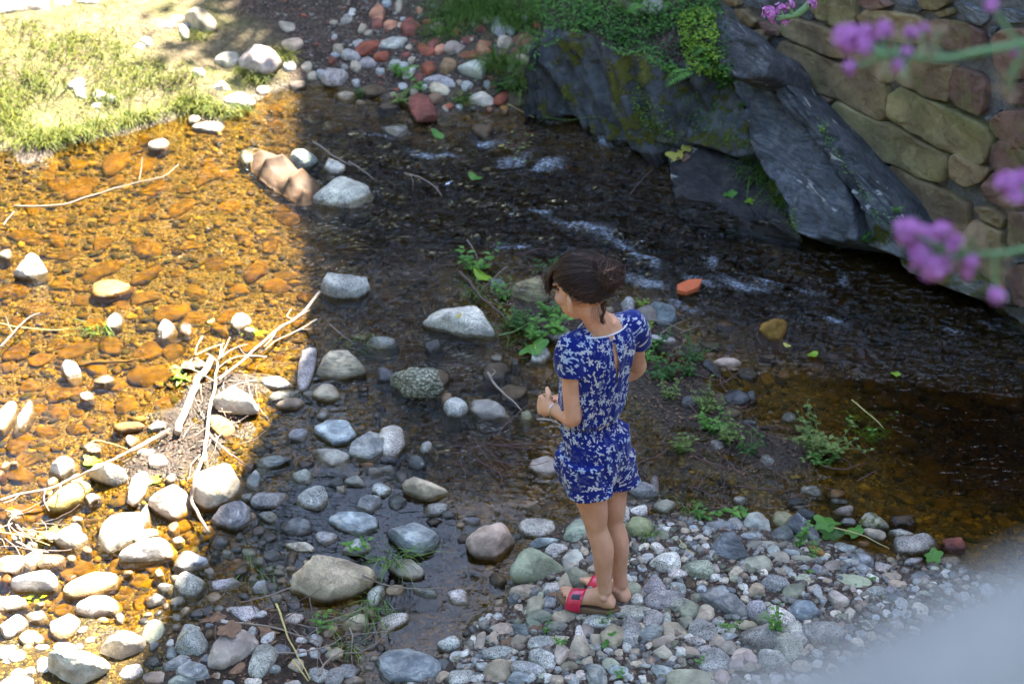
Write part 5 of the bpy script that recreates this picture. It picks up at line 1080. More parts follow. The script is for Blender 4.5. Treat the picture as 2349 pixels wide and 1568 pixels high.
# ---- hair drawn back into a bun, with a loose fringe
def hair_mat():
    t = NT("hair"); at = t.n("Attribute", attribute_name='tone').outputs['Fac']
    pos = t.n("NewGeometry").outputs['Position']
    c = t.mix(at, (.012, .007, .005), (.085, .042, .027))
    return t.done(t.bsdf(c, .5, None, Specular_IOR_Level=.25))
HAIR = hair_mat(); hr = np.random.RandomState(5)
cap = blob(hp(-.012, 0, .022), AX, (1, 1, 1), 48, 30); CV = np.array(cap[0]); D_ = CV-hp(-.012, 0, .022)
df_, dl_, du_ = D_ @ HF, D_ @ HL, D_ @ HU
# hairline: brow in front, over the ears at the side, nape behind
line = np.interp(df_, [-1, -.55, -.1, .25, .55, 1], [-.62, -.66, -.28, -.12, .04, .14])
hm = np.clip((du_-line)/.10, 0, 1); thick = .80+.31*hm
rad = np.c_[df_*.090, dl_*.0715, du_*.082]*thick[:, None]*HS
rad *= (1+.05*fbm(np.c_[df_*2, dl_*2, du_*2], 2))[:, None]
CV = hp(-.012, 0, .022)+rad[:, :1]*HF+rad[:, 1:2]*HL+rad[:, 2:]*HU
hp_parts = [(list(CV), cap[1])]; tones = [np.full(len(CV), .05)]
BUN = hp(-.112, -.004, .052)
def surf(f, l, u, k=1.0):
    n_ = math.sqrt(f*f+l*l+u*u); f, l, u = f/n_, l/n_, u/n_
    return hp(-.012, 0, .022)+(HF*f*.099+HL*l*.0785+HU*u*.092)*k*HS
def strand(P, r0, tone):
    P = np.asarray(P); R = np.linspace(r0, r0*.55, len(P)); v, f = tube(P, R, 4, False); hp_parts.append((v, f)); tones.append(np.full(len(v), tone))
for k in range(2300):                                             # combed from the hairline to the bun
    th = hr.uniform(0, 2*math.pi); start = None
    # start on the hairline or anywhere on top
    f = hr.uniform(-.75, .75); sgn = hr.choice([-1, 1])
    lu = np.interp(f, [-1, -.55, -.1, .25, .55, 1], [-.62, -.66, -.40, -.05, .10, .16])+.12
    u = lu+abs(hr.normal(0, .55)) if hr.rand() < .55 else hr.uniform(lu, 1)
    l = sgn*math.sqrt(max(.02, 1-f*f-min(u, .95)**2)) if f*f+u*u < .98 else sgn*.12
    s0 = unit([f, l, u]); e0 = unit([-.93, .02+hr.normal(0, .06), .30+hr.normal(0, .07)])
    om = math.acos(np.clip(s0 @ e0, -1, 1)); P = []
    if om < .15: continue
    lift_ = 1.0+hr.uniform(-.01, .055); bend = hr.normal(0, .07)
    if k % 9 == 0: lift_ += hr.uniform(.02, .10); bend = hr.normal(0, .2)
    for q in np.linspace(0, 1, 9):
        w = (math.sin((1-q)*om)*s0+math.sin(q*om)*e0)/math.sin(om); w = w+np.array([0, bend, bend])*math.sin(math.pi*q)
        P.append(surf(*w, lift_))
    strand(P, hr.uniform(.0006, .0015), hr.rand()**1.6)
for k in range(620):                                              # bun
    ax_ = unit(hr.randn(3)); b1 = unit(np.cross(ax_, hr.randn(3))); b2 = np.cross(ax_, b1); r_ = hr.uniform(.022, .050); a0 = hr.uniform(0, 6.28); sp_ = hr.uniform(1.6, 3.6)
    sq = (HF*.8, HL*1.0, HU*1.05); P = []
    for q in np.linspace(0, 1, 10):
        w = b1*math.cos(a0+q*sp_)+b2*math.sin(a0+q*sp_)+ax_*.35*math.sin(q*3+k); w = w*r_*(1.25 if k % 7 == 0 else 1)
        P.append(BUN+HF*np.dot(w, HF)*.85+HL*np.dot(w, HL)*1.05+HU*np.dot(w, HU)*1.05)
    strand(P, hr.uniform(.0009, .0020), .15+hr.rand()*.85)
for k in range(520):                                              # fringe falling over the brow
    l = hr.uniform(-.6, .62); s0 = surf(.55, l, .95, 1.0); m1 = surf(.98, l*1.05+.05, .52, 1.10+hr.uniform(0, .06)); e1 = surf(1.0, l*1.1+.08, .02+hr.uniform(-.16, .1), 1.16+hr.uniform(0, .13)); e2 = e1-HU*hr.uniform(.0, .022)+HL*hr.normal(.003, .006)
    strand(smooth_line([surf(.15, l*.8, 1, 1.0), s0, m1, e1, e2], 10), hr.uniform(.0011, .0022), hr.rand()**2*.7)
for k in range(46):                                               # wisps at temple, nape and cheek
    if k % 12 == 0: a = surf(.10, .95, -.05+hr.uniform(-.1, .1)); b = a+HF*hr.uniform(-.005, .012)-HU*hr.uniform(.02, .06)+HL*.004
    elif k % 5 == 1: a = surf(-.55, .5+hr.uniform(-.5, .2), -.62); b = a-UZ*hr.uniform(.03, .075)+HL*hr.normal(0, .008)-HF*hr.uniform(0, .012)
    else: a = surf(hr.uniform(-.9, .3), hr.uniform(-.6, .6), .9, 1.02); b = a-HF*hr.uniform(.02, .05)+HU*hr.uniform(-.002, .012)
    strand(smooth_line([a, (a+b)/2+hr.normal(0, .006, 3), b, b+hr.normal(0, .008, 3)], 9), hr.uniform(.0003, .0006), .6)
for k in range(26):                                               # curl hanging on the nape
    a = surf(-.70, .25, -.55)+hr.normal(0, .003, 3); P = [a]
    for q in range(1, 12): P.append(a-UZ*.0075*q+HL*.007*math.sin(q*.9+k*.1)+TF*-.006*math.cos(q*.9+k*.1))
    strand(P, .0011, .3)
V, F = join(hp_parts); hair = mesh_obj("hair", V, F, HAIR); vattr(hair, 'tone', np.concatenate(tones)); child_of(hair, person)
o = mesh_obj("hair_clip", *limb([surf(.15, .10, 1, 1.04), surf(.02, .18, 1, 1.05)], [.0028, .0022], 8, 5), simple("teal_clip", (.02, .30, .30), .4, .1)); child_of(o, person)

# ---- bracelet
bf = unit(Lwr-Lel); b1 = unit(np.cross(bf, UZ)); b2 = np.cross(bf, b1); bc = Lwr-bf*.012
br = mesh_obj("bracelet", *tube([bc+b1*.0265*math.cos(a)+b2*.0265*math.sin(a)+bf*.004*math.sin(a) for a in np.linspace(0, 2*math.pi, 30)], .0017, 6), simple("silver", (.75, .75, .76), .25, .05, Metallic=.9)); child_of(br, person)

# ---- sandals
CORK = simple("cork_sole", (.20, .115, .06), .9, .45, 160, .6, 260); RED = simple("red_patent_strap", (.58, .014, .055), .25, .1, 40, .1, 60, Coat_Weight=.5)
BLACKM = simple("black_buckle", (.012, .012, .014), .35, .1); FOOTB = simple("footbed", (.16, .085, .05), .85, .2)
for (heel, fd, sd, z0), lab in zip(FEET, ("red sandal on the near foot", "red sandal on the far foot")):
    n_ = 40; out_ = []
    for k in range(n_):
        a = 2*math.pi*k/n_; f = .095-.122*math.cos(a); w = np.interp(f, [-.03, 0, .04, .10, .15, .19, .22], [.008, .031, .034, .035, .045, .043, .010]); out_.append((f, w*math.copysign(abs(math.sin(a))**.75, math.sin(a))+.003*np.interp(f, [0, .15], [0, 1])))
    O_ = np.array(out_)
    lift = lambda f: np.interp(f, [-.03, .06, .14, .2, .22], [.0, .0, .0, .006, .012])
    rings = []; V = []
    for hz, sc_ in ((-.034, .93), (-.030, .97), (-.014, 1.0), (-.002, 1.0), (.006, 1.02), (.007, .98), (.001, .94)):
        for f, w in O_:
            wedge = np.interp(f, [-.03, .1, .22], [0, .004, .012]) if hz < -.02 else 0
            V.append(heel+fd*(.095+(f-.095)*sc_)+sd*w*sc_+UZ*(z0+hz+lift(f)*1+wedge))
    F = [(i*n_+k, i*n_+(k+1) % n_, (i+1)*n_+(k+1) % n_, (i+1)*n_+k) for i in range(6) for k in range(n_)]+[tuple(range(n_))[::-1], tuple(range(6*n_, 7*n_))]
    so = mesh_obj("sandal", V, F, CORK); child_of(so, person); so["label"] = lab
    # broad strap over the forefoot
    V = []; nu, nv = 14, 5
    for layer in (0, .003):
        for j in range(nv):
            for i in range(nu):
                u = i/(nu-1)*2-1; f = .108+.058*j/(nv-1)-.010*(1-u*u)*0+.006*u; hgt_s = np.interp(f, [.10, .14, .17], [.053, .043, .035])
                w = .0465*math.sin(u*math.pi/2); zz = -.010+(hgt_s+.013)*math.cos(u*math.pi/2)**.75
                V.append(heel+fd*f+sd*(w*(1+layer*8)+.004)+UZ*(z0+zz+layer))
    q = nu*nv; F = []
    for j in range(nv-1):
        for i in range(nu-1):
            a = j*nu+i; F.append((a, a+1, a+nu+1, a+nu)); F.append((q+a, q+a+nu, q+a+nu+1, q+a+1))
    for i in range(nu-1): F.append((i, q+i, q+i+1, i+1)); a = (nv-1)*nu+i; F.append((a, a+1, q+a+1, q+a))
    st = mesh_obj("strap", V, F, RED); child_of(st, so) if False else None
    st.parent = so
    # second narrow tab with a dark buckle on the outer side
    def at_(u, f, up): 
        hgt_s = np.interp(f, [.10, .14, .17], [.053, .043, .035]); return heel+fd*f+sd*(.0475*math.sin(u*math.pi/2)+.004)+UZ*(z0-.010+(hgt_s+.013)*math.cos(u*math.pi/2)**.75+up)
    for nm, us, f0, f1, up, mt in (("tab", np.linspace(.05, .75, 8), .124, .148, .0062, RED), ("buckle", np.linspace(.28, .52, 4), .120, .152, .0095, BLACKM)):
        V = [at_(u, f, up-dz) for dz in (0, .004) for f in (f0, f1) for u in us]; m_ = len(us); F = []
        for i in range(m_-1):
            F += [(i, i+1, m_+i+1, m_+i), (2*m_+i, 3*m_+i, 3*m_+i+1, 2*m_+i+1), (i, 2*m_+i, 2*m_+i+1, i+1), (m_+i, m_+i+1, 3*m_+i+1, 3*m_+i)]
        F += [(0, m_, 3*m_, 2*m_), (m_-1, 3*m_-1, 4*m_-1, 2*m_-1)]
        b_ = mesh_obj(nm, V, F, mt, smooth=False); b_.parent = so
# ------------------------------------------------------------------ things that lie, grow or are built on what stands already
bpy.context.view_layer.update()
DG = bpy.context.evaluated_depsgraph_get()
def hit(px, py, keep_water=False):
    o = Vector(CAMP); d = Vector(ray(px, py)).normalized()
    for _ in range(4):
        ok, loc, nor, idx, ob, mx = SC.ray_cast(DG, o, d)
        if not ok: return G(px, py, 0), np.array([0, 0, 1.0]), None
        if (ob.name == 'water' and not keep_water): o = loc+d*.002; continue
        if ob.parent is person or (ob.parent and ob.parent.parent is person): return GH(px, py), np.array([0, 0, 1.0]), None
        if nor.dot(d) > 0: nor = -nor
        return np.array(loc), np.array(nor), ob
    return np.array(loc), np.array(nor), ob
def leafmat(name, a, b, rough=.5, tr=.25):
    t = NT(name); at = t.n("Attribute", attribute_name='tone').outputs['Fac']
    c = t.mix(at, a, b); p = t.bsdf(c, rough, None, Specular_IOR_Level=.3); q = t.n("BsdfTranslucent", {'Color': c}).outputs[0]
    m = t.n("MixShader"); t.set(m, 0, tr); t.set(m, 1, p); t.set(m, 2, q); return t.done(m.outputs[0])
SUNGRASS = leafmat("sunny_grass", (.05, .085, .006), (.24, .225, .035), .6, .3)
GRASS = leafmat("shade_grass", (.035, .10, .012), (.15, .25, .035))
LEAF = leafmat("green_leaf", (.035, .12, .018), (.13, .28, .04))
LIME = leafmat("lime_leaf", (.12, .24, .015), (.30, .42, .035))
DARKLEAF = leafmat("dark_leaf", (.015, .05, .010), (.05, .12, .02))
LEAF2 = leafmat("olive_leaf", (.06, .09, .015), (.17, .22, .05))
DRYLEAF = leafmat("dry_leaf", (.06, .03, .02), (.26, .15, .08), .7, .1)
YELLEAF = leafmat("yellow_leaf", (.42, .34, .03), (.55, .48, .12), .5, .3)
BARK = simple("weathered_twig", (.22, .165, .125), .85, .35, 40, .6, 150)
PALEW = simple("bleached_wood", (.30, .235, .175), .8, .25, 30, .6, 120)
DARKW = simple("dark_twig", (.09, .055, .045), .8, .4, 40, .6, 150)
REDST = simple("reddish_stem", (.10, .045, .038), .7, .4, 40, .3, 100)
GSTEM = simple("green_stem", (.10, .17, .04), .6, .3, 40, .2, 100)
STRAW = simple("straw_stem", (.42, .33, .12), .7, .2, 40, .2, 100)

class Leaves:
    def __init__(s): s.V, s.F, s.t = [], [], []
    def leaf(s, b, d, n, L, W, tone=.5, bend=.15, tip=.5):
        d = unit(d); n = np.asarray(n, float); sd = cross3(d, n); sd = unit(sd) if sd @ sd > 1e-12 else unit(cross3(d, (1, .2, .1))); n = cross3(sd, d)
        k = len(s.V)
        s.V += [b, b+d*L*.45+sd*W/2+n*W*.12, b+d*L*.45-n*W*.05, b+d*L*.45-sd*W/2+n*W*.12, b+d*L*.98-n*L*bend]
        s.F += [(k, k+1, k+2), (k, k+2, k+3), (k+1, k+4, k+2), (k+2, k+4, k+3)]; s.t += [tone]*5
    def blade(s, b, d, L, W, droop, tone=.5, side=None):
        d = np.asarray(d, float); h = np.array([d[0], d[1], 0]); sd = unit(cross3(h, UZ)) if h @ h > 1e-12 else np.array([1., 0, 0])
        k = len(s.V); p = np.array(b, float); dd = unit(d)
        for j in range(4):
            w = W*(1, .85, .55, .08)[j]/2; s.V += [p-sd*w, p+sd*w]; s.t += [tone]*2
            p = p+dd*L/3; dd = unit(dd-UZ*droop)
        for j in range(3): a = k+2*j; s.F.append((a, a+1, a+3)); s.F.append((a, a+3, a+2))
    def build(s, name, mat, parent=None):
        o = big_mesh(name, np.array(s.V), np.array(s.F), mat, smooth=False); vattr(o, 'tone', s.t)
        if parent is not None: child_of(o, parent); o['kind'] = 'stuff'
        return o
pr = np.random.RandomState(21)
def inpoly(poly, n):
    poly = np.asarray(poly, float); lo, hi = poly.min(0), poly.max(0); out = []
    while len(out) < n:
        P = pr.uniform(lo, hi, (n*2, 2)); out += list(P[sdist(P, poly) > 0])
    return np.array(out[:n])
def terr(P): return height(P)

# --- sunny grass on the upper left bank (one mass)
L = Leaves()
turf_area = gp([(-260,350),(0,340),(120,330),(330,292),(430,262),(560,238),(640,205),(690,180),(640,120),(560,110),(470,60),(330,0),(330,-60),(-420,-60)])
P = inpoly(turf_area, 15000); Z = terr(P); den = fbm(np.c_[P*2.2, np.zeros(len(P))], 3)
for (x, y), z, dn in zip(P, Z, den):
    if z < -.01 or dn < -.12+pr.rand()*.4+.4*np.clip((x+2.3)/.8, 0, 1): continue
    a = pr.uniform(0, 6.28); lean = pr.uniform(.3, 1.6)
    L.blade((x, y, z-.004), (math.cos(a)*lean, math.sin(a)*lean, 1), pr.uniform(.02, .075), pr.uniform(.002, .0045), pr.uniform(.2, .7), pr.rand()**1.0)
for cx, cy, sx, sy, n, ln in ((30,270,70,60,260,.17),(120,320,130,26,420,.15),(220,290,80,24,200,.14),(320,275,70,22,200,.13),(440,245,70,26,340,.13),(520,260,60,14,160,.12),(0,200,40,90,120,.14),(250,225,60,25,90,.14),(560,165,40,12,60,.10),(450,80,40,10,60,.09),(640,130,50,16,110,.12),(590,190,30,12,60,.1),(300,170,120,60,320,.12),(150,120,140,60,360,.11),(80,180,80,50,200,.15),(220,90,120,40,200,.10),(400,180,90,40,180,.11),(60,60,80,40,120,.1)):
    for k in range(n):
        px, py = cx+pr.normal(0, .45)*sx, cy+pr.normal(0, .45)*sy; p = G(px, py, .05); z = hgt(p[0], p[1]); p = G(px, py, z); z = hgt(p[0], p[1])
        if z < -.03: continue
        a = pr.normal(-1.2, .9); lean = pr.uniform(.3, 1.3)
        L.blade((p[0], p[1], z-.005), (math.cos(a)*lean, math.sin(a)*lean, 1), ln*pr.uniform(.6, 1.35), pr.uniform(.0035, .007), pr.uniform(.35, .9), pr.rand()*.75)
tag(L.build("grass", SUNGRASS), "sunlit yellow-green grass on the upper left bank", "grass", kind="stuff")

# --- grass tufts in the shade (each a thing)
def tuft(px, py, n, ln, spread, label, mat=GRASS, ang=-1.5, name="grass_tuft", up=1.0, droop=(.3, .8)):
    c, nor, ob = hit(px, py); e = empty(name, c); L = Leaves()
    for k in range(n):
        a = pr.normal(ang, 1.0); lean = pr.uniform(.2, 1.3); b = c+np.array([pr.normal(0, spread), pr.normal(0, spread), 0]); 
        L.blade(b-UZ*.01, (math.cos(a)*lean, math.sin(a)*lean, up), ln*pr.uniform(.55, 1.25), pr.uniform(.003, .006), pr.uniform(*droop), pr.rand())
    L.build("blades", mat, e); tag(e, label, "grass", "grass tufts along the stream")
for a in [
 (1060,30,420,.20,.10,"leftmost of the big shaded grass tufts on the far bank"),
 (1130,20,460,.22,.11,"big shaded grass tuft above the grey bent rock"),
 (1190,50,300,.18,.08,"grass tuft left of the fern at the top edge"),
 (1010,75,200,.16,.07,"short grass tuft above the red tile shards"),
 (1145,150,170,.26,.04,"long drooping grass hanging beside the white veined rock"),
 (1200,195,140,.24,.05,"long grass hanging over the waterline left of the slate fin"),
 (1062,228,90,.11,.025,"small grass tuft left of the cream blocky rock"),
 (1745,400,150,.24,.05,"long grass hanging down the moss left of the slate slab"),
 (1790,455,80,.16,.05,"short grass at the foot of the long slate slab"),
 (600,1320,34,.16,.03,"sparse grass sprig in the shallows left of the big boulder"),
 (1575,1160,30,.16,.03,"sparse grass behind the rounded grey rock"),
 (1490,1225,26,.10,.02,"small grass sprig beside the round green boulder"),
 (905,1290,40,.22,.02,"grass blades lying across the cream oval stone"),
 (860,1400,36,.2,.03,"grass blades beside the largest foreground boulder"),
 (230,760,30,.17,.02,"grass blades lying in the golden water"),
 (830,780,16,.14,.03,"thin grass blades right of the layered tan boulder"),
 (1100,670,30,.16,.03,"weedy grass left of the striped olive rock"),
 (1190,760,36,.2,.04,"trailing grass stalks left of the broad leaf"),
 (340,1540,14,.08,.02,"tiny grass sprig by the bottom left stones"),
 (800,1480,20,.12,.02,"thin grass at the left edge of the dark pool"),
]: tuft(*a)

# --- leafy ground cover above the slate outcrops (one mass) and lime fern curtain
L = Leaves(); M = Leaves(); D = Leaves()
def cover(poly, n, LL, size, up=.5, hang=0.0, tone=(0, 1), off=.012):
    for px, py in inpoly(poly, n):
        p, nor, ob = hit(px, py); b = p+nor*pr.uniform(0, off*3)
        a = pr.uniform(0, 6.28); d = unit(np.array([math.cos(a), math.sin(a), pr.uniform(-.2, .8)])+nor*.3-UZ*hang)
        LL.leaf(b, d, unit(nor*.6+UZ*up+pr.normal(0, .25, 3)), size*pr.uniform(.6, 1.4), size*pr.uniform(.5, .9), pr.uniform(*tone))
cover([(1200,-10),(1330,-10),(1400,60),(1330,75),(1260,70),(1210,30)], 900, L, .020)
cover([(1320,-10),(1660,-10),(1640,60),(1560,60),(1480,90),(1400,85),(1330,60)], 1900, L, .019)
cover([(1380,70),(1480,100),(1560,150),(1600,160),(1560,175),(1480,140),(1400,110)], 500, L, .018)
cover([(1200,70),(1290,85),(1235,110),(1215,160),(1180,140)], 260, L, .016)
cover([(1560,30),(1640,20),(1655,100),(1650,165),(1600,170),(1560,120)], 1500, M, .015, hang=.5, off=.02)
cover([(1575,110),(1660,140),(1690,190),(1640,190)], 240, L, .026)
cover([(1460,180),(1520,260),(1560,330),(1480,300),(1440,240)], 420, M, .009, tone=(0, .6))
cover([(1560,190),(1700,260),(1730,340),(1640,330),(1570,280)], 420, L, .010)
cover([(1230,60),(1660,0),(1690,190),(1480,110)], 700, D, .022)
cover([(1960,420),(2060,510),(2080,560),(2020,530)], 160, L, .010)
cover([(1880,265),(1960,400),(1940,400),(1870,280)], 60, L, .012)
cover([(1760,420),(1830,500),(1840,560),(1780,470)], 260, M, .007, tone=(0, .4))
for LL, mt, nm, lab in ((L, LEAF, "ground_cover", "small green leaves and clover covering the ledge above the slate"), (M, LIME, "maidenhair_fern", "bright lime-green fern curtain hanging left of the wall"), (D, DARKLEAF, "ivy_cover", "dark green leaves under the clover on the ledge")):
    tag(LL.build(nm, mt), lab, "ground cover", kind="stuff")
# --- fern fronds
def frond(px, py, dirx, ln, label):
    c, nor, ob = hit(px, py); e = empty("fern_frond", c); d = np.array([dirx[0], dirx[1], .5]); P = [c+UZ*.01]; dd = unit(d)
    for k in range(14): P.append(P[-1]+dd*ln/14); dd = unit(dd-UZ*.11)
    V, F = tube(P, np.linspace(.002, .0006, len(P)), 5); child_of(mesh_obj("stem", V, F, GSTEM), e); Lf = Leaves()
    for k in range(1, 15):
        w = ln*.30*math.sin(math.pi*(k/15)**.7)+.004; t_ = unit(P[k]-P[k-1])
        for s_ in (1, -1):
            sd = unit(cross3(t_, UZ))*s_; Lf.leaf(P[k], sd+t_*.35, UZ, w, w*.30, pr.uniform(.3, .9))
    Lf.build("leaflets", LEAF, e); tag(e, label, "fern", "ferns on the ledge")
for a in [(1225,-8,(-.1,-.8),.20,"fern frond at the top edge above the slate fin"),(1480,20,(-.7,-.3),.14,"fern frond beside the tan-grey rock at the top"),(1590,170,(-.8,-.5),.20,"fern frond sticking out below the lime fern curtain"),(1625,110,(-.7,-.6),.16,"fern frond inside the lime fern curtain"),(1455,30,(.2,-.6),.13,"short fern frond on the ledge under the top edge")]: frond(*a)

# --- small leafy plants
def sprout(px, py, n, ht, lsize, label, mat=LEAF, stem=GSTEM, nl=7, name="leafy_sprout", spread=.6, grp="small leafy plants"):
    c, nor, ob = hit(px, py); e = empty(name, c); Lf = Leaves(); tb = []
    for k in range(n):
        a = pr.uniform(0, 6.28); d = unit(np.array([math.cos(a)*spread, math.sin(a)*spread, pr.uniform(.5, 1.1)])); P = [c-UZ*.01]
        h = ht*pr.uniform(.6, 1.15)
        for j in range(6): P.append(P[-1]+d*h/6); d = unit(d+pr.normal(0, .12, 3)+UZ*.03)
        tb.append(tube(P, np.linspace(.0022, .0010, 7), 5))
        for j in range(nl):
            q = (j+1)/nl; i = min(int(q*6), 5); b = P[i]*(1-(q*6-i))+P[min(i+1, 6)]*(q*6-i) if i < 6 else P[6]
            aa = j*2.4+k; Lf.leaf(b, np.array([math.cos(aa), math.sin(aa), .25]), UZ, lsize*pr.uniform(.7, 1.3)*(1.15-.5*q if nl > 5 else 1), lsize*pr.uniform(.38, .55), pr.uniform(.2, 1))
    V, F = join(tb); child_of(mesh_obj("stem", V, F, stem), e); Lf.build("leaves", mat, e); tag(e, label, "plant", grp)
for tl, u, v, n, ht, ls, lab, kw in [
 (8,110,640,2,.10,.045,"five-leaved sprout on the blue-grey stones beside the dead bark",{'nl':6}),
 (7,2230,1180,3,.07,.045,"bright green sprout below the largest foreground boulder",{'nl':6}),
 (7,240,990,2,.07,.04,"yellow-green sprout in front of the oval white stone",{'nl':6,'mat':LIME}),
 (9,800,610,3,.14,.028,"tall sprout in front of the dark slate wedge",{'nl':11,'spread':.35}),
 (9,900,690,2,.11,.026,"second sprout right of the dark slate wedge",{'nl':9,'spread':.3}),
 (9,670,1190,4,.10,.03,"upright sprout on the gravel beside the white long stone",{'nl':9,'spread':.35}),
 (9,340,1170,4,.06,.022,"low sprout below the long dark flat slab",{'nl':8}),
 (9,130,1400,2,.04,.022,"tiny sprout left of the round cobble near the bottom",{'nl':6}),
 (8,1430,1200,5,.05,.018,"small clover patch below the near sandal",{'nl':8}),
 (8,1500,1270,4,.04,.018,"clover sprig among pebbles below the clover patch",{'nl':7}),
 (8,1820,1130,2,.05,.018,"sprig beside the near heel",{'nl':7}),
 (8,1870,1500,3,.04,.025,"leafy weed at the bottom of the gravel",{'nl':6}),
 (6,980,1500,14,.20,.036,"large leafy plant growing out of the dark water",{'nl':10,'spread':1.0}),
 (6,1280,1430,6,.14,.034,"right-hand sprig of the plant in the dark water",{'nl':8,'spread':1.0}),
 (6,1200,1290,4,.10,.028,"sprig awash behind the large water plant",{'nl':7,'spread':1.0}),
 (6,80,900,6,.12,.03,"leafy weed at the far end of the weedy bar",{'nl':7}),
 (6,60,1000,4,.08,.03,"second weed on the bar beside the tan rock",{'nl':6}),
 (6,230,1370,7,.10,.028,"leafy weed tangled in red stems on the bar",{'nl':7,'spread':.9}),
 (6,480,1520,4,.08,.035,"broad-leaved weed low on the bar",{'nl':5}),
 (6,30,1520,5,.1,.04,"pale-leaved weed right of the person's waist",{'nl':6}),
 (5,2080,700,7,.07,.02,"bright clover growing behind the person's right shoulder",{'nl':8,'mat':LIME}),
 (5,2050,520,2,.05,.02,"clover sprig on top of the dark blue rock",{'nl':6,'mat':LIME}),
 (5,2190,1020,5,.1,.034,"leafy weed right of the person's elbow",{'nl':7}),
 (5,2120,900,4,.09,.03,"small weed above the elbow on the bar",{'nl':6}),
 (5,1420,310,4,.10,.03,"green sprig rising behind the person's fringe",{'nl':6}),
 (5,1460,700,4,.10,.05,"lobed-leaf weed beside the broad green leaf",{'nl':6}),
 (5,930,300,5,.14,.045,"weed with wide blades left of the striped olive rock",{'nl':6}),
 (5,1440,590,5,.08,.028,"low weed in front of the person's chin",{'nl':6}),
 (5,1160,640,5,.1,.03,"weed among debris left of the chin",{'nl':6}),
 (5,2250,1150,4,.08,.03,"weed at the right of the waist on the bar",{'nl':6}),
 (3,270,600,4,.10,.055,"broad-leaved plant growing on the mossy rock face",{'nl':6}),
 (3,500,600,4,.06,.025,"bright sprig on top of the long slate slab",{'nl':7,'mat':LIME}),
 (3,420,720,4,.05,.025,"sprig on the moss left of the slate slab",{'nl':7}),
 (3,980,890,4,.04,.02,"sprig in the wall joint above the slab",{'nl':7,'mat':LIME}),
 (3,1480,1440,4,.05,.02,"clover sprig at the wall foot",{'nl':8}),
 (6,1250,90,2,.06,.045,"single sprig on the stone above the dark water",{'nl':4}),
 (2,1900,290,3,.10,.06,"broad-leaved plant on the ledge above the slate face",{'nl':5}),
 (2,430,520,4,.09,.06,"broad weed beside the grey pebbles on the far bank",{'nl':5}),
 (2,430,700,4,.08,.06,"weed leaning on the maroon slate",{'nl':5}),
 (2,550,600,3,.06,.05,"weed above the maroon slate",{'nl':5}),
 (2,130,680,3,.09,.05,"weed trailing in the upper stream",{'nl':5}),
 (2,1120,610,3,.07,.07,"broad leaves beside the cream blocky rock",{'nl':4}),
 (5,1130,480,6,.12,.035,"leafy weed leaning on the dark log",{'nl':7}),
 (5,1250,680,6,.10,.04,"weed patch in the debris left of the neck",{'nl':6}),
 (5,1330,740,5,.09,.04,"weed right above the broad green leaf",{'nl':6}),
 (5,2130,820,6,.10,.03,"bushy weed just right of the sleeve",{'nl':7}),
 (6,180,1240,6,.12,.03,"upright weed in the middle of the bar",{'nl':7}),
 (6,330,1450,6,.11,.032,"weed beside the red stems low on the bar",{'nl':7}),
 (9,160,430,5,.08,.032,"weed at the back of the pebble bank",{'nl':6}),
 (9,400,420,3,.06,.05,"broad leaf weed left of the white speckled boulder",{'nl':5}),
 (9,1000,60,8,.10,.03,"lower leaves of the water plant near the bank",{'nl':8,'spread':1.0}),
 (4,1220,1040,3,.07,.05,"green weed caught on the driftwood log",{'nl':5,'mat':LIME}),
 (4,1750,720,2,.05,.06,"green leaf lying by the pale stone",{'nl':3,'mat':LIME}),
]: 
    x, y = T(tl, u, v)
    if tl in (5, 6): n = int(n*1.6)+1; ht *= 1.15; ls *= pr.uniform(.85, 1.3)
    if tl in (5, 6, 2) and 'mat' not in kw: kw['mat'] = (LEAF, DARKLEAF, LEAF2)[pr.randint(3)]
    sprout(x, y, n, ht, ls, lab, **kw)

# --- tangles of reddish stems
def tangle(px, py, n, sx, ln, label, mats=(REDST, DARKW), leaves=0, z=.02):
    c, nor, ob = hit(px, py); c[2] = max(c[2], 0); e = empty("stem_tangle", c); tb = []; Lf = Leaves()
    for k in range(max(8, n//2) if mats[0] is REDST else n):
        a = pr.normal(-.6, .9); p = c+np.array([pr.normal(0, sx), pr.normal(0, sx), pr.uniform(0, z)]); d = np.array([math.cos(a), math.sin(a), pr.normal(0, .12)]); P = [p]
        for j in range(7):
            P.append(P[-1]+unit(d)*ln*pr.uniform(.6, 1.2)/7); d = unit(d+pr.normal(0, .22, 3)*[1, 1, .4]); P[-1][2] = max(P[-1][2], .004)
        tb.append(tube(P, np.linspace(.0028, .0010, 8)*pr.uniform(.5, 1.2), 5))
        for j in range(leaves):
            b = P[pr.randint(2, 8)]; aa = pr.uniform(0, 6.28); Lf.leaf(b, (math.cos(aa), math.sin(aa), .3), UZ, .025, .012, pr.rand())
    V, F = join(tb); child_of(mesh_obj("stems", V, F, mats[0]), e)["kind"] = "stuff"
    if leaves: Lf.build("leaves", LIME, e)
    tag(e, label, "stems", "tangles of stems in the stream")
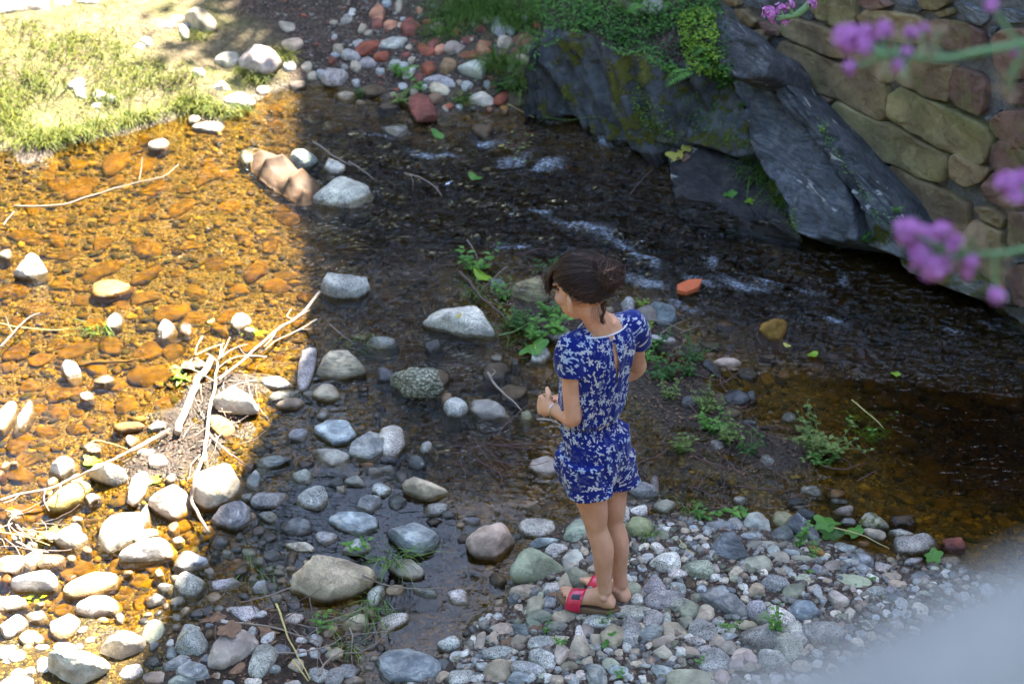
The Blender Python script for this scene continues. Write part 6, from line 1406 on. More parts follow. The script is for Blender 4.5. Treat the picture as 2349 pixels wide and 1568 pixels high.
for a in [(1165,390,34,.05,.16,"bushy clump of red stems with yellow leaves in the rapids",(REDST,),1,.12),
          (1140,1080,26,.10,.28,"reddish stems lying in the water left of the shorts"),(1600,860,30,.12,.25,"red stems on the weedy bar right of the person"),
          (1680,980,30,.12,.28,"red stems between the weeds near the bar's end"),(1640,1080,28,.12,.25,"brown stems in the wet debris right of the shorts"),
          (1500,830,16,.06,.2,"thin stems just behind the person's elbow"),(1230,640,20,.08,.22,"stems and roots beside the striped olive rock"),
          (1290,730,24,.1,.22,"stems lying under the broad green leaf"),(1880,1030,14,.08,.24,"stems trailing below the water plant"),
          (730,1470,16,.08,.24,"grey roots and twigs piled below the largest foreground boulder",(BARK,),0,.03),(640,1430,14,.1,.2,"dead stems in leaf litter left of the boulder",(DARKW,),0,.03),
          (30,1230,18,.06,.22,"pale roots caught at the left edge",(BARK,),0,.04),(520,890,16,.09,.2,"fine dry twigs heaped against the white driftwood boulder",(BARK,),0,.04),(470,1010,12,.06,.2,"fine dry twigs under the driftwood log",(BARK,),0,.03)]: tangle(*a)

# --- sticks and branches
def stick(tl, pts, r, label, mat=BARK, z=.012, twigs=(), name="stick", r1=None):
    r *= .8; r1 = r1*.8 if r1 else None
    W = []
    for k, (u, v) in enumerate(pts):
        x, y = T(tl, u, v); p, nor, ob = hit(x, y); zz = max(p[2], 0.0)+z; q = G(x, y, zz); W.append(q)
    c = W[0].copy(); ln = smooth_line(W, 6*len(W)); ln += .35*r*np.c_[perlin(ln*14), perlin(ln*14+9), perlin(ln*14+5)]*4
    V, F = tube(ln-c, np.linspace(r, r1 or r*.45, len(ln)), 8)
    o = mesh_obj(name, V, F, mat, loc=c); tag(o, label, "stick", "driftwood and sticks")
    for tw in twigs:
        WW = []
        for (u, v) in tw:
            x, y = T(tl, u, v); p, nor, ob = hit(x, y); WW.append(G(x, y, max(p[2], 0)+z*1.3))
        l2 = smooth_line(WW, 12); V, F = tube(l2-c, np.linspace(r*.5, r*.2, 12), 6); tw_ = mesh_obj("twig", V, F, mat); tw_.parent = o
    return o
stick(4, [(1200,1390),(1310,1130),(1440,905)], .021, "thick bleached driftwood log in the sun", PALEW, .03, r1=.019, name="driftwood_log")
stick(4, [(1395,1600),(1415,1330),(1470,1050),(1495,900),(1510,800)], .011, "forked bleached branch lying beside the log", PALEW, .035, [[(1490,900),(1530,830),(1570,745)],[(1480,910),(1440,870),(1400,855)],[(1500,890),(1580,830),(1690,790)],[(1470,1050),(1300,960),(1150,965)]], "branch")
stick(4, [(2185,440),(2050,590),(1900,690),(1700,860),(1500,1040)], .009, "long straight branch running up to the round boulder", PALEW, .04, [[(1990,620),(1960,600),(1990,550)],[(2000,620),(2060,590),(2110,560)],[(1880,715),(1850,760),(1800,810)]], "branch", .007)
stick(4, [(2165,625),(2050,690),(1900,760),(1780,850)], .005, "thin branch below the long straight one", PALEW, .03, [[(2050,690),(2110,690),(2130,680)]])
stick(4, [(1820,880),(1700,870),(1600,880),(1480,960)], .005, "thin crooked twig above the white driftwood boulder", PALEW, .04, [[(1700,870),(1660,850),(1630,800)]])
stick(4, [(1750,1040),(1600,1070),(1480,1160)], .004, "thin twig arching over the white driftwood boulder", PALEW, .06)
stick(4, [(1700,1060),(1710,1130),(1780,1240),(1840,1310)], .004, "hooked twig right of the white driftwood boulder", BARK, .03)
stick(4, [(1380,740),(1350,800),(1330,860)], .006, "short bleached twig above the log", PALEW, .05)
stick(4, [(1330,870),(1420,830),(1530,790)], .007, "yellowish reed above the log", STRAW, .04)
stick(4, [(1420,1400),(1500,1480),(1590,1557)], .007, "pale stick below the ochre oval stone", PALEW, .02)
stick(4, [(1150,1380),(1000,1470),(800,1555)], .008, "grey stick leading to the driftwood log", BARK, .02)
stick(4, [(600,1520),(640,1450),(760,1470),(870,1505)], .004, "bent yellow straw above the shallows", STRAW, .03)
stick(4, [(540,935),(720,915),(950,895)], .012, "sunken brown stick in the golden water", DARKW, -.02)
stick(4, [(0,810),(90,720),(180,620),(275,575)], .006, "thin reddish branch at the left edge", BARK, .02, [[(90,720),(60,660),(40,600)]])
stick(4, [(0,650),(160,680),(380,695),(480,680)], .004, "straw floating from the left edge", STRAW, .01)
stick(4, [(2250,655),(2349,740),(2420,790)], .004, "short twig above the layered tan boulder", BARK, .03)
stick(1, [(100,1405),(400,1400),(620,1335),(900,1255),(1100,1210),(1220,1120)], .006, "long thin branch across the sunny water", BARK, .025, [[(950,1230),(965,1150),(972,1070)]], "branch")
stick(1, [(20,1540),(100,1440)], .005, "short twig at the left edge of the water", BARK, .02)
stick(1, [(2130,250),(2250,380),(2360,470)], .004, "thin reddish twig on the shaded bank", REDST, .03)
stick(1, [(2140,970),(2250,1050),(2400,1130)], .008, "grey stick behind the blue-grey boulders", BARK, .03)
stick(2, [(0,430),(80,470),(180,525)], .004, "thin twig among the shaded pebbles", BARK, .02)
stick(2, [(60,1100),(150,1160),(230,1225)], .006, "grey-green stick pointing down the rapids", BARK, .02)
stick(2, [(440,1180),(560,1220),(640,1270),(690,1335)], .006, "knotted pale twig in the rapids", BARK, .03, [[(480,1190),(500,1240),(495,1270)],[(640,1270),(670,1280),(650,1330)]])
stick(2, [(1960,1350),(2040,1250),(2140,1145)], .005, "dark twig lying on the wet rock shelf", DARKW, .012)
stick(2, [(1150,710),(1240,760),(1330,805)], .003, "thin straw at the far waterline", STRAW, .02)
stick(2, [(1400,800),(1550,820),(1700,800),(1780,800)], .003, "green stalk trailing on the water under the slate outcrop", GSTEM, .015)
stick(5, [(820,290),(900,390),(1000,500),(1150,640)], .011, "dark log lying beside the striped olive rock", DARKW, .03, name="driftwood_log")
stick(5, [(870,80),(910,140),(940,210)], .004, "short pale twig in the rapids", BARK, .03)
stick(5, [(1010,985),(1050,1050),(1120,1130),(1180,1180),(1240,1245)], .007, "bleached crooked twig pointing at the hands", PALEW, .03, [[(1030,1010),(1060,980),(1040,960)]])
stick(5, [(1340,1305),(1440,1310),(1510,1345)], .006, "bleached twig under the forearm", PALEW, .015)
stick(5, [(1080,735),(1200,700),(1330,620)], .005, "green stalk left of the broad leaf", GSTEM, .03)
stick(5, [(1140,260),(1060,330),(960,420)], .004, "thin grey twig beside the blue-grey stone", BARK, .05)
stick(5, [(740,935),(860,945),(960,935)], .004, "reddish twig above the conglomerate lump", REDST, .012)
stick(5, [(2030,620),(2200,640),(2349,700)], .004, "thin twig crossing the rocks behind the shoulder", BARK, .05)
stick(5, [(2190,720),(2270,670),(2360,630)], .004, "pale twig right of the dark blue rock", BARK, .04)
stick(6, [(1170,1170),(1290,1270),(1390,1365)], .004, "green stalk leaning over the dark water", STRAW, .06)
stick(6, [(0,715),(90,680),(140,640)], .003, "thin twig beside the ochre boulder's shallows", BARK, .03)
stick(7, [(0,310),(130,262),(310,235),(480,160),(640,90),(800,10),(1000,-100),(1160,-185)], .008, "long thin branch crossing the sunny shallows", PALEW, .05, [[(310,235),(300,300),(335,375)],[(412,200),(415,280),(405,370)],[(130,262),(90,300),(20,320)]], "branch", .006)
stick(7, [(1395,-20),(1335,150),(1312,300),(1350,390),(1430,530)], .010, "dark branch drooping past the cream shade-line boulder", BARK, .03, r1=.008)
stick(7, [(1590,0),(1650,40),(1720,85)], .006, "dark stick above the split rock", DARKW, .03)
stick(7, [(1580,1135),(1750,1150),(1920,1185),(2180,1265)], .006, "grey stick across the leaf litter", BARK, .04)
stick(7, [(1890,1010),(1930,1120),(1980,1260),(2120,1525)], .006, "yellow straw lying toward the bottom edge", STRAW, .05)
stick(7, [(2000,1390),(2080,1500),(2110,1540)], .005, "short straw beside the yellow straw", STRAW, .04)
stick(7, [(1880,1350),(2050,1340),(2250,1290),(2330,1240)], .005, "grey root below the grey stick", BARK, .03)
stick(7, [(2180,1500),(2230,1400),(2349,1330)], .006, "curved grey root at the bottom", BARK, .04)
stick(7, [(40,370),(100,400),(60,460),(80,540)], .004, "kinked white twig at the left edge", PALEW, .03)
stick(7, [(0,520),(150,545),(340,610)], .004, "yellow straw by the yellow leaf", STRAW, .03)
stick(7, [(110,590),(220,640),(330,660)], .006, "bleached stick below the yellow straw", PALEW, .03)
stick(7, [(580,1060),(640,1000),(675,960)], .003, "twig resting on the smooth white oval stone", BARK, .01)
stick(7, [(1210,1260),(1260,1210),(1290,1185)], .003, "straw resting on the grey leaning rock", STRAW, .008)
stick(7, [(1990,900),(1820,960),(1640,1000)], .004, "thin dead stalk above the leaf litter", BARK, .03)
stick(8, [(150,815),(310,880),(520,905),(725,900)], .004, "slender brown twig reaching over the pool", BARK, .05)
stick(8, [(330,1050),(450,1030),(540,970)], .003, "dark twig floating in the pool", DARKW, .008)
stick(8, [(830,1410),(930,1400),(1040,1400)], .005, "brown twig at the pool's near bank", DARKW, .01)
stick(9, [(1050,490),(1240,540),(1330,585),(1430,632)], .004, "yellow leaf stalk lying over the little backwater", STRAW, .02)
stick(9, [(570,60),(700,140),(810,230)], .003, "thin twig at the back of the wet debris", DARKW, .03)
stick(9, [(1205,170),(1290,125),(1360,90)], .003, "reddish twig in the dark shallows", REDST, .03)
stick(9, [(0,570),(50,640),(110,665)], .003, "dry stalk at the back of the pebbles", STRAW, .02)

# --- single fallen leaves
def lobed(n=5, d=.45):
    t = np.linspace(0, 2*math.pi, 5*n+1)[:-1]; r = .62+d*np.abs(np.cos((t)*n/2))**1.5*(.55+.45*np.cos(t/1.0)**2); return np.c_[r*np.cos(t), r*np.sin(t)]
def oval(): t = np.linspace(0, 2*math.pi, 16)[:-1]; return np.c_[np.cos(t), .5*np.sin(t)*(1-.25*np.cos(t))]
def fallen(px, py, size, label, mat, lob=True, rz=None, tilt=.25, z=.006, water=True):
    p, nor, ob = hit(px, py); 
    if water and p[2] < .002: p = G(px, py, .004); nor = UZ
    nor = unit(nor*.6+UZ*.6+pr.normal(0, tilt*.5, 3)); u = unit(cross3(nor, [math.cos(rz or pr.uniform(0, 6)), math.sin(rz or 1), .2])); v = cross3(nor, u)
    O = lobed() if lob else oval(); n = len(O); V = [np.zeros(3)]
    for f in (.5, 1.0):
        for x, y in O: V.append((u*x+v*y)*size*f+nor*(size*.28*(f*f)*(.6*np.cos(2*math.atan2(y, x))+.25*pr.randn()*.4)))
    F = [(0, 1+k, 1+(k+1) % n) for k in range(n)]+[(1+k, 1+n+k, 1+n+(k+1) % n, 1+(k+1) % n) for k in range(n)]
    o = mesh_obj("fallen_leaf", V, F, mat, loc=p+nor*z); vattr(o, 'tone', np.clip(pr.normal(.5, .15, len(V)), 0, 1)); tag(o, label, "leaf", "fallen leaves")
fallen(*T(5,1330,815), .075, "broad dark green plane leaf draped on the pale rock", LEAF, rz=2.2)
for tl, u, v, s_, lab, mt, lb in [
 (5,1355,820,.022,"tiny pale leaf lying on the broad green leaf",YELLEAF,True),(3,340,1330,.04,"pale green plane leaf on the wet rock shelf",LEAF,True),(3,470,1380,.032,"folded green leaf right of the pale plane leaf",LIME,True),
 (3,50,1010,.045,"pale dying plane leaf under the mossy rock face",YELLEAF,True),(3,20,1080,.04,"curled pinkish leaf beside the dying plane leaf",DRYLEAF,True),(2,2300,1060,.06,"wilted pale leaf at the edge of the wet shelf",YELLEAF,True),
 (7,630,40,.045,"bright green plane leaf on the sunny shallows",LIME,True),(7,1030,160,.045,"yellow-green leaf right of the tall narrow rock",LIME,True),(7,340,540,.055,"yellow plane leaf beside the wet white stone",YELLEAF,True),
 (9,1190,520,.045,"green plane leaf on the yellow stalk",LEAF,True),(9,1730,690,.042,"green plane leaf near the red brick",LEAF,True),(9,1000,470,.06,"floating green leaf left of the mossy rock",LEAF,True),(9,1030,540,.055,"sunken green leaf in the little backwater",DARKLEAF,True),
 (9,260,405,.02,"round green leaf at the back of the pebbles",LEAF,False),(8,1860,1220,.018,"small round leaf lying on a pebble below the heel",LEAF,False),(8,1815,1285,.02,"heart-shaped leaf below the small round one",LEAF,False),
 (8,1450,950,.02,"dry scrap of leaf left of the toes",DRYLEAF,False),(5,970,330,.06,"folded green reed leaf above the blue-grey stone",LIME,False),(4,1300,930,.045,"dry curled leaf at the end of the log",DRYLEAF,True),
 (5,810,603,.016,"white flake lying on the large pale boulder",YELLEAF,False),(2,1100,1000,.02,"yellow leaf tip on the bushy clump",YELLEAF,False),(2,920,1215,.05,"bright green leaf washed against the bushy clump",LEAF,False),(2,665,920,.045,"green leaf floating under the maroon slate",LEAF,False),
 (7,1460,1120,.05,"brown dead leaf beside the grey leaning rock",DRYLEAF,True),(7,1560,1190,.05,"purplish dead leaf above the slanting tan rock",DRYLEAF,True),(7,1830,1210,.045,"dead leaf among the grey roots",DRYLEAF,True),(7,1620,1460,.035,"reddish dead leaf below the slanting tan rock",DRYLEAF,False),
 (8,1140,1270,.03,"dry leaf scrap among pebbles near the pool",DRYLEAF,True),(8,1340,1190,.03,"dry leaf scrap below the greenish tan stones",DRYLEAF,True),(9,1310,845,.02,"green leaf on the open gravel",LEAF,False),(9,885,795,.018,"green leaf tip beside the blue cobble",LEAF,False),
 (6,900,870,.035,"yellow-green leaf drowned in the dark water",LIME,False),(6,1470,1000,.025,"small green leaf floating in the dark water",LIME,True),(6,730,805,.022,"yellow leaf beside the ochre boulder",YELLEAF,False),(4,1440,640,.02,"pale leaf scrap by the tan stone",YELLEAF,False)]:
    x, y = T(tl, u, v); fallen(x, y, s_, lab, mt, lb)
# orange tile shard washed by the rapids
tp = [T(6,u,v) for u,v in [(-20,385),(60,350),(150,345),(140,375),(120,405),(40,435),(-20,420)]]
t0_ = G(*tp[0], .02); tv = [G(x, y, .03+.018*k/6) for k, (x, y) in enumerate(tp)]; nn_ = len(tv); tv += [p-np.array([0, 0, .022]) for p in tv]
o = mesh_obj("tile_shard", [p-t0_ for p in tv], [tuple(range(nn_)), tuple(range(nn_, 2*nn_))[::-1]]+[(i, nn_+i, nn_+(i+1) % nn_, (i+1) % nn_) for i in range(nn_)], simple("orange_tile", (.50, .105, .03), .8, .3, 40, .6, 120), smooth=False, loc=t0_)
tag(o, "bright orange tile shard half awash in the rapids", "tile")

# --- tan cloth caught on the boulders
cp = gp([T(1,u,v) for u,v in [(1720,1080),(1760,1040),(1870,1060),(1960,1090),(2050,1170),(2180,1250),(2190,1310),(2120,1390),(2060,1405),(1960,1340),(1860,1280),(1800,1230),(1730,1170)]])
lo, hi = cp.min(0), cp.max(0); n_ = 70; gx, gy = np.meshgrid(np.linspace(lo[0], hi[0], n_), np.linspace(lo[1], hi[1], n_)); CPp = np.c_[gx.ravel(), gy.ravel()]
sdv = sdist(CPp, cp); rot_ = CPp @ np.array([.6, -.8]); rot2 = CPp @ np.array([.8, .6])
zz = .035*np.clip(sdv/.06, 0, 1)**.5+.055*(1-np.abs(np.sin(rot_*17+2.2*fbm(np.c_[CPp*3.5, sdv*0], 2)))**.7)*np.clip(sdv/.05, 0, 1)+.012*np.abs(fbm(np.c_[CPp*12, sdv*0+4], 2))
zz = np.where(sdv > -.012, zz-.004, -.3); keep = sdv > -.012
idx = -np.ones(len(CPp), int); idx[keep] = np.arange(keep.sum()); F = []
for j in range(n_-1):
    for i in range(n_-1):
        q = [j*n_+i, j*n_+i+1, (j+1)*n_+i+1, (j+1)*n_+i]
        if all(keep[k] for k in q): F.append(tuple(idx[k] for k in q))
cl = mesh_obj("cloth", np.c_[CPp, zz][keep], F, simple("tan_wet_cloth", (.065, .033, .012), .75, .15, 6, .4, 60))
tag(cl, "crumpled tan cloth caught on the boulders at the shade line", "cloth")

# --- dead bark heap
c, nor, ob = hit(*T(8, 290, 600)); B = []
for k in range(90):
    p = c+np.array([pr.normal(0, .045), pr.normal(0, .05), abs(pr.normal(.012, .015))]); a = pr.normal(1.2, .7); d = np.array([math.cos(a), math.sin(a), pr.normal(0, .3)])
    B.append(limb([p-d*.022, p+pr.normal(0, .003, 3), p+d*pr.uniform(.012, .03)], [.003, .0065, .002], 6, 5, False))
V, F = join(B); bk = mesh_obj("bark_heap", V, F, simple("dead_bark", (.11, .045, .03), .85, .5, 50, .5, 90), smooth=False); bk["kind"] = "stuff"; tag(bk, "heap of reddish brown dead bark between blue-grey stones", "bark")

# --- loose gravel (one mass) on the bank, the far bank and the bed
def gravel(name, polys, label, cols, mat, smin, smax, n, under=False):
    ico = bmesh.new(); bmesh.ops.create_icosphere(ico, subdivisions=1, radius=1); iv = np.array([v.co[:] for v in ico.verts]); fi = np.array([[v.index for v in f.verts] for f in ico.faces]); ico.free()
    VV, FF, CC = [], [], []; k = 0
    for poly, share in polys:
        P = inpoly(poly, int(n*share)); Z = terr(P)
        for (x, y), z in zip(P, Z):
            if under and z > -.004: continue
            if not under and z < .0: continue
            s_ = smin*(smax/smin)**(pr.rand()**1.7); e = np.array([s_*pr.uniform(.8, 1.5), s_*pr.uniform(.7, 1.1), s_*pr.uniform(.28, .55)]); a = pr.uniform(0, 3.14)
            v = iv*(1+.16*pr.randn(len(iv), 1))*e; v = np.c_[v[:, 0]*math.cos(a)-v[:, 1]*math.sin(a), v[:, 0]*math.sin(a)+v[:, 1]*math.cos(a), v[:, 2]]
            VV.append(v+[x, y, z+e[2]*.35]); FF.append(fi+k); k += len(iv)
            c = np.array(cols[pr.randint(len(cols))])*pr.uniform(.7, 1.25); CC.append(np.tile(c, (len(iv), 1)))
    o = big_mesh(name, np.vstack(VV), np.vstack(FF), mat); cattr(o, 'pcol', np.vstack(CC)); tag(o, label, "gravel", kind="stuff")
def pebmat(name, rough, wet):
    t = NT(name); c = t.n("Attribute", attribute_name='pcol').outputs['Color']; pos = t.n("NewGeometry").outputs['Position']
    n = t.noise(pos, 90, 2, .7); c = t.mix(t.step(n, .3, .7), t.mix(1, c, (.65, .64, .62), 'MULTIPLY'), t.mix(1, c, (1.2, 1.2, 1.18), 'MULTIPLY'))
    if not wet:
        pz = t.n("SeparateXYZ"); t.set(pz, 0, pos); w_ = t.step(t.math('ADD', pz.outputs[2], t.math('MULTIPLY', t.noise(pos, 25, 2), .02)), .034, .02); c = t.mix(w_, c, t.mix(1, c, (.36, .31, .24), 'MULTIPLY')); rough = t.math('SUBTRACT', rough, t.math('MULTIPLY', w_, .5))
    return t.done(t.bsdf(c, rough, t.bump(n, .5, .006), Specular_IOR_Level=.3))
VV, FF, CC, k_ = [], [], [], 0
for v, f, c in MASS:
    for q in f:
        if len(q) == 4: FF += [(q[0]+k_, q[1]+k_, q[2]+k_), (q[0]+k_, q[2]+k_, q[3]+k_)]
        else: FF.append(tuple(x+k_ for x in q))
    VV.append(v); CC.append(np.tile(c, (len(v), 1))); k_ += len(v)
o = big_mesh("cobbles", np.vstack(VV), FF, pebmat("cobble", .8, 0)); cattr(o, 'pcol', np.vstack(CC)); tag(o, "smaller cobbles packed between the larger stones", "cobbles", kind="stuff")
GR = [(.18,.17,.15),(.21,.18,.145),(.14,.14,.14),(.25,.21,.165),(.11,.095,.075),(.29,.27,.235),(.16,.15,.10),(.22,.16,.12)]
bank = [(x, y) for x, y in gp([(860,1600),(1005,1495),(1060,1450),(1150,1385),(1180,1290),(1240,1235),(1320,1190),(1430,1150),(1500,1175),(1650,1190),(1760,1200),(1880,1245),(2050,1285),(2200,1300),(2420,1345),(2420,1700),(860,1700)])]
gravel("gravel", [(bank, 1.0)], "small loose pebbles and gravel filling the bank", GR, pebmat("bank_pebble", .85, 0), .006, .022, 4200)
RB = GR+[(.30,.09,.05),(.26,.10,.07),(.16,.11,.08)]
far = gp([(700,190),(760,195),(880,225),(985,265),(1150,250),(1250,240),(1230,160),(1180,90),(1000,60),(900,-40),(560,-60),(600,40),(690,110)])
gravel("rubble_gravel", [(far, 1.0)], "small rubble of stone and red tile on the far bank", RB, pebmat("rubble", .85, 0), .005, .018, 800)
bedp = gp([(-150,380),(330,310),(690,230),(1250,280),(1500,380),(1830,580),(2400,780),(2400,1330),(1900,1230),(1430,1120),(1150,1300),(900,1560),(300,1650),(-150,1650)])
BD = [(.070,.038,.003),(.030,.016,.0015),(.11,.064,.007),(.014,.008,.001),(.05,.03,.004),(.18,.11,.015),(.024,.02,.003),(.06,.035,.003)]
gravel("bed_gravel", [(bedp, 1.0)], "golden brown gravel on the stream bed", BD, pebmat("bed_pebble", .9, 1), .005, .028, 15000, True)
# leaf and twig litter on the wet bars
L = Leaves()
for poly, n in ((LAND_BAR, 700), (LAND_LIT, 500), (LAND_DRIFT, 260), (far, 160), (np.array(bank), 320)):
    for x, y in inpoly(poly, n):
        z = hgt(x, y)
        if z < -.005: continue
        a = pr.uniform(0, 6.28); L.leaf(np.array([x, y, z+.004]), (math.cos(a), math.sin(a), pr.normal(0, .2)), UZ+pr.normal(0, .35, 3), pr.uniform(.01, .035), pr.uniform(.005, .016), pr.rand()*.7)
tag(L.build("leaf_litter", DRYLEAF), "scraps of dead leaves lying on the wet bars", "litter", kind="stuff")
# ------------------------------------------------------------------ valerian flowers and the bridge parapet near the camera
PINK = leafmat("pink_petal", (.46, .10, .34), (.72, .33, .58), .6, .3); BUD = leafmat("tan_bud", (.30, .20, .11), (.48, .34, .20), .7, .2)
VSTEM = simple("valerian_stem", (.14, .24, .08), .6, .2, 40, .2, 80)
def at_depth(px, py, dist):
    d = ray(px, py); d = d/np.linalg.norm(d); return CAMP+d*dist
def floret(Lf, p, n, s_):
    n = unit(n); u = unit(np.cross(n, [.3, .5, .8])); v = np.cross(n, u)
    for k in range(5): a = k*1.2566+s_*900; Lf.leaf(p, u*math.cos(a)+v*math.sin(a)+n*.35, n, s_, s_*.75, pr.rand(), .1)
def valerian(label, dist, stem, heads, fl=.0062):
    base = at_depth(*stem[0], dist*1.02); e = empty("valerian_flower", base)
    P = smooth_line([at_depth(x, y, dist) for x, y in stem], 20); V, F = tube(P, np.linspace(.0022, .0012, 20)*dist/1.2*1.3, 7); child_of(mesh_obj("stem", V, F, VSTEM), e)
    k = dist/FPX; A, B = Leaves(), Leaves(); tb = []
    for (hx, hy, r, n, bud) in heads:
        c = at_depth(hx, hy, dist+pr.normal(0, .02)); j = P[np.argmin(np.linalg.norm(P-c, axis=1))]
        tb.append(tube(smooth_line([j, (j+c)/2-UZ*.004, c], 8), .0009*dist, 5))
        for q in range(n if dist > 5 else int(n*2.2)):
            d = unit(pr.normal(0, 1, 3)+UZ*.5); p = c+d*r*k*pr.uniform(.3, 1.0)
            if bud: B.leaf(p, d, pr.normal(0, 1, 3), fl*1.6, fl*.7, pr.rand())
            else: floret(A, p, d+UZ*.3, fl*pr.uniform(.8, 1.2))
    V, F = join(tb); child_of(mesh_obj("branchlet", V, F, VSTEM), e)["kind"] = "stuff"
    if A.V: A.build("flower_head", PINK, e)
    if B.V: B.build("seed_head", BUD, e)
    # pair of leaves on the stem
    Lf = Leaves()
    for s_ in (1, -1): Lf.leaf(P[3], np.array([.2, .1, .6*s_]), np.array([0, -1, .5]), .03*min(dist, 2.5), .013*min(dist, 2.5), .6)
    Lf.build("leaves", LEAF, e)
    tag(e, label, "flower", "valerian flowers")
valerian("blurred pink valerian with tan seed heads in front of the upper wall", 2.5, [(2480,70),(2349,100),(2250,118),(2150,135),(2030,120)], [(1945,88,34,70,0),(1985,80,22,24,0),(2030,70,20,16,0),(2090,75,12,12,0),(1985,110,18,18,0),(1950,155,14,8,0),(2060,150,14,10,0),(2080,120,12,8,0),(2120,62,10,6,0),(2060,95,20,14,1),(2110,140,22,18,1),(2030,170,16,14,1),(2150,70,16,14,1),(2070,185,14,10,1),(2010,140,22,12,1),(2130,105,16,10,1)])
valerian("large blurred pink valerian hanging over the dark water", 2.5, [(2500,540),(2400,562),(2349,572),(2290,582),(2220,580)], [(2080,530,30,60,0),(2120,545,26,40,0),(2160,530,22,30,0),(2110,590,28,36,0),(2150,615,26,36,0),(2190,590,24,30,0),(2185,560,20,16,0),(2230,600,16,10,0),(2285,680,18,14,0),(2100,560,12,10,0),(2130,630,14,12,0),(2220,625,16,8,0),(2230,545,24,18,1),(2260,610,22,18,1),(2290,640,16,12,1),(2200,540,18,12,1),(2250,575,16,10,1),(2290,600,22,10,1)])
valerian("blurred pink valerian head cut by the right picture edge", 2.5, [(2500,470),(2420,450),(2360,440)], [(2310,420,26,50,0),(2345,410,20,30,0),(2330,450,18,18,0),(2320,470,18,14,1)])
valerian("blurred pink buds at the right edge below the green stem", 2.5, [(2500,90),(2420,100),(2349,108)], [(2335,115,16,16,0),(2275,10,14,8,0),(2300,190,16,12,1),(2310,215,14,8,1)])
valerian("sharp pink valerian sprig hanging against the top of the wall", 6.6, [(1900,-60),(1862,2),(1830,32),(1800,40)], [(1766,30,17,46,0),(1790,22,14,26,0),(1800,46,11,20,0),(1812,10,10,16,0),(1862,8,11,18,0),(1780,44,10,14,0)], .011)

t = NT("parapet_stone"); pos = t.n("NewGeometry").outputs['Position']
n_ = t.noise(pos, 14, 3, .6); c_ = t.mix(t.step(n_, .3, .7), (.14, .128, .108), (.21, .195, .165)); c_ = t.mix(t.math('MULTIPLY', t.step(t.noise(pos, 90, 3), .55, .7), .3), c_, (.4, .36, .34))
PARA = t.done(t.bsdf(c_, .9, t.bump(t.noise(pos, 60, 4), .6, .006), Specular_IOR_Level=.2))
bridge = empty("stone_bridge", (0, 0, 3.2)); tag(bridge, "blurred grey stone bridge parapet filling the lower right corner", "bridge")
zt = CAM_H-.335
q1 = G(2349, 1195, zt)[:2]; q2 = G(1480, 1568, zt)[:2]; e_ = unit(q1-q2); pn = np.array([e_[1], -e_[0]])    # pn: towards the camera side
A_ = q2-e_*1.6; B_ = q1+e_*1.8; th_ = .05
nn = 60; V = []; prof = [(0, -1.25), (0, -.02), (.006, -.006), (.018, 0), (th_-.018, 0), (th_-.006, -.006), (th_, -.02), (th_, -1.25)]
for i in range(nn):
    p = A_+(B_-A_)*i/(nn-1)
    for s_, z in prof:
        w = .004*float(perlin(np.array([[i*.6, s_*50, z*9]]))[0]); V.append((*(p+pn*(s_+w)), zt+z+w))
m_ = len(prof); F = [(i*m_+k, (i+1)*m_+k, (i+1)*m_+k+1, i*m_+k+1) for i in range(nn-1) for k in range(m_-1)]+[tuple(range(m_)), tuple(range((nn-1)*m_, nn*m_))[::-1]]
child_of(mesh_obj("parapet", V, F, PARA), bridge)
C_ = A_+pn*.06; D_ = B_+pn*.06
V, F = prism([tuple(C_), tuple(D_), tuple(D_+pn*4), tuple(C_+pn*4)], 3.0, 3.25); child_of(mesh_obj("deck", V, F, PARA, smooth=False), bridge)

# ------------------------------------------------------------------ tree on the far slope whose crown dapples the upper bank
def tree(x, y, h, R, n, label, seed, cc=None):
    rs = np.random.RandomState(seed); z = hgt(x, y); e = empty("tree", (x, y, z)); tb = [limb([(x, y, z-.3), (x+.1, y, z+h*.35), (x-.1, y+.1, z+h*.8)], [.22, .16, .06], 10, 14)]
    for k in range(7):
        a = k*2.4; s0 = np.array([x, y, z+h*(.35+.06*k)]); tb.append(limb([s0, s0+[math.cos(a)*R*.4, math.sin(a)*R*.4, R*.25], s0+[math.cos(a)*R*.8, math.sin(a)*R*.8, R*.4]], [.07, .05, .02], 7, 10))
    V, F = join(tb); child_of(mesh_obj("trunk", V, F, DARKW), e); Lf = Leaves(); cc = np.array([x, y, z+h*.75]) if cc is None else cc
    nc_ = 26 if n < 5000 else 60
    for c in range(nc_):
        d = unit(rs.randn(3)); p0 = cc+d*R*rs.uniform(.35, .95)*[1, 1, .75]
        for k in range(n//nc_): p = p0+rs.randn(3)*R*.17; Lf.leaf(p, rs.randn(3), rs.randn(3), R*.1, R*.08, rs.rand())
    Lf.build("crown", DARKLEAF, e); tag(e, label, "tree", "trees on the far slope")
tree(1.95, 14.4, 4.2, 1.35, 2600, "leafy tree on the slope behind the far bank", 3)
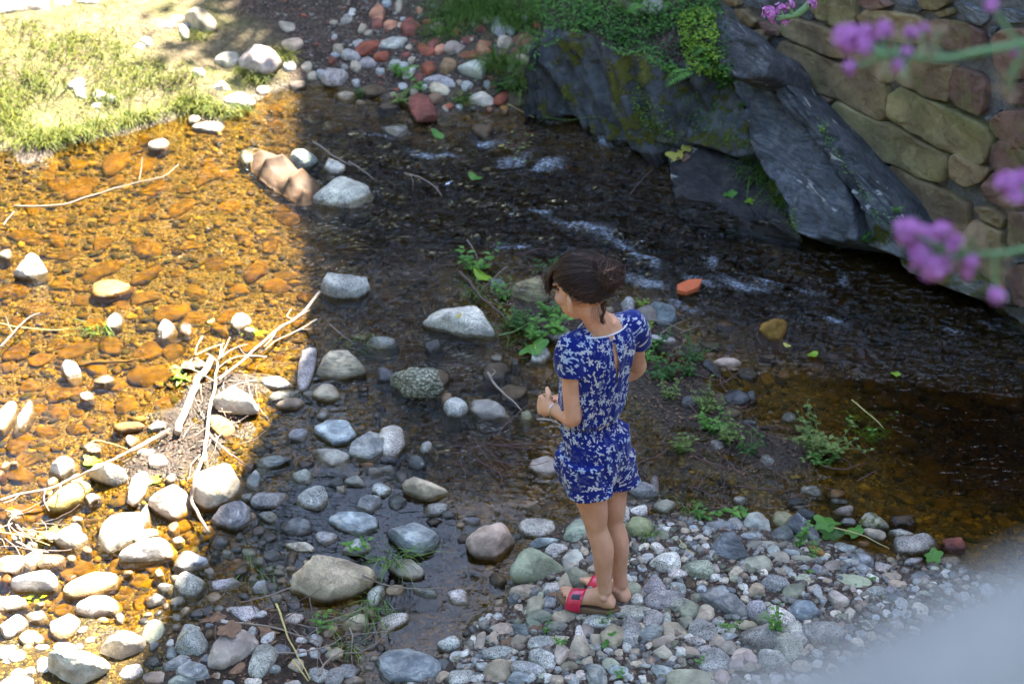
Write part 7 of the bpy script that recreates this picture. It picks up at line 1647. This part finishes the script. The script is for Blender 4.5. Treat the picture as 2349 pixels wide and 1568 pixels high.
tree(3.9, 3.2, 9.2, 2.3, 9000, "unseen plane tree added on the near right bank to shade parapet and flowers", 8, np.array([2.45, 4.3, 8.6]))  # added out of view; its crown shades the parapet and near flowers
tree(-4.2, 19, 6, 2.4, 2600, "left leafy tree higher on the far slope", 4)
tree(1.0, 21, 6, 2.2, 2600, "right leafy tree higher on the far slope", 5)
# ------------------------------------------------------------------ a label of its own for every smaller stone
marks = [(s['c'], s['o']['label']) for s in STONES if s.get('hero')]
marks = [(np.asarray(c), l) for c, l in marks if len(l.split()) <= 8]
def where(d):
    dx, dy = d
    if abs(dx) > 1.6*abs(dy): return 'right of' if dx > 0 else 'left of'
    if abs(dy) > 1.6*abs(dx): return 'below' if dy > 0 else 'above'
    return ('below' if dy > 0 else 'above')+(' and right of' if dx > 0 else ' and left of')
groups = {}
for s in STONES:
    if s.get('hero'): continue
    dist = [np.hypot(*((s['c']-c)*[1, 1.3])) for c, l in marks]; order = np.argsort(dist)
    for k in order:
        c, l = marks[int(k)]
        if len(f"x {'sunken ' if s['sub'] else ''}{CWORD[s['col']]} tile shard {where(s['c']-c)} the {l}".split()) <= 16: break
    key = ('sunken ' if s['sub'] else '', CWORD[s['col']], where(s['c']-c), l); s['dist'] = dist[k]; groups.setdefault(key, []).append(s)
ORD = ['nearest', 'second', 'third', 'fourth', 'fifth', 'sixth', 'seventh', 'eighth', 'ninth', 'tenth', 'eleventh', 'twelfth', 'thirteenth', 'fourteenth', 'fifteenth']
for (sub, cw, wh, l), ss in groups.items():
    ss.sort(key=lambda s: s['dist'])
    for i, s in enumerate(ss):
        pre = '' if len(ss) == 1 else ORD[min(i, 14)]+' '
        noun = 'tile shard' if s['col'] in 'RM' and s['c'][1] < 300 and not sub else 'stone'
        if noun == 'tile shard': s['o'].name = 'tile_shard'; s['o']['category'] = 'tile'
        lw = l.split()
        lab = f"{pre}{sub}{cw} {noun} {wh} the {l}".replace('the two-', 'the two-')
        s['o']['label'] = lab; s['o']['group'] = 'stones under the clear water' if sub else 'loose stones along the stream'
